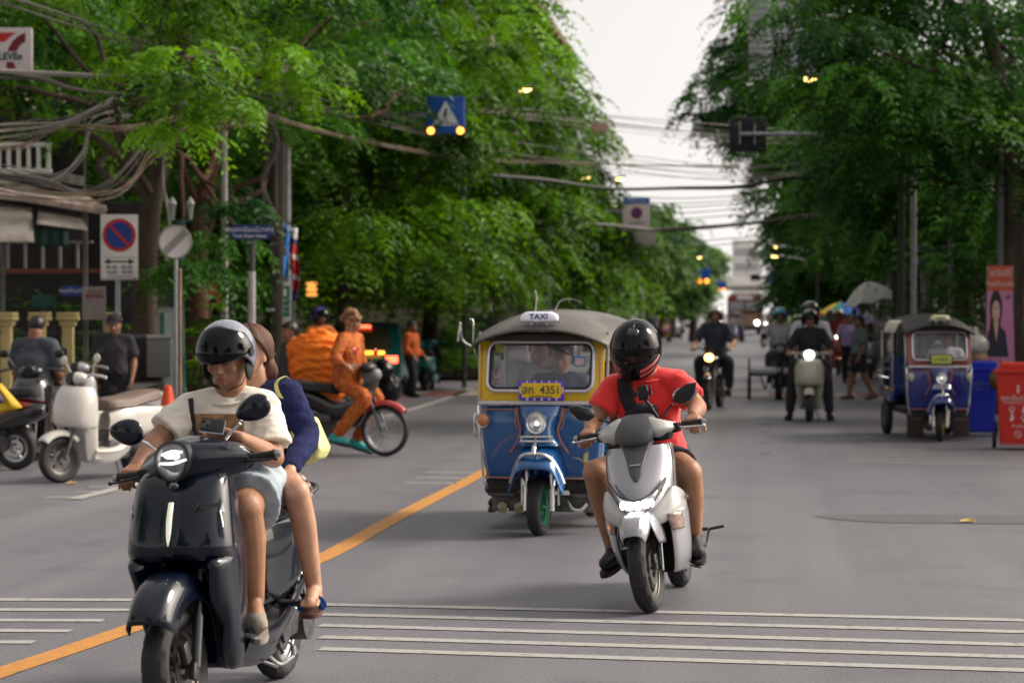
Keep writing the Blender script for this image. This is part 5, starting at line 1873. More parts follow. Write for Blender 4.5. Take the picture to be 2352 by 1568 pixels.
 if main:
  for x in (-.375, -.225):
   mb = MB().lathe([(.03, .04), (.052, .01), (.054, 0), (.047, -.012)], (x, -.85, .205), 22, 'Y')
   o = mb.build('fog_lamp', M_CHROME, t)
   MB().lathe([(.048, -.006), (.03, -.018), (.001, -.022)], (x, -.85, .205), 22, 'Y').build('lens', mat('fog_glass', (.42, .36, .20), .1, coat=1, noise=.5, nscale=40), o)
  mb = MB().tube([(.22, -.86, .26), (.26, -.88, .20), (.33, -.88, .19), (.38, -.86, .24)], .020, 10, smooth=3)
  mb.build('horn', M_CHROME, t)
  mb = MB()
  for k, (dx, dz) in enumerate(((-.06, .05), (.05, .03), (.02, .085))):
   mb.tube([(.40, -1.04, .56), (.40 + dx * .6, -1.09, .56 + dz), (.40 + dx * 1.8, -1.10, .57 + dz * 1.1)], [.012, .02, .003], 6, smooth=3, flat=(1, .3))
  mb.build('flower_garland', mat('garland', (.55, .55, .5), .6, col2=(.6, .5, .05), nscale=30), t)
 else:
  for sg in (-1, 1):
   MB().box((sg * .40, -.93, .20), (.30, .008, .30), bev=.002).build('mud_flap', mat('flap_rubber', (.035, .02, .018), .7), t)
 # rear: wheels, tub, mudguards
 for sg in (-1, 1):
  wheel(t, (sg * .56, 1.0, .255), .255, .15, M_STEEL, 5, 'rear_wheel', disc=False)
  mb = MB().box((sg * .555, .85, .62), (.13, 1.15, .22), bev=.03)
  mb.tube([(sg * .60, .30, .50), (sg * .625, .30, .72)], .018, 8)
  mb.build('side_panel', blue, t)
  MB().box((sg * .60, .272, .69), (.08, .012, .035)).build('side_stripe', M_ORLINE, t)
 mb = MB()
 mb.box((0, .45, .40), (1.0, 1.9, .08), bev=.01)
 mb.box((0, 1.42, .75), (1.1, .05, .65), bev=.01)
 mb.build('floor_pan', M_INT, t)
 mb = MB()
 mb.box((0, .95, .66), (.95, .42, .14), bev=.04)
 mb.box((0, 1.24, .92), (.95, .12, .50), (R(-8), 0, 0), bev=.04)
 mb.build('passenger_seat', mat('red_vinyl', (.12, .015, .012), .5) if main else mat('blue_vinyl', (.01, .03, .14), .5), t)
 mb = MB().box((0, -.25, .66), (.42, .34, .12), bev=.04); mb.box((0, .0, .86), (.42, .08, .3), bev=.03)
 mb.build('driver_seat', mat('black_vinyl', (.02, .02, .02), .5), t)
 mb = MB().tube([(-.30, -.80, 1.08), (-.1, -.83, 1.05), (.1, -.83, 1.05), (.30, -.80, 1.08)], .016, 8, smooth=3)
 mb.tube([(0, -.83, 1.05), (0, -.95, .85)], .02, 8)
 mb.build('handlebar', M_BLACK, t)
 # posts
 MDC = mat('dull_chrome', (.35, .35, .36), .3, metal=1)
 for sg in (-1, 1):
  MB().tube([(sg * .57, -.93, 1.06), (sg * .575, -.86, 1.62)], .014, 8).build('roof_post', MDC, t)
  MB().tube([(sg * .58, .32, .7), (sg * .585, .30, 1.64)], .016, 8).build('roof_post', MDC, t)
  MB().tube([(sg * .58, 1.40, .7), (sg * .585, 1.42, 1.64)], .016, 8).build('roof_post', MDC, t)
  MB().tube([(sg * .60, .32, .98), (sg * .60, 1.40, .98)], .012, 8).build('side_rail', MDC, t)
 # roof
 rows = []
 for y, w, zc, ze in ((-1.16, .60, 1.645, 1.52), (-1.02, .625, 1.70, 1.55), (-.70, .635, 1.775, 1.59), (-.1, .64, 1.80, 1.61), (.6, .645, 1.80, 1.615), (1.3, .64, 1.78, 1.60), (1.52, .60, 1.72, 1.58)):
  row = []
  for u in (-1, -.95, -.8, -.55, -.28, 0, .28, .55, .8, .95, 1):
   row.append((u * w, y + .06 * abs(u) ** 3, ze + (zc - ze) * (1 - abs(u) ** 2.3) - (.03 if abs(u) == 1 else 0)))
  rows.append(row)
 rf = MB().loft(rows, 3, 2).build('roof', roof, t, sharp=60); solid(rf, .018)
 mb = MB().tube([(u * .60, -1.165 + .06 * abs(u) ** 3, 1.515 + .125 * (1 - abs(u) ** 2.3)) for u in np.linspace(-1, 1, 21)], .011, 8)
 mb.build('roof_edge', M_BLACK if not main else mat('roof_welt', (.10, .09, .08), .6), rf)
 mb = MB().box((0, -.95, 1.585), (.96, .02, .07), bev=.005)
 mb.build('header_board', mat('header_dark', (.03, .028, .02), .6), t)
 MB().box((0, -1.012, 1.572), (1.04, .016, .052), bev=.004).build('header_strip', mat('header_dark', (.03, .028, .02)), t)
 # taxi sign
 sm = mat('sign_white', (.74, .74, .82), .3, emit=(.8, .8, 1), estr=.08) if main else mat('sign_cream', (.62, .60, .38), .35)
 rows = []
 for z, w, d in ((0, .165, .045), (.015, .170, .052), (.045, .162, .046), (.065, .13, .034), (.072, .10, .02)):
  rows.append([(w * math.copysign(abs(math.cos(a)) ** .5, math.cos(a)), d * math.copysign(abs(math.sin(a)) ** .7, math.sin(a)), z) for a in np.linspace(0, 2 * PI, 32, endpoint=False)])
 mb = MB().loft(rows, 3, 1, closed=True)
 mb.poly([rows[-1][i] for i in range(32)])
 sy, sz = -1.08, 1.71
 mb.xf(Matrix.Translation((0, sy, sz)))
 sgn = mb.build('roof_sign', sm, t, sharp=50)
 text('TAXI', .060, mat('navy_letters', (.01, .015, .12), .4) if main else M_TXT, sgn, (0, sy - .0545, sz + .032), rot=(R(82), 0, 0), depth=.001, bold=.0014, sx=1.25)
 mb = MB()
 mb.tube([(-.19, sy, sz - .012), (.19, sy, sz - .012)], .005, 6)
 for x in (-.07, .07): mb.box((x, sy, sz - .03), (.03, .03, .05))
 for sg in (-1, 1): mb.tube([(sg * .19, sy, sz - .015), (sg * .192, sy, sz + .015), (sg * .165, sy, sz + .015)], .004, 6)
 mb.build('sign_bracket', M_STEEL, sgn)
 if main:
  for x, pts in ((-.06, [(-.06, -.98, 1.70), (-.055, -.98, 1.80), (-.045, -.98, 1.90), (-.06, -.98, 1.955)]), (.09, [(.09, -.90, 1.74), (.12, -.90, 1.82), (.16, -.90, 1.87), (.24, -.90, 1.885), (.34, -.9, 1.86)])):
   mb = MB().tube(pts, [.012, .008, .006, .003] + ([.0025] if len(pts) > 4 else []), 8, smooth=3)
   mb.lathe([(.02, 0), (.012, .03), (.009, .05)], tuple(Vector(pts[0]) - Vector((0, 0, .01))), 12)
   mb.build('antenna', M_STEEL, t)
  # windscreen stickers
  def stick(x, z, w, h, m, nm='sticker'):
   y = yb + (yt - yb) * (z - 1.07) / .53 - .012
   MB().box((x, y, z), (w, .003, h), (R(10.6), 0, 0)).build(nm, m, t)
  stick(.345, 1.385, .10, .085, mat('sticker_blue', (.10, .28, .60), .4))
  stick(.345, 1.383, .076, .060, mat('sticker_pink', (.70, .50, .52), .4, noise=.2, nscale=40));
  stick(-.375, 1.49, .07, .075, mat('sticker_green', (.02, .10, .03), .4, col2=(.4, .4, .05), nscale=30))
  stick(-.385, 1.375, .06, .12, mat('sticker_faded', (.25, .30, .25), .5, noise=.3, nscale=20))
  for z in (1.30, 1.225):
   y = yb + (yt - yb) * (z - 1.07) / .53 - .014
   MB().lathe([(.001, 0), (.034, 0), (.034, .003)], (-.40, y, z), 18, 'Y').build('sticker', mat('round_sticker', (.06, .05, .10), .4, col2=(.5, .25, .18), nscale=45), t)
  # long side mirrors on the image-left side
  mb = MB()
  mb.tube([(-.58, -.95, 1.42), (-.60, -1.03, 1.50), (-.60, -1.05, 1.70), (-.63, -1.05, 1.72)], .009, 8, smooth=3)
  mb.tube([(-.60, -1.0, 1.50), (-.70, -1.02, 1.55), (-.72, -1.02, 1.70)], .009, 8, smooth=3)
  mb.box((-.73, -1.02, 1.62), (.022, .05, .16), (0, R(8), 0), bev=.008)
  mb.build('side_mirror', M_CHROME, t)
  mb = MB().tube([(-.575, -1.0, .98), (-.60, -1.0, .95), (-.60, -1.0, .80), (-.575, -1.0, .78)], .007, 6)
  mb.build('hand_rail', M_CHROME, t)
 elif strips:
  # striped canvas side awning and chrome side rails on the image-left side
  for k in range(4):
   x0 = -.70
   rows = []
   for i in range(6):
    q = i / 5
    rows.append([(-.60 - .13 * q, -.70 + .30 * k, 1.70 - .17 * q ** 2), (-.60 - .13 * q, -.45 + .30 * k, 1.70 - .17 * q ** 2)])
   solid(MB().grid(rows).build('canvas_strip', mat('cream_canvas', (.62, .60, .52), .7), t), .01)
  mb = MB()
  for z in (.98, 1.10, .86):
   mb.tube([(-.64, .30, z), (-.64, 1.35, z)], .012, 8)
  mb.build('chrome_rail', M_CHROME, t)
 return t
F1 = G(1239, 1229)
TTY = F1 + Vector((0, 0, 0))
# heading: the taxi points almost at the camera, slightly to image-left
tk_rz = R(-4.5)
tk_loc = F1 - (Matrix.Rotation(tk_rz, 3, 'Z') @ Vector((0, -1.0, 0)))
taxi = tuktuk((tk_loc.x, tk_loc.y, 0), tk_rz, 'blue and yellow three-wheeled taxi with grey canvas roof and white roof sign, just behind the silver scooter'.replace(', just behind the silver scooter', ''), M_TBLUE, M_TYEL, M_ROOF, 'สก  4351', mat('green_hub', (.01, .22, .10), .4, coat=1))
F2 = G(2158, 1013)
r2 = R(5)
l2 = F2 - (Matrix.Rotation(r2, 3, 'Z') @ Vector((0, -.95, 0)))
taxi2 = tuktuk((l2.x, l2.y, 0), r2, 'parked dark blue three-wheeled taxi with yellow front hub and black roof at the right', M_TDBLUE, M_TRED, M_BLKROOF, '1ก 8276', mat('yellow_hub', (.62, .36, .02), .4, coat=1), main=False, strips=True)
taxi.scale = (.84, .92, .925)
taxi2.scale = (.73, .90, .90)
# ================================================================ BUILDINGS BEHIND THE TREES
M_CONC = mat('concrete', (.26, .25, .23), .85, noise=.25, nscale=2.5, bump=.2, bscale=20)
M_CONCD = mat('weathered_concrete', (.13, .125, .12), .85, noise=.4, nscale=2)
M_WALLC = mat('cream_wall', (.42, .38, .31), .85, noise=.2, nscale=1.2)
M_WALLP = mat('pinkish_wall', (.50, .38, .36), .85, noise=.2, nscale=.8)
M_WALLW = mat('white_wall', (.82, .80, .77), .85, noise=.15, nscale=.7)  # white raised paler to stand in for haze on the far tower
M_DGLASS = mat('dark_window', (.02, .022, .025), .15, spec=.7)
M_TILE = mat('roof_tile', (.16, .07, .05), .8, noise=.3, nscale=8)
M_SHUT = mat('shutter', (.16, .17, .17), .6, noise=.3, nscale=4)
def building(x, y0, y1, side, h, m, label, floors=3, depth=7, roof=None, awn=None, winw=1.3, name='shophouse', wins=True):
 """row building with its street face at x; side -1 left of the road, 1 right"""
 t = thing(name, label, 'building', (x, (y0 + y1) / 2, 0))
 L = y1 - y0
 MB().box((side * depth / 2, 0, h / 2 + .05), (depth, L, h), bev=.03).build('wall', m, t)
 fh = h / floors
 n = max(2, int(L / 2.6))
 for f in range(floors if wins else 0):
  for i in range(n):
   yy = -L / 2 + L * (i + .5) / n
   if f == 0:
    o = MB().box((-side * .03, yy, 1.3), (.10, L / n * .8, 2.4), bev=.02).build('shopfront', M_DGLASS if i % 2 else M_SHUT, t)
   else:
    o = MB().box((-side * .02, yy, fh * f + fh * .52), (.08, winw, fh * .5), bev=.01).build('window', M_DGLASS, t)
    mb = MB().box((-side * .10, yy, fh * f + fh * .25), (.16, winw + .3, .08))
    mb.box((-side * .07, yy, fh * f + fh * .52), (.05, .05, fh * .5)); mb.box((-side * .07, yy, fh * f + fh * .79), (.06, winw + .1, .06))
    mb.build('frame', M_WALLW, o)
 for f in range(1, floors + 1):
  MB().box((-side * .18, 0, fh * f - .05), (.5, L + .1, .16), bev=.02).build('ledge', M_CONC, t)
 if roof:
  mb = MB()
  e = 1.2
  a = [(-side * e, -L / 2 - e, h), (side * (depth + e), -L / 2 - e, h), (side * (depth + e), L / 2 + e, h), (-side * e, L / 2 + e, h)]
  r0, r1 = (side * depth / 2, -L / 2 + 1.5, h + 1.8), (side * depth / 2, L / 2 - 1.5, h + 1.8)
  b = [(x_, y_, h - .18) for x_, y_, _ in a]
  mb.add(a + b + [r0, r1], [(0, 1, 8), (1, 2, 9, 8), (2, 3, 9), (3, 0, 8, 9), (0, 4, 5, 1), (1, 5, 6, 2), (2, 6, 7, 3), (3, 7, 4, 0), (4, 7, 6, 5)])
  mb.build('roof', roof, t)
 return t
building(-14.5, 34, 50, -1, 7.5, M_WALLC, 'old cream shophouse row hidden behind the left trees', 2)
building(-14.5, 52, 72, -1, 8.5, M_CONCD, 'weathered grey shophouses behind the broad drooping trees', 3)
building(-13.0, 78, 100, -1, 9.0, M_WALLP, 'pinkish shophouses seen between the left tree crowns', 3)
building(-11.8, 104, 128, -1, 9.3, M_WALLP, 'pale pink building beside the hanging sign boards', 3)
building(-11.5, 134, 170, -1, 7.5, M_WALLC, 'cream shophouses far along the left side', 3)
building(-11.5, 180, 250, -1, 8, M_WALLW, 'pale buildings at the far left end of the street', 3)
_t = P3(1196, 60, 62)
building(_t[0] - .35, 58, 68, -1, _t[2] + .1, M_WALLC, 'tall cream house whose tiled eave shows above the left trees', 4, 6, M_TILE, name='house')
building(10.5, 30, 48, 1, 8, M_CONCD, 'dark grey shophouses behind the nearest right tree', 3)
building(10.5, 50, 76, 1, 8.5, M_CONCD, 'dark shophouses behind the utility poles on the right', 3)
building(10.0, 80, 120, 1, 9, M_WALLC, 'cream shophouses behind the umbrellas on the right', 3)
building(9.5, 126, 220, 1, 9, M_WALLC, 'long cream row at the far right end of the street', 3)
building(7.5, 290, 310, 1, 11, M_WALLW, 'white office block at the end of the street right of centre', 5, 12, name='office_building', wins=False)
_c = D(1714, 600, 320)
t = thing('office_building', 'tall white tower closing the street under the sky gap', 'building', (_c.x, _c.y, 0))
MB().box((0, 0, 5.5), (3.6, 10, 11.0), bev=.05).build('wall', M_WALLW, t)  # distance haze put into the pale wall colour
for f in range(5):
 MB().box((0, -5.02, 1.6 + f * 1.95), (3.0, .1, .9)).build('window', mat('pale_window', (.45, .46, .47), .3), t)
building(-9, 330, 360, -1, 12, M_WALLW, 'pale apartment block beyond the footbridge on the left', 5, 14, name='apartment_building')
# footbridge
_a, _b = D(1585, 655, 250), D(1800, 655, 250)
t = thing('footbridge', 'concrete footbridge crossing the street far away', 'footbridge', ((_a.x + _b.x) / 2, _a.y, 0))
Wd = abs(_b.x - _a.x)
MB().box((0, 0, 4.05), (Wd, 2.2, .45), bev=.03).build('deck', M_CONC, t)
MB().box((0, -1.12, 4.75), (Wd, .08, .9), bev=.02).build('parapet', M_WALLW, t)
for sg in (-1, 1):
 MB().box((sg * (Wd / 2 - .3), 0, 1.95), (.5, .8, 3.8), bev=.03).build('pier', M_CONC, t)
MB().box((Wd * .36, -1.22, 5.1), (1.0, .1, .9)).build('blue_board', mat('board_blue', (.03, .14, .4), .5), t)
# ---- market stall and shop at the far left
def quad_sheet(name, pts, m, par, th=.01, sag=0.0, nx=8, ny=5):
 a, b, c, d = [Vector(p) for p in pts]
 rows = []
 for j in range(ny + 1):
  v = j / ny
  row = []
  for i in range(nx + 1):
   u = i / nx
   p = a.lerp(b, u).lerp(d.lerp(c, u), v)
   p.z -= sag * math.sin(PI * u) * v
   p.y += .02 * math.sin(u * 19)
   row.append(tuple(p))
  rows.append(row)
 o = MB().grid(rows).build(name, m, par)
 solid(o, th)
 return o
st = thing('shop_stall', 'low open shop with rusty awning roof under the tangled cables at the left edge', 'stall', (0, 0, 0))
dS = 30.0
def S3(px, py, d=dS): return D(px, py, d)
quad_sheet('awning_roof', [S3(-90, 395, 31.5), S3(200, 455, 33), S3(240, 482, 31.0), S3(-90, 438, 29.5)], mat('rusty_sheet', (.24, .18, .14), .7, col2=(.42, .38, .34), nscale=3, stretch=(1, 4, 1)), st, .03)
o = MB().tube([S3(-90, 436, 29.4), S3(60, 452, 29.9), S3(238, 482, 30.9)], .07, 6).build('roof_edge', mat('pale_fascia', (.46, .36, .31), .7, noise=.4, nscale=6), st)
quad_sheet('canvas_awning', [S3(-90, 452, 29.8), S3(72, 478, 30.4), S3(78, 556, 29.9), S3(-90, 556, 29.3)], mat('cream_canvas2', (.34, .31, .27), .8, noise=.15, nscale=5), st, .01)
quad_sheet('canvas_awning', [S3(88, 482, 30.5), S3(186, 500, 30.9), S3(202, 530, 30.5), S3(84, 515, 30.0)], mat('cream_canvas2', (.34, .31, .27)), st, .01)
quad_sheet('green_blind', [S3(80, 520, 31), S3(156, 532, 31.2), S3(156, 566, 31.2), S3(80, 566, 31)], mat('dark_green_blind', (.01, .06, .045), .6), st, .01)
o = MB().box(tuple(S3(60, 690, 33.5)), (3.6, .12, 2.7), bev=.02).build('back_wall', mat('dark_wall', (.035, .034, .036), .9, noise=.4, nscale=3), st)  # near-black mottled wall tone
for i in range(5):
 p = S3(18 + i * 40, 590, 32.4)
 mb = MB()
 mb.box((p.x, p.y, p.z), (.035, .04, .42)); mb.box((p.x + .10, p.y, p.z - .2), (.22, .04, .03)); mb.box((p.x + .10, p.y, p.z + .2), (.22, .04, .03))
 mb.build('window_frame', mat('grey_frame', (.28, .27, .27), .6), st)
for px in (5, 196):
 MB().tube([GD(px, 31, .1), S3(px, 470, 31)], .035, 8).build('post', M_CONCD, st)
MB().box(tuple(S3(60, 622, 32.2)), (2.6, .06, .06)).build('red_rail', mat('dull_red', (.2, .05, .03), .6), st)
b_ = S3(55, 362, 32)
o = thing('balcony_rail', 'white balustrade of an upper balcony behind the cable tangle', 'balcony', b_)
mb = MB().box((0, 0, .17), (.75, .07, .06), bev=.01); mb.box((0, 0, -.18), (.75, .07, .07), bev=.01); mb.build('rail', M_WALLW, o)
MB().box((-.5, .35, -.27), (2.2, .8, .12), bev=.01).build('balcony_slab', M_CONCD, o)
MB().box((-.5, .8, .6 - (b_.z + 1.2) / 2), (2.2, .12, b_.z + 1.2), bev=.01).build('wall', mat('dark_wall', (.035, .034, .036)), o)
for k in range(6):
 MB().box((-.34 + k * .135, 0, 0), (.05, .05, .3), bev=.008).build('baluster', M_WALLW, o)
# ---- cream garden fence
fn = thing('garden_fence', 'pale yellow pillars with dark iron railings behind the parked scooters', 'fence', (0, 0, 0))
M_YEL = mat('pale_yellow_render', (.60, .48, .22), .7, noise=.12, nscale=3)
fpx = [(-40, 30), (15, 30.3), (92, 30.7), (156, 31), (252, 31.6)]
pp = []
for px, d in fpx:
 p = GD(px, d, .12); pp.append(p)
 mb = MB()
 zt = 1.52
 mb.box((p.x, p.y, (zt + .12) / 2), (.13, .13, zt - .12), bev=.01)
 mb.box((p.x, p.y, .45), (.18, .18, .5), bev=.02)
 mb.box((p.x, p.y, zt - .02), (.18, .18, .06), bev=.01); mb.box((p.x, p.y, zt + .045), (.25, .25, .06), bev=.015); mb.box((p.x, p.y, zt + .10), (.24, .24, .04), bev=.01)
 mb.build('pillar', M_YEL, fn)
for a, b in zip(pp, pp[1:]):
 c = (a + b) / 2; L_ = (b - a).length - .2; ang = math.atan2(b.y - a.y, b.x - a.x)
 MB().box((c.x, c.y, .32), (L_, .10, .4), (0, 0, ang), bev=.01).build('base_wall', M_YEL, fn)
 mb = MB()
 for zz in (.8, 1.38): mb.box((c.x, c.y, zz), (L_, .03, .03), (0, 0, ang))
 nb = max(3, int(L_ / .09))
 for k in range(nb):
  q = a.lerp(b, (k + .5) / nb)
  mb.tube([(q.x, q.y, .72), (q.x, q.y, 1.46)], .008, 5)
 mb.build('railing', mat('dark_iron', (.012, .02, .016), .5), fn)
# ---- shrubs
def shrub(px, d, w, h, label, seed, m=None, z=.1, n=16, leaf=.07, group=None):
 p = GD(px, d, z)
 t = thing('shrub', label, 'shrub', p, group=group)
 E = [(0, 0, h * .55, w / 2, w / 2, h * .45)]
 cl = clumps_in(E, n, w * .22, seed, .2)
 V, tn = fronds(cl, 20, 6, w * .25, leaf, seed, .5)
 me = leaf_mesh('foliage', V, tn); me.materials.append(m or M_LEAF)
 link('foliage', me, t)
 mb = MB()
 for k in range(4):
  mb.tube([(0, 0, 0), tuple(Vector(cl[k][:3]) * .9)], .018, 6)
 mb.build('stem', M_BARK, t)
 return t
shrub(60, 32.5, 1.6, 1.9, 'green bush behind the yellow fence at the left edge', 51)
shrub(190, 32.5, 1.2, 1.7, 'leafy bush behind the fence left of the small open board', 52, M_LEAFD)
shrub(452, 31, .55, 1.25, 'bright green bush beside the green lamp post', 53, z=.3)
shrub(495, 30, .7, 1.75, 'tall light green bush left of the grey helmet', 54, leaf=.06)
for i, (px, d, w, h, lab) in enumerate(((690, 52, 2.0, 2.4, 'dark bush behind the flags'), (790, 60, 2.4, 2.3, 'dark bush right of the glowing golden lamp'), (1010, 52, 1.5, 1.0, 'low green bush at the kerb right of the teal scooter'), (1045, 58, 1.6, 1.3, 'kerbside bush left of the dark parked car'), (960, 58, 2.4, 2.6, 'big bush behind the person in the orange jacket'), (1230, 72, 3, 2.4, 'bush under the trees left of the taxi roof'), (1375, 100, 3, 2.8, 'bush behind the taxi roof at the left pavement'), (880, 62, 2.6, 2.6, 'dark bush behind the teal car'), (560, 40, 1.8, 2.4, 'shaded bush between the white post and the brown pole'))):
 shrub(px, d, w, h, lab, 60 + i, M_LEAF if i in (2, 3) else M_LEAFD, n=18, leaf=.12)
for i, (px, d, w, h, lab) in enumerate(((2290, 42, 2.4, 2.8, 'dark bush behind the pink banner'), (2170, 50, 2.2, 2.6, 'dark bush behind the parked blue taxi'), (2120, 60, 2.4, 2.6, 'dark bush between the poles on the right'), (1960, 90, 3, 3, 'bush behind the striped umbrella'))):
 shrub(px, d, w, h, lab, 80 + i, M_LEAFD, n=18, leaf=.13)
# second line of trees behind the first, and the trees of the street behind the camera
trs = {o['label']: o for o in COL.objects if o.get('category') == 'tree'}
def tr(k): return next(o for l_, o in trs.items() if k in l_)
def copyt(k, px, d, rz, sc, label):
 p = GD(px, d, .1)
 o = copy_tree(tr(k), p, rz, label, scale=sc); o['group'] = 'trees of the second line'
 return o
copyt('third in the left row', 200, 40, 2.0, 1.0, 'shaded tree behind the shop stall at the left edge')
copyt('second in the left row', 30, 36, 4.0, 1.05, 'tree over the convenience store sign')
copyt('hanging sprays', 620, 50, 1.2, .95, 'tree behind the dark utility pole and flags')
copyt('third in the left row', 430, 44, 5.2, 1.05, 'tree behind the red-brown trunk')
copyt('hanging sprays', 830, 64, 3.4, 1.1, 'tree deep behind the broad drooping tree')
copyt('leaning tree', 2330, 52, 2.6, 1.1, 'tree behind the pink banner at the right edge')
copyt('nearest tree on the right', 2130, 74, 2.2, 1.0, 'deeper tree behind the grey utility poles')
ORD = ('nearest', 'second', 'third', 'farthest')
for i, (x, y, k, rz) in enumerate(((-9.5, -6, 'hanging sprays', .5), (-10, -18, 'third in the left row', 1.6), (-9.5, -34, 'hanging sprays', 2.8), (8.5, -4, 'leaning tree', .4), (8.5, -16, 'nearest tree on the right', 3.3), (9, -32, 'leaning tree', 1.9), (-12, 6, 'third in the left row', 2.2), (10.5, 9, 'nearest tree on the right', .9))):
 o = copy_tree(tr(k), (x, y, .1), rz, '%s street tree on the %s pavement' % (('first bright hanging', 'broad drooping', 'farthest bright hanging', 'first dark leaning', 'wide dark', 'farthest dark leaning', 'drooping', 'dark wide-crowned')[i] + (' tree outside the view,' if False else ''), 'left' if x < 0 else 'right') + (' behind the photographer' if y < 0 else ' beside the photographer')); o['group'] = 'trees behind the photographer'
# ================================================================ SIGNS, POSTS, LAMPS
M_SIGNW = mat('sign_face', (.60, .56, .54), .5, noise=.06, nscale=5)
M_SIGNB = mat('sign_blue', (.004, .03, .20), .4)
M_SIGNR = mat('sign_red', (.42, .012, .010), .4)
M_POST = mat('galvanised_post', (.30, .30, .32), .5, metal=.5, noise=.2, nscale=6)
M_DPOST = mat('dark_post', (.045, .042, .04), .6)
M_LAMPY = glow('lit_street_lamp', (1.0, .66, .20), 4)
GREENP = mat('green_cast_iron', (.005, .055, .050), .4)
def face_rot(p, extra=0.0):
 """turn a sign towards the traffic coming along the street"""
 return math.atan2(p.x, p.y) * -1 + extra
def noparking(par, r, y, z=0.0, x=0.0):
 MB().disc((x, y, z), r, (0, -1, 0), 40).build('red_ring', M_SIGNR, par)
 MB().disc((x, y - .003, z), r * .80, (0, -1, 0), 40).build('blue_field', M_SIGNB, par)
 MB().box((x, y - .006, z), (r * 1.7, .002, r * .17), (0, R(48), 0)).build('red_bar', M_SIGNR, par)
def plate_sign(px, py, d, w, h, name, label, cat='sign', m=None, rz=None, th=.012, group=None):
 p = D(px, py, d)
 t = thing(name, label, cat, p, face_rot(p) if rz is None else rz, group)
 mb = MB().box((0, 0, 0), (w, th, h), bev=min(.02, th * .45)); mb.build('panel', m or M_SIGNW, t)
 return t, p
# no parking sign with hours
t, p = plate_sign(274, 568, 29.5, .415, .735, 'no_parking_sign', 'white plate with blue and red no parking disc and a double arrow', rz=R(10))
noparking(t, .185, -.010, .135)
mb = MB().box((0, -.009, -.235), (.385, .003, .245), bev=.001); mb.build('lower_panel', M_SIGNW, t)
mb = MB().box((0, -.0125, -.118), (.40, .004, .008)); mb.box((0, -.0125, -.355), (.40, .004, .008)); mb.build('panel_line', mat('sign_line', (.25, .23, .2), .6), t)
mb = MB().box((0, -.0135, -.160), (.24, .003, .018)); mb.poly([(-.175, -.0135, -.160), (-.105, -.0135, -.192), (-.105, -.0135, -.128)]); mb.poly([(.175, -.0135, -.160), (.105, -.0135, -.128), (.105, -.0135, -.192)])
mb.build('arrow', M_BLACK, t)
for i, s_ in enumerate(('06.00 - 09.00', '16.00 - 20.00')):
 text(s_, .056, M_BLACK, t, (0, -.0115, -.225 - i * .052), depth=.001, bold=.001)
text('เว้นวันหยุดราชการ', .036, M_BLACK, t, (0, -.0115, -.325), depth=.001)
MB().tube([(-.02, .03, .30), (-.02, .03, (.12 - p.z) / 1.09)], .030, 12).build('post', M_POST, t); t.scale = (1.09,) * 3
# round end-of-restriction sign
p = D(402, 556, 28)
t = thing('round_sign', 'round white sign with grey diagonal stripes on a thin grey post', 'sign', p, R(4))
MB().lathe([(.001, .006), (.178, .006), (.190, .004), (.195, 0), (.19, -.008), (.182, -.006), (.178, -.004), (.001, -.004)], (0, 0, 0), 48, 'Y').build('disc', M_SIGNW, t)
MB().lathe([(.178, -.011), (.196, -.009), (.198, .0), (.178, -.002)], (0, 0, 0), 48, 'Y', closed=True).build('rim', mat('sign_line', (.25, .23, .2)), t)
mb = MB()
for k in range(5):
 o = (k - 2) * .018
 L_ = 2 * math.sqrt(.176 ** 2 - o * o)
 mb.box((o * .7, -.007, -o * .7), (L_, .003, .007), (0, R(-45), 0))
mb.build('stripe', mat('sign_line2', (.10, .095, .09), .6), t)
MB().tube([(.005, .03, .1), (.005, .03, .12 - p.z)], .022, 10).build('post', M_POST, t)
MB().tube([(.05, .05, -.3), (.05, .05, .12 - p.z)], .018, 10).build('post', mat('rusty_post', (.30, .20, .14), .7, noise=.3), t)
# street name sign on a two-tone post
p = D(578, 533, 29)
t = thing('street_name_sign', 'blue arrow-shaped street name board with white lettering on a white and black post', 'sign', p, R(3))
w, h = .275, .088
mb = MB().prism([(-w * .80, -.008, -h), (w * .72, -.008, -h), (w, -.008, 0), (w * .72, -.008, h), (-w * .80, -.008, h), (-w, -.008, 0)], (0, .02, 0)); mb.build('arrow_board', mat('deep_blue', (.003, .025, .13), .4), t)
MWL = mat('white_letters', (.62, .62, .64), .5)
text('ตรอกเขียนนิวาสน์', .082, MWL, t, (-.02, -.011, .028), depth=.001)
text('Trok Khian Niwat', .056, MWL, t, (-.02, -.011, -.048), depth=.001, bold=.0005)
MB().box((0, 0, -.125), (.16, .014, .03), bev=.004).build('green_plate', mat('deep_green', (.003, .06, .035), .4), t)
text('เขตพระนคร', .026, MWL, t, (0, -.009, -.125), depth=.0006)
MB().tube([(0, .03, .08), (0, .03, -.48)], .035, 12).build('upper_post', M_DPOST, t)
MB().tube([(-.005, .03, -.47), (-.005, .03, .12 - p.z)], .046, 14).build('lower_post', mat('pale_post', (.34, .33, .33), .6, noise=.15), t)
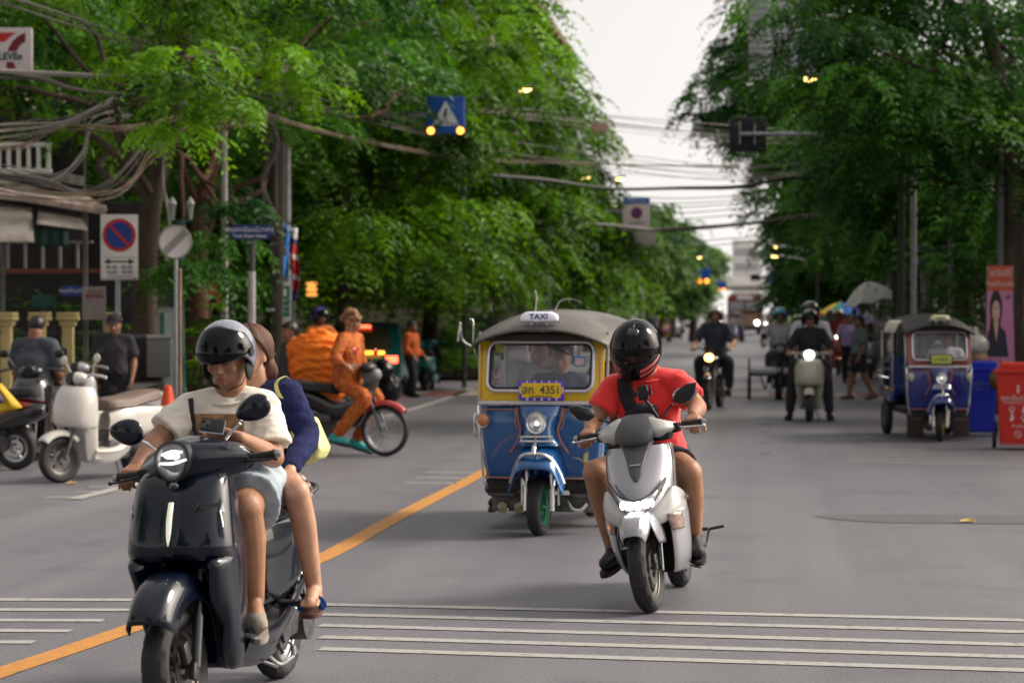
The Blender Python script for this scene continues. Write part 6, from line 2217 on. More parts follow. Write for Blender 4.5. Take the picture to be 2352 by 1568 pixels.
# crossing sign on a gantry arm with two lit amber lamps
p = D(1024, 265, 37)
t = thing('crossing_sign', 'blue square pedestrian crossing sign with two lit amber lamps on an overhead arm', 'sign', p, R(2))
s_ = .365; t_sc = .796
MB().box((0, 0, 0), (2 * s_, .06, 2 * s_), bev=.015).build('blue_panel', mat('crossing_blue', (.012, .09, .48), .4), t)
MB().tube([(-s_ * .95, -.033, -s_ * .95), (s_ * .95, -.033, -s_ * .95), (s_ * .95, -.033, s_ * .95), (-s_ * .95, -.033, s_ * .95)], .008, 4, closed=True).build('border', mat('border_blue', (.06, .14, .4), .5), t)
MB().poly([(-.265, -.036, -.20), (.265, -.036, -.20), (0, -.036, .285)]).build('white_triangle', mat('tri_white', (.78, .78, .80), .5), t)
mb = MB()
mb.ell((.01, -.040, .10), (.026, .004, .028), None, 12, 8)
mb.tube([(.0, -.040, .07), (-.01, -.040, -.02)], .024, 6, flat=(1, .3)); mb.tube([(-.01, -.04, -.02), (-.07, -.04, -.14)], .015, 6, flat=(1, .3)); mb.tube([(-.01, -.04, -.02), (.05, -.04, -.14)], .015, 6, flat=(1, .3))
mb.tube([(0, -.04, .06), (-.06, -.04, -.01)], .011, 6, flat=(1, .3)); mb.tube([(0, -.04, .06), (.055, -.04, .0)], .011, 6, flat=(1, .3))
for k in range(6): mb.box((-.20 + k * .08, -.039, -.155 - abs(k - 2.5) * .004), (.045, .003, .035), (0, R(25 if k < 3 else -25), 0))
mb.build('walking_figure', M_BLACK, t)
for sg in (-1, 1):
 o = MB().lathe([(.03, .08), (.075, .05), (.085, 0), (.078, -.02)], (sg * .285, -.045, -.30), 20, 'Y').build('lamp_housing', M_BLACK, t)
 MB().ell((sg * .285, -.055, -.30), (.072, .03, .072)).build('amber_lamp', glow('lit_amber_beacon', (1.0, .40, .05), 2.2), o)
mb = MB().tube([(-s_, .03, 0), (-1.3, .03, .0), (-3.05, .03, -.09), (-3.1, .03, -.15)], .045, 10, smooth=2)
mb.tube([(-s_, .03, .06), (-1.8, .03, .05)], .018, 8)
mb.build('gantry_arm', M_POST, t)
MB().tube([(-3.1, .03, .3), (-3.1, .03, (.13 - p.z) / .796)], .09, 12).build('gantry_post', M_POST, t)
t.scale = (.796,) * 3; p2 = (D(858, 247, 37) - p) / .796
MB().box(tuple(Matrix.Rotation(R(-2), 3, 'Z') @ p2), (.24, .2, .24), bev=.04).build('camera_box', M_WALLW, t)
# back of the same kind of sign over the right lanes
p = D(1718, 309, 41)
t = thing('sign_seen_from_behind', 'dark square back of an overhead sign on a grey arm at the right', 'sign', p, R(-2))
MB().box((0, 0, 0), (.74, .06, .70), bev=.015).build('back_panel', mat('dark_back', (.012, .012, .02), .6), t)
mb = MB()
for x in (-.16, .14): mb.box((x, -.05, .03), (.035, .03, .46))
mb.build('bracket', M_POST, t)
MB().tube([(-.16, -.09, .0), (1.0, -.09, -.01), (3.3, -.09, -.05)], .045, 10).build('gantry_arm', M_POST, t)
MB().tube([(3.3, -.09, .3), (3.3, -.09, (.13 - p.z) / .84)], .06, 12).build('gantry_post', M_POST, t); t.scale = (.84,) * 3
# corrugated board high on the right
p = D(1818, 62, 47)
t = thing('billboard', 'white corrugated back of a tall billboard above the right trees', 'billboard', p, R(-3))
rows = []
for i in range(60):
 z = -1.22 + i * .052
 y = .03 if i % 3 else -.02
 rows.append([(-1.0, y, z), (1.0, y, z)])
solid(MB().grid(rows).build('corrugated_sheet', mat('sheet_white', (.46, .45, .50), .5), t, sharp=20), .01)
MB().box((-.52, .0, .3), (.06, .07, 3.05)).build('frame_bar', mat('bar_white', (.6, .6, .64), .5), t)
MB().tube([(.95, .2, .2), (2.3, .2, .2), (2.4, .2, 0), (2.4, .2, (.13 - p.z) / .83)], .07, 12).build('mast', M_DPOST, t); t.scale = (.83,) * 3
# small no parking sign left
t, p = plate_sign(1145, 668, 62, .37, .70, 'no_parking_sign', 'small white plate with a no parking disc beyond the taxi roof', rz=R(6))
noparking(t, .155, -.010, .14)
text('08.00 - 20.00', .045, M_BLACK, t, (0, -.009, -.20))
MB().tube([(0, .03, .3), (0, .03, .12 - p.z)], .03, 10).build('post', M_POST, t)
# hanging board over the road
p = D(1462, 492, 64)
t = thing('hanging_board', 'hanging white board with blue header and no parking disc over the left lane', 'sign', p, R(5))
MB().box((0, 0, -.04), (.94, .05, .98), bev=.01).build('panel', M_SIGNW, t)
MB().box((0, -.03, .46), (.90, .03, .20), (0, R(-2), 0), bev=.005).build('blue_header', mat('header_blue', (.01, .12, .5), .4), t)
text('ห้ามจอดรถ', .15, MWL, t, (0, -.048, .46), depth=.002)
noparking(t, .20, -.030, .04)
text('ตลอดเวลา', .13, M_BLACK, t, (0, -.027, -.30), depth=.002);
MB().tube([(-.3, .05, .1), (-3.0, .05, .1)], .05, 8).build('arm', M_POST, t)
MB().tube([(-3.0, .05, .3), (-3.0, .05, (.13 - p.z) / .78)], .09, 10).build('post', M_POST, t); t.scale = (.78,) * 3
p = D(1482, 543, 95)
t, p = plate_sign(1482, 545, 66, .60, .43, 'shop_board', 'off-white shop board hanging just below the blue-headed board', m=mat('board_cream', (.55, .53, .47), .6), rz=R(4))
MB().tube([(-.4, .05, .2), (-3.2, .05, .2)], .04, 8).build('arm', M_POST, t)
t, p = plate_sign(1444, 578, 67, .5, .6, 'shop_board', 'white shop board with a blue mark behind the left tree branch', m=mat('board_white', (.66, .66, .68), .6), rz=R(14))
MB().box((.1, -.01, 0), (.05, .004, .4), (0, R(30), 0)).build('blue_mark', mat('cyan_mark', (.05, .3, .5), .5), t)
t, p = plate_sign(1378, 292, 64, .42, .30, 'shop_board', 'small pinkish board at the edge of the left canopy against the sky', m=mat('board_pink', (.40, .20, .18), .6), rz=R(8))
# green and white information sign, flags
t, p = plate_sign(655, 700, 33, .165, .62, 'information_sign', 'narrow green and white notice board on a white frame beside the flags', m=M_SIGNW, rz=R(5))
MB().box((.0, -.010, .05), (.125, .004, .42)).build('green_field', mat('notice_green', (.005, .17, .09), .4), t)
mb = MB().box((0, -.014, .17), (.04, .003, .10)); mb.build('pictogram', M_WHITE, t)
text('WC', .05, M_WHITE, t, (0, -.014, .06)); text('ห้องน้ำ', .045, M_WHITE, t, (0, -.014, -.02)); text('สาธารณะ', .036, M_WHITE, t, (0, -.014, -.09))
mb = MB()
for x in (-.085, .085): mb.tube([(x, 0, .38), (x - .01, 0, .12 - p.z)], .010, 6)
mb.tube([(-.085, 0, .38), (.085, 0, .38)], .010, 6); mb.build('frame', M_POST, t)
MB().box((-.05, -.01, -.42), (.06, .03, .13), bev=.005).build('orange_box', mat('orange_box', (.55, .25, .12), .5), t)
def flag(px, py0, py1, d, label, m, w=.09, seed=0):
 a, b = D(px, py0, d), D(px, py1, d)
 t = thing('flag', label, 'flag', a)
 L_ = a.z - b.z
 rows = []
 for i in range(15):
  q = i / 14
  ww = w * (.25 + .9 * math.sin(PI * min(1, q * .8 + .1)))
  row = []
  for k in range(9):
   u = k / 8 - .5
   row.append((u * ww + .02 * math.sin(q * 7 + seed) , .05 * math.sin(u * 9 + q * 5 + seed), -L_ * q - .06 * u * math.sin(q * 3)))
  rows.append(row)
 me = MB()
 n = len(m)
 for i in range(14):
  for k in range(8): pass
 me.grid(rows)
 if n > 1: me.m = [min(n - 1, (j // 8) * n // 14 if True else 0) for j in range(len(me.f))]
 o = me.build('cloth', list(m), t)
 solid(o, .004)
 MB().tube([(0, .02, .05), (-.02, .1, -1.9)], .008, 6).build('pole', M_POST, t)
 return t
flag(652, 515, 640, 33, 'furled plain blue flag left of the striped flag', [mat('flag_blue', (.01, .13, .42), .7)], .13, 1)
MR, MW_, MBl = mat('flag_red', (.38, .012, .02), .7), mat('flag_white', (.5, .48, .5), .7), mat('flag_navy', (.02, .02, .12), .7)
flag(676, 524, 690, 34, 'furled red, white and dark blue flag on the right of the blue one', [MW_, MBl, MR, MW_, MR, MR, MW_, MR, MBl, MBl], .12, 3)
# golden lamp
p = D(716, 664, 40)
t = thing('hanging_lamp', 'glowing golden fringed lamp hanging under the trees', 'lamp', p)
mb = MB()
for k in range(9):
 z = .11 - k * .027
 r_ = .09 + .02 * math.sin(k * 1.9)
 mb.lathe([(r_ * .8, z + .012), (r_, z), (r_ * .8, z - .012)], (0, 0, 0), 18)
mb.build('lamp_shade', glow('lit_gold_shade', (1.0, .40, .08), .75), t)
MB().tube([(0, 0, .1), (0, 0, 1.6)], .006, 5).build('cord', M_BLACK, t)
# posts and poles
def pole(px, d, ytop, r, label, m, name='utility_pole', taper=.75, group=None, lean=0.0, ybase=None):
 p = GD(px, d, .12)
 zt = D(px, ytop, d).z - p.z
 t = thing(name, label, 'pole', p, group=group)
 MB().tube([(0, 0, 0), (lean * .5, 0, zt * .5), (lean, 0, zt)], [r, r * (1 + taper) / 2, r * taper], 16).build('shaft', m, t)
 return t, p, zt
t, p, zt = pole(516, 31, 300, .052, 'grey concrete pole with stencilled numbers left of the street name sign', mat('pole_grey', (.30, .285, .27), .7, noise=.2, nscale=5))
for i, s_ in enumerate(('1', '1443', '5')): text(s_, .07, M_DPOST, t, (0, -.056, 1.35 + (2 - i) * .075))
t, p, zt = pole(630, 33, 330, .068, 'dark brown utility pole wound with conduit and cables', mat('dark_pole', (.04, .032, .027), .8, noise=.4, nscale=5, bump=.4))
mb = MB()
for k in range(5): mb.tube([(.06 + .02 * k, -.07, 0), (.08 + .012 * k, -.08, 1.4), (.07 + .02 * k, -.08, zt)], .011 + .004 * (k == 2), 6, smooth=2)
mb.build('conduit', mat('pale_conduit', (.11, .09, .07), .7), t)
for z, s_ in ((1.55, .05), (.95, .055), (2.6, .05)): MB().ell((-.02, -.09, z), (s_, .04, s_ * .6)).build('insulator', M_POST, t)
MB().box((0, -.02, 2.35), (.34, .10, .10), bev=.01).build('crossarm', M_DPOST, t)
for i, (px, d, yt, r, m_, lab) in enumerate((
 (2182, 44, 440, .07, mat('pole_pale', (.55, .54, .53), .6, noise=.15), 'pale round pole behind the parked blue taxi'),
 (2125, 52, 560, .11, mat('pole_pale', (.5, .5, .5)), 'thick grey pole carrying a blue-grey cabinet'),
 (2085, 58, 560, .10, M_CONCD, 'dark concrete pole left of the cabinet pole'),
 (2030, 66, 520, .12, M_CONC, 'concrete pole above the white umbrella'),
 (2055, 62, 470, .09, M_CONCD, 'thin dark pole right of the white umbrella'),
 (1990, 84, 600, .12, M_CONCD, 'far concrete pole left of the white umbrella'),
 (1938, 100, 560, .13, M_CONC, 'grey pole standing behind the striped umbrella'),
 (2298, 36, 330, .07, mat('pole_green_grey', (.11, .12, .12), .6), 'tall dark grey lamp pole behind the banner'),
 (1475, 100, 560, .13, M_CONC, 'concrete pole on the left beyond the taxi'),
 (1512, 130, 580, .13, M_CONCD, 'far dark pole on the left pavement'),
 (1400, 84, 600, .11, M_CONCD, 'shaded pole behind the taxi roof'),
 (1330, 78, 640, .07, M_CONC, 'short grey post behind the taxi antennas'))):
 t, p, zt = pole(px, d, yt, r, lab, m_)
 if i in (0, 1, 2, 3, 8):
  mb = MB()
  for k in range(4): mb.tube([(r * .8 * math.cos(k), -r - .01, 0), (r * 1.0 * math.cos(k + .4), -r - .02, zt * .5), (r * math.cos(k), -r, zt)], .012, 5, smooth=2)
  mb.build('cable_run', M_DPOST, t)
 if i == 1: MB().box((0, -.15, zt - .3), (.34, .22, .55), bev=.02).build('cabinet', mat('cabinet_grey', (.12, .16, .17), .5), t); MB().box((-.22, -.15, zt - .35), (.16, .15, .4), bev=.01).build('meter_box', M_WALLW, t)
 if i == 0: MB().box((.16, -.02, zt - .38), (.16, .14, .5), bev=.01).build('cabinet', M_DPOST, t)
 if i == 5: MB().box((-.05, -.15, zt - .02), (.30, .2, .42), bev=.02).build('cabinet', mat('box_pale', (.30, .31, .34), .5), t)
 if i == 3: MB().box((.25, -.15, zt - 1.2), (.3, .2, .35), bev=.02).build('cabinet', mat('cabinet_grey', (.12, .16, .17)), t)
 if i in (2, 4, 6, 8, 9):
  MB().box((0, -.05, zt - .25), (1.3, .09, .09), bev=.01).build('crossarm', M_DPOST, t)
# green cast-iron lamp post with two lanterns
p = GD(417, 29, .12)
t = thing('lamp_post', 'dark green fluted lamp post with lanterns, right of the round grey sign', 'street lamp', p)
zt = D(417, 505, 29).z - p.z
MB().lathe([(.10, 0), (.10, .12), (.075, .16), (.085, .22), (.06, .30), (.055, .55), (.066, .58), (.052, .62), (.045, .95), (.055, .98), (.042, 1.02), (.034, zt)], (0, 0, 0), 20).build('column', GREENP, t)
for sg in (-1, 1):
 o = MB().tube([(0, 0, zt - .1), (sg * .06, 0, zt - .02), (sg * .11, 0, zt)], .012, 6, smooth=3).build('bracket', GREENP, t)
 MB().lathe([(.02, 0), (.045, .18), (.055, .19), (.03, .24), (.004, .28)], (sg * .11, 0, zt), 8).build('lantern', mat('lantern_glass', (.25, .27, .24), .3), o)
# glazed notice cabinet in a green frame
p = GD(383, 29.5, .12)
t = thing('notice_cabinet', 'tall glazed notice board with green edge beside the green lamp post', 'notice board', p)
h = D(383, 706, 29.5).z - p.z
MB().box((0, 0, h / 2), (.20, .07, h), bev=.01).build('frame', M_POST, t)
MB().box((.03, -.04, h / 2 + .05), (.10, .01, h * .86)).build('glass_panel', mat('pale_green_glass', (.26, .38, .31), .15, col2=(.50, .60, .55), nscale=4), t)
MB().box((-.055, -.04, h / 2 + .05), (.05, .01, h * .86)).build('green_edge', mat('edge_green', (.01, .11, .05), .4, col2=(.1, .2, .12), nscale=9), t)
# convenience store sign (only its right part is in the picture)
p = D(12, 112, 29)
t = thing('shop_sign', 'white square shop sign with a red and orange numeral and green lettering, top left', 'sign', p, R(6))
s_ = .315
MB().box((0, .05, 0), (2 * s_, .12, .50), bev=.01).build('light_box', mat('sign_box', (.52, .46, .47), .5), t)
y = -.014
MB().poly([(-.22, y, .19), (.145, y, .19), (.10, y, .17), (.045, y, .125), (.0, y, .08), (-.22, y, .08)]).build('top_bar', mat('numeral_red', (.42, .008, .004), .4), t)
arc = [(.245, y, .19), (.16, y, .15), (.09, y, .085), (.045, y, .01), (.03, y, -.035), (.135, y, -.035), (.16, y, .01), (.195, y, .05), (.245, y, .085)]
MB().poly(arc).build('stem_top', mat('numeral_dark', (.13, .002, .008), .4), t)
MB().poly([(.015, y, -.16), (.105, y, -.16), (.13, y, -.245), (.02, y, -.245)]).build('stem_foot', mat('numeral_dark', (.13, .002, .008)), t)
text('7-ELEVEn', .118, mat('letter_green', (.004, .06, .03), .5), t, (-.01, y - .002, -.098), depth=.001, bold=.004, sx=.95)
text('®', .03, M_BLACK, t, (.165, y, -.18))
MB().tube([(-.3, .1, .2), (-.9, .1, .2), (-1.6, .3, .2)], .03, 8).build('bracket', M_DPOST, t)
MB().tube([(-.9, .1, .4), (-.9, .1, .12 - p.z)], .05, 8).build('post', M_DPOST, t)
# small blue plate and an 'open' board
t, p = plate_sign(165, 668, 31, .27, .125, 'small_blue_sign', 'small blue street plate with white letters above the yellow fence', m=mat('plate_blue', (.01, .05, .26), .4), rz=R(4))
text('ถนนข้าวสาร', .07, M_WHITE, t, (0, -.009, 0))
t, p = plate_sign(216, 696, 30.6, .30, .42, 'open_board', 'greyish board with red lettering leaning behind the fence pillars', m=mat('board_grey', (.27, .23, .21), .6, noise=.12), rz=R(4))
text('ร้านนวด', .06, mat('dark_red_letters', (.20, .02, .02), .5), t, (.02, -.009, .15)); text('OPEN', .085, mat('dark_red_letters', (.20, .02, .02)), t, (.02, -.009, .085), bold=.002)
MB().poly([(-.12, -.009, .09), (-.06, -.009, .13), (-.06, -.009, .05)]).build('arrow', mat('dark_red_letters', (.2, .02, .02)), t)
MB().tube([(-.1, .02, -.2), (-.1, .02, .1 - p.z)], .012, 6).build('leg', M_DPOST, t); MB().tube([(.1, .02, -.2), (.1, .02, .1 - p.z)], .012, 6).build('leg', M_DPOST, t)
t, p = plate_sign(100, 692, 32.2, .30, .16, 'green_notice', 'dark green notice board under the small blue plate', m=mat('green_notice', (.01, .07, .055), .5), rz=R(4))
# orange kiosk front
t, p = plate_sign(487, 672, 36, .26, .36, 'orange_board', 'bright orange arched board behind the grey concrete pole', m=mat('orange_board', (.62, .09, .015), .5), rz=R(0), th=.05)
MB().box((.02, -.03, -.10), (.10, .02, .14), bev=.03).build('arch', M_INT, t)
# lit street lamps
LAMPS = [(1205, 205, 45, 'lit street lamp on an arm in the left canopy, nearest of the lamps'), (1345, 407, 62, 'paired lit lamp left of the hanging board'), (1422, 410, 66, 'lit lamp just above the blue-headed hanging board'), (1570, 555, 110, 'far lit lamp over the dark green tree'), (1605, 591, 120, 'lit lamp between the far left trees'),
  (1865, 181, 36, 'lit lamp glimpsed through the upper right crown'), (1783, 566, 84, 'upper lit lamp at the right edge of the far sky'), (1780, 588, 86, 'lower lit lamp at the right edge of the far sky'), (1625, 619, 130, 'small far lit lamp in the left tree line')]
for i, (px, py, d, lab) in enumerate(LAMPS):
 p = D(px, py, d)
 t = thing('street_lamp', lab, 'street lamp', p)
 sg = -1 if px < 1700 else 1
 MB().box((0, 0, .03), (.36, .16, .07), (0, R(-14 * -sg), 0), bev=.025).build('lamp_head', M_POST, t)
 MB().ell((0, -.01, -.01), (.13, .075, .045)).build('lamp_glass', M_LAMPY, t)
 MB().tube([(sg * .15, 0, .02), (sg * 1.0, .6, -.12), (sg * 1.5, 3.0, -.35)], .03, 8, smooth=2).build('lamp_arm', M_POST, t)
 MB().tube([(sg * 1.5, 3, -.3), (sg * 1.5, 3, .13 - p.z)], .05, 8).build('lamp_post', M_DPOST, t)
# flashing amber pairs far down the road
for px, py, d, lab in ((1615, 645, 112, 'nearer pair of flashing amber lamps under a blue sign over the far road'), (1657, 665, 165, 'farther pair of flashing amber lamps over the road')):
 p = D(px, py, d)
 t = thing('flashing_beacon', lab, 'signal lamp', p)
 MB().box((0, 0, .33), (.7, .05, .5), bev=.01).build('blue_panel', mat('crossing_blue', (.01, .05, .26)), t)
 for sg in (-1, 1):
  MB().ell((sg * .17, -.05, 0), (.10, .05, .10)).build('amber_lamp', glow('lit_amber_far', (1.0, .24, .02), 3.0), t)
 MB().tube([(-.3, 0, .3), (-4.0, 0, .25)], .05, 8).build('arm', M_POST, t)
 MB().tube([(-4.0, 0, .4), (-4.0, 0, .13 - p.z)], .1, 8).build('post', M_POST, t)
p = D(1735, 637, 140)
t = thing('traffic_signal', 'dark traffic signal box on an arm from the right, far away', 'traffic light', p)
MB().box((0, 0, 0), (.55, .2, .35), bev=.02).build('signal_box', M_BLACK, t)
MB().tube([(.2, 0, 0), (3.2, 0, -.1)], .05, 8).build('arm', M_POST, t); MB().tube([(3.2, 0, .2), (3.2, 0, .13 - p.z)], .1, 8).build('post', M_POST, t)
# ================================================================ OVERHEAD CABLES
M_CAB = mat('grey_cable', (.075, .065, .06), .6)
M_CABP = mat('pale_cable', (.20, .18, .17), .6)
M_CABB = mat('black_cable', (.015, .015, .017), .6)
M_CABBR = mat('brown_cable', (.17, .105, .07), .6)
def cable(pts, r, m, label, group, sub=6, n=5):
 P = [D(*q) for q in pts]
 b = P[0]
 t = MB().tube([tuple(p - b) for p in P], r, n, smooth=sub).build('overhead_cable', m, loc=b)
 return tag(t, label, 'cable', group)
def bundle(pts, k, spread, r, m, label, group, seed=0, jig=2.0):
 r_ = random.Random(seed)
 dys = sorted(r_.uniform(-1, 1) * spread for _ in range(k))
 for i in range(k):
  lb = '%s strand: %s' % ('lowest' if i == k - 1 else ('highest', 'second', 'third', 'fourth', 'fifth', 'sixth', 'seventh', 'eighth')[i], label)
  dx, dy = r_.uniform(-1, 1) * spread, dys[i]
  cable([(x + r_.uniform(-jig, jig), y + dy * (1 + .6 * math.sin(j * 1.7 + i)) + r_.uniform(-jig, jig), d + dx * .01) for j, (x, y, d) in enumerate(pts)], r * r_.uniform(.7, 1.2), m if r_.random() < .7 else M_CAB, lb, group)
GX = 'cables strung across the street in front of the trees'
bundle([(390, 92, 31), (470, 115, 30), (700, 165, 33), (1000, 235, 41), (1330, 275, 48), (1700, 310, 54), (1960, 318, 58)], 7, 17, .008, M_CABP, 'thin grey cable running across the street behind the crossing sign level', GX, 1)
bundle([(400, 140, 31), (470, 165, 30), (640, 212, 31), (900, 275, 38), (1150, 340, 44), (1400, 372, 50), (1700, 392, 56), (1980, 370, 60)], 6, 16, .008, M_CAB, 'sagging grey cable crossing below the blue crossing sign', GX, 2)
bundle([(560, 248, 28), (800, 318, 35), (1100, 366, 43), (1450, 380, 52), (1700, 385, 58)], 3, 7, .009, M_CABBR, 'brownish cable sagging low across the middle of the street', GX, 3)
bundle([(1130, 405, 42), (1250, 416, 43), (1400, 434, 44), (1560, 434, 45), (1700, 432, 45), (1820, 410, 45), (1990, 420, 45)], 4, 2.5, .028, M_CABB, 'thick black cable bundle across the sky gap, upper', 'thick black cables across the sky gap', 4, 1)
bundle([(1310, 512, 56), (1400, 516, 57), (1500, 526, 58), (1600, 522, 58), (1720, 512, 58), (1850, 495, 57), (2000, 490, 56)], 4, 2.5, .034, M_CABB, 'thick black cable bundle across the sky gap, lower', 'thick black cables across the sky gap', 5, 1)
for i, y in enumerate((452, 462, 470, 482, 495, 548, 560)):
 cable([(1380, y - 4, 66), (1550, y + 4 + i, 67), (1700, y - 2, 67), (1900, y - 10, 66)], .012, M_CAB, '%s faint thin wire crossing the lower sky gap' % ('topmost', 'second', 'third', 'fourth', 'fifth', 'sixth', 'lowest')[i], 'faint wires in the sky gap')
GL = 'tangled cables at the upper left'
bundle([(-40, 162, 27.5), (120, 172, 28), (300, 176, 28.5), (420, 160, 28.8)], 5, 4, .013, M_CABP, 'pale cable in the taut bundle just under the shop sign', GL, 6, 1)
bundle([(-40, 180, 27.5), (90, 184, 28), (180, 208, 28.3), (330, 222, 28.7), (520, 258, 29), (640, 270, 30)], 4, 4, .008, M_CAB, 'thin cable drooping beneath the pale bundle', GL, 7)
bundle([(-40, -20, 27), (120, 40, 28), (330, 105, 30), (480, 150, 32)], 4, 14, .009, M_CAB, 'diagonal wire coming down from the top left corner', GL, 8)
bundle([(-40, 305, 27.5), (80, 296, 28), (160, 280, 28.3), (260, 236, 28.8), (330, 205, 29.5)], 9, 13, .007, M_CABP, 'pale cable sweeping up from the balcony to the dark trunk', GL, 9)
bundle([(-40, 340, 27.5), (60, 330, 28), (130, 290, 28.3), (300, 292, 28.8), (420, 270, 30)], 6, 12, .006, M_CABBR, 'brown cable looping past the white balcony rail', GL, 10)
bundle([(-40, 402, 28), (90, 412, 28.4), (180, 440, 28.8), (250, 420, 29), (300, 370, 29.3), (345, 310, 29.8), (385, 255, 30.3)], 9, 18, .007, M_CAB, 'grey cable in the heavy loop above the rusty awning', GL, 11, 5)
bundle([(-40, 388, 28), (60, 405, 28.4), (130, 412, 28.6), (190, 360, 28.9), (215, 290, 29.2), (300, 265, 29.8)], 7, 14, .006, M_CABP, 'pale cable hanging in a deep loop beside the dark trunk', GL, 12, 5)
bundle([(-40, 430, 28), (90, 445, 28.4), (230, 455, 28.8), (300, 425, 29.2), (360, 345, 30), (470, 290, 31), (620, 285, 33)], 8, 14, .007, M_CABBR, 'brown cable resting along the edge of the rusty awning', GL, 13, 5)
bundle([(600, 240, 33), (635, 330, 32.9), (600, 420, 32.8), (640, 520, 32.8)], 5, 10, .011, M_CAB, 'loose cable hanging down the dark brown utility pole', 'cables hanging on the dark pole', 14, 8)
bundle([(380, 330, 30.5), (372, 420, 30.4), (388, 500, 30.3), (380, 600, 30.3)], 4, 3, .010, M_CABP, 'pale cable hanging down beside the dark leaning trunk', 'cables hanging by the dark trunk', 15, 4)
bundle([(1980, 430, 74), (2080, 470, 62), (2150, 480, 56), (2290, 420, 48)], 6, 14, .014, M_CABB, 'dark cable slung between the poles at the right', 'cables between the right poles', 16, 5)
bundle([(2010, 470, 70), (2030, 560, 66), (2045, 650, 65)], 6, 6, .016, M_CAB, 'cable hanging down beside the poles above the white umbrella', 'cables hanging by the right poles', 17, 6)
# ================================================================ RIDERS OF THE TWO NEAR SCOOTERS
M_TEE = mat('cream_cotton', (.80, .73, .64), .85, sheen=.3, bump=.15, bscale=200)
M_DENIM = mat('faded_denim', (.22, .28, .35), .85, col2=(.42, .48, .53), nscale=9, bump=.3, bscale=220)
M_KNIT = mat('navy_knit', (.006, .012, .085), .9, bump=1.0, bscale=90, noise=.45, nscale=30, stretch=(3, 3, .4))
M_REDTEE = mat('red_cotton', (.86, .030, .030), .8, sheen=.3, bump=.1, bscale=200)
M_DKCLOTH = mat('dark_cloth', (.018, .018, .024), .85, bump=.2, bscale=150)
M_VISOR = mat('dark_visor', (.002, .002, .003), .05, spec=.35)
M_VISORC = mat('smoked_visor', (.01, .01, .012), .05, alpha=.34, spec=.5)
M_HGREY = mat('grey_helmet_paint', (.21, .225, .28), .2, coat=.8)
M_FOAM = mat('taupe_foam', (.24, .21, .18), .7)
def rider_a():
 g = rigA
 L = g.L
 J = dict(head=L(519, 818, .03), neck=L(531, 897, .11), shL=L(440, 935, .08), shR=L(609, 934, .10), elL=L(362, 1008, -.04), elR=L(628, 1050, .02),
   wrL=grip_wrist(g.gl), wrR=L(550, 1006, -.24), pel=L(545, 1100, .20), hipL=L(500, 1122, .16), hipR=L(596, 1114, .16),
   knL=L(455, 1180, -.20), knR=L(564, 1166, -.20), anL=L(470, 1375, -.06), anR=L(584, 1376, -.08), toL=L(470, 1445, -.22), toR=L(592, 1432, -.22))
 t = thing('person', 'rider in a cream T-shirt and grey helmet looking down at a phone', 'person', g.loc, rot=g.rot)
 HF = frame((-.10, -.94, -.33), (0, -.33, .94))
 hc = J['head']
 hands = {'L': dict(GRIP_HAND, side=1),
   'R': dict(d=Vector((-.92, -.25, .22)), back=(.05, -.85, -.45), side=-1, curl=(.30, .38, .42, .5), thumb=(.9, .25))}
 body(t, J, M_SKIN, .0068, 1.14, HF, hands, (True, True), face=True, hs=1.0)
 # T-shirt with the printed picture
 sh = shirt(t, J, M_TEE, .009, .76, fat=1.06, amp=.020, seed=3, flare=1.34)
 fwd_x = (J['shR'] - J['shL']).normalized()
 c = L(502, 990, -.02)
 # the print follows the cloth: project a small grid back onto the shirt surface
 me = sh.data
 from mathutils.bvhtree import BVHTree
 bv = BVHTree.FromPolygons([v.co.copy() for v in me.vertices], [tuple(p.vertices) for p in me.polygons])
 def onto(px, py, off=.005):
  o = g.I @ Vector((0, 0, CAM_H)); d = (g.I.to_3x3() @ ray(px, py)).normalized()
  h = bv.ray_cast(o, d)
  return h[0] - d * off if h[0] else None
 rows = []
 for j in range(13):
  row = []
  for i in range(15):
   p = onto(447 + (560 - 447) * i / 14, 950 + (1035 - 950) * j / 12)
   row.append(p if p is not None else (row[-1] if row else c))
  rows.append(row)
 if True:
  mb = MB().grid([[tuple(p) for p in r_] for r_ in rows])
  mb.build('shirt_print', mat('brown_print', (.10, .055, .03), .8, col2=(.50, .28, .13), nscale=22, ndetail=6), sh)
 # ribbed collar
 nk = Vector(J['neck'])
 mb = MB().tube([nk + Vector((.076 * math.sin(a) * 1.08, -.018 - .082 * math.cos(a), -.030 - .026 * math.cos(a))) for a in np.linspace(0, 2 * PI, 28, endpoint=False)], .0055, 8, closed=True)
 mb.build('collar', M_TEE, sh)
 so = shorts(t, J, M_DENIM, .010, .84, fat=1.16, amp=.018, seed=5, flare=1.40)
 mb = MB()
 r_ = [[onto2 for onto2 in ()]]
 pt = L(590, 1101, -.045)
 mb.box((pt.x, pt.y, pt.z), (.058, .004, .022), (R(-55), 0, R(12)), bev=.001)
 mb.build('yellow_tag', mat('yellow_patch', (.70, .42, .03), .6), so)
 # clog shoes
 for k in ('L', 'R'):
  an, to = J['an' + k], J['to' + k]
  o = shoe(t, an + Vector((0, -.01, -.03)), to, M_FOAM, mat('foam_sole', (.30, .27, .235), .7), 1.08, 'clog', high=-.012)
 # cross-body strap
 pts = [onto(443 + dx, y, .004) for dx, y in ((-2, 895), (-5, 915), (-4, 935), (-2, 955), (1, 975), (6, 990), (12, 1003))]
 pts = [p for p in pts if p is not None]
 if len(pts) > 3:
  MB().tube([tuple(p) for p in pts], .012, 8, smooth=2, flat=(1, .35)).build('bag_strap', M_BLACKM, t)
 hlm = open_helmet(t, hc, HF, M_HGREY, M_VISOR, rad=(.116, .134, .132), visor=(1, 74), s=.98)
 MB().ell(hc + HF @ Vector((0, .045, .0)), (.080, .06, .08)).build('hair', M_HAIR, t)
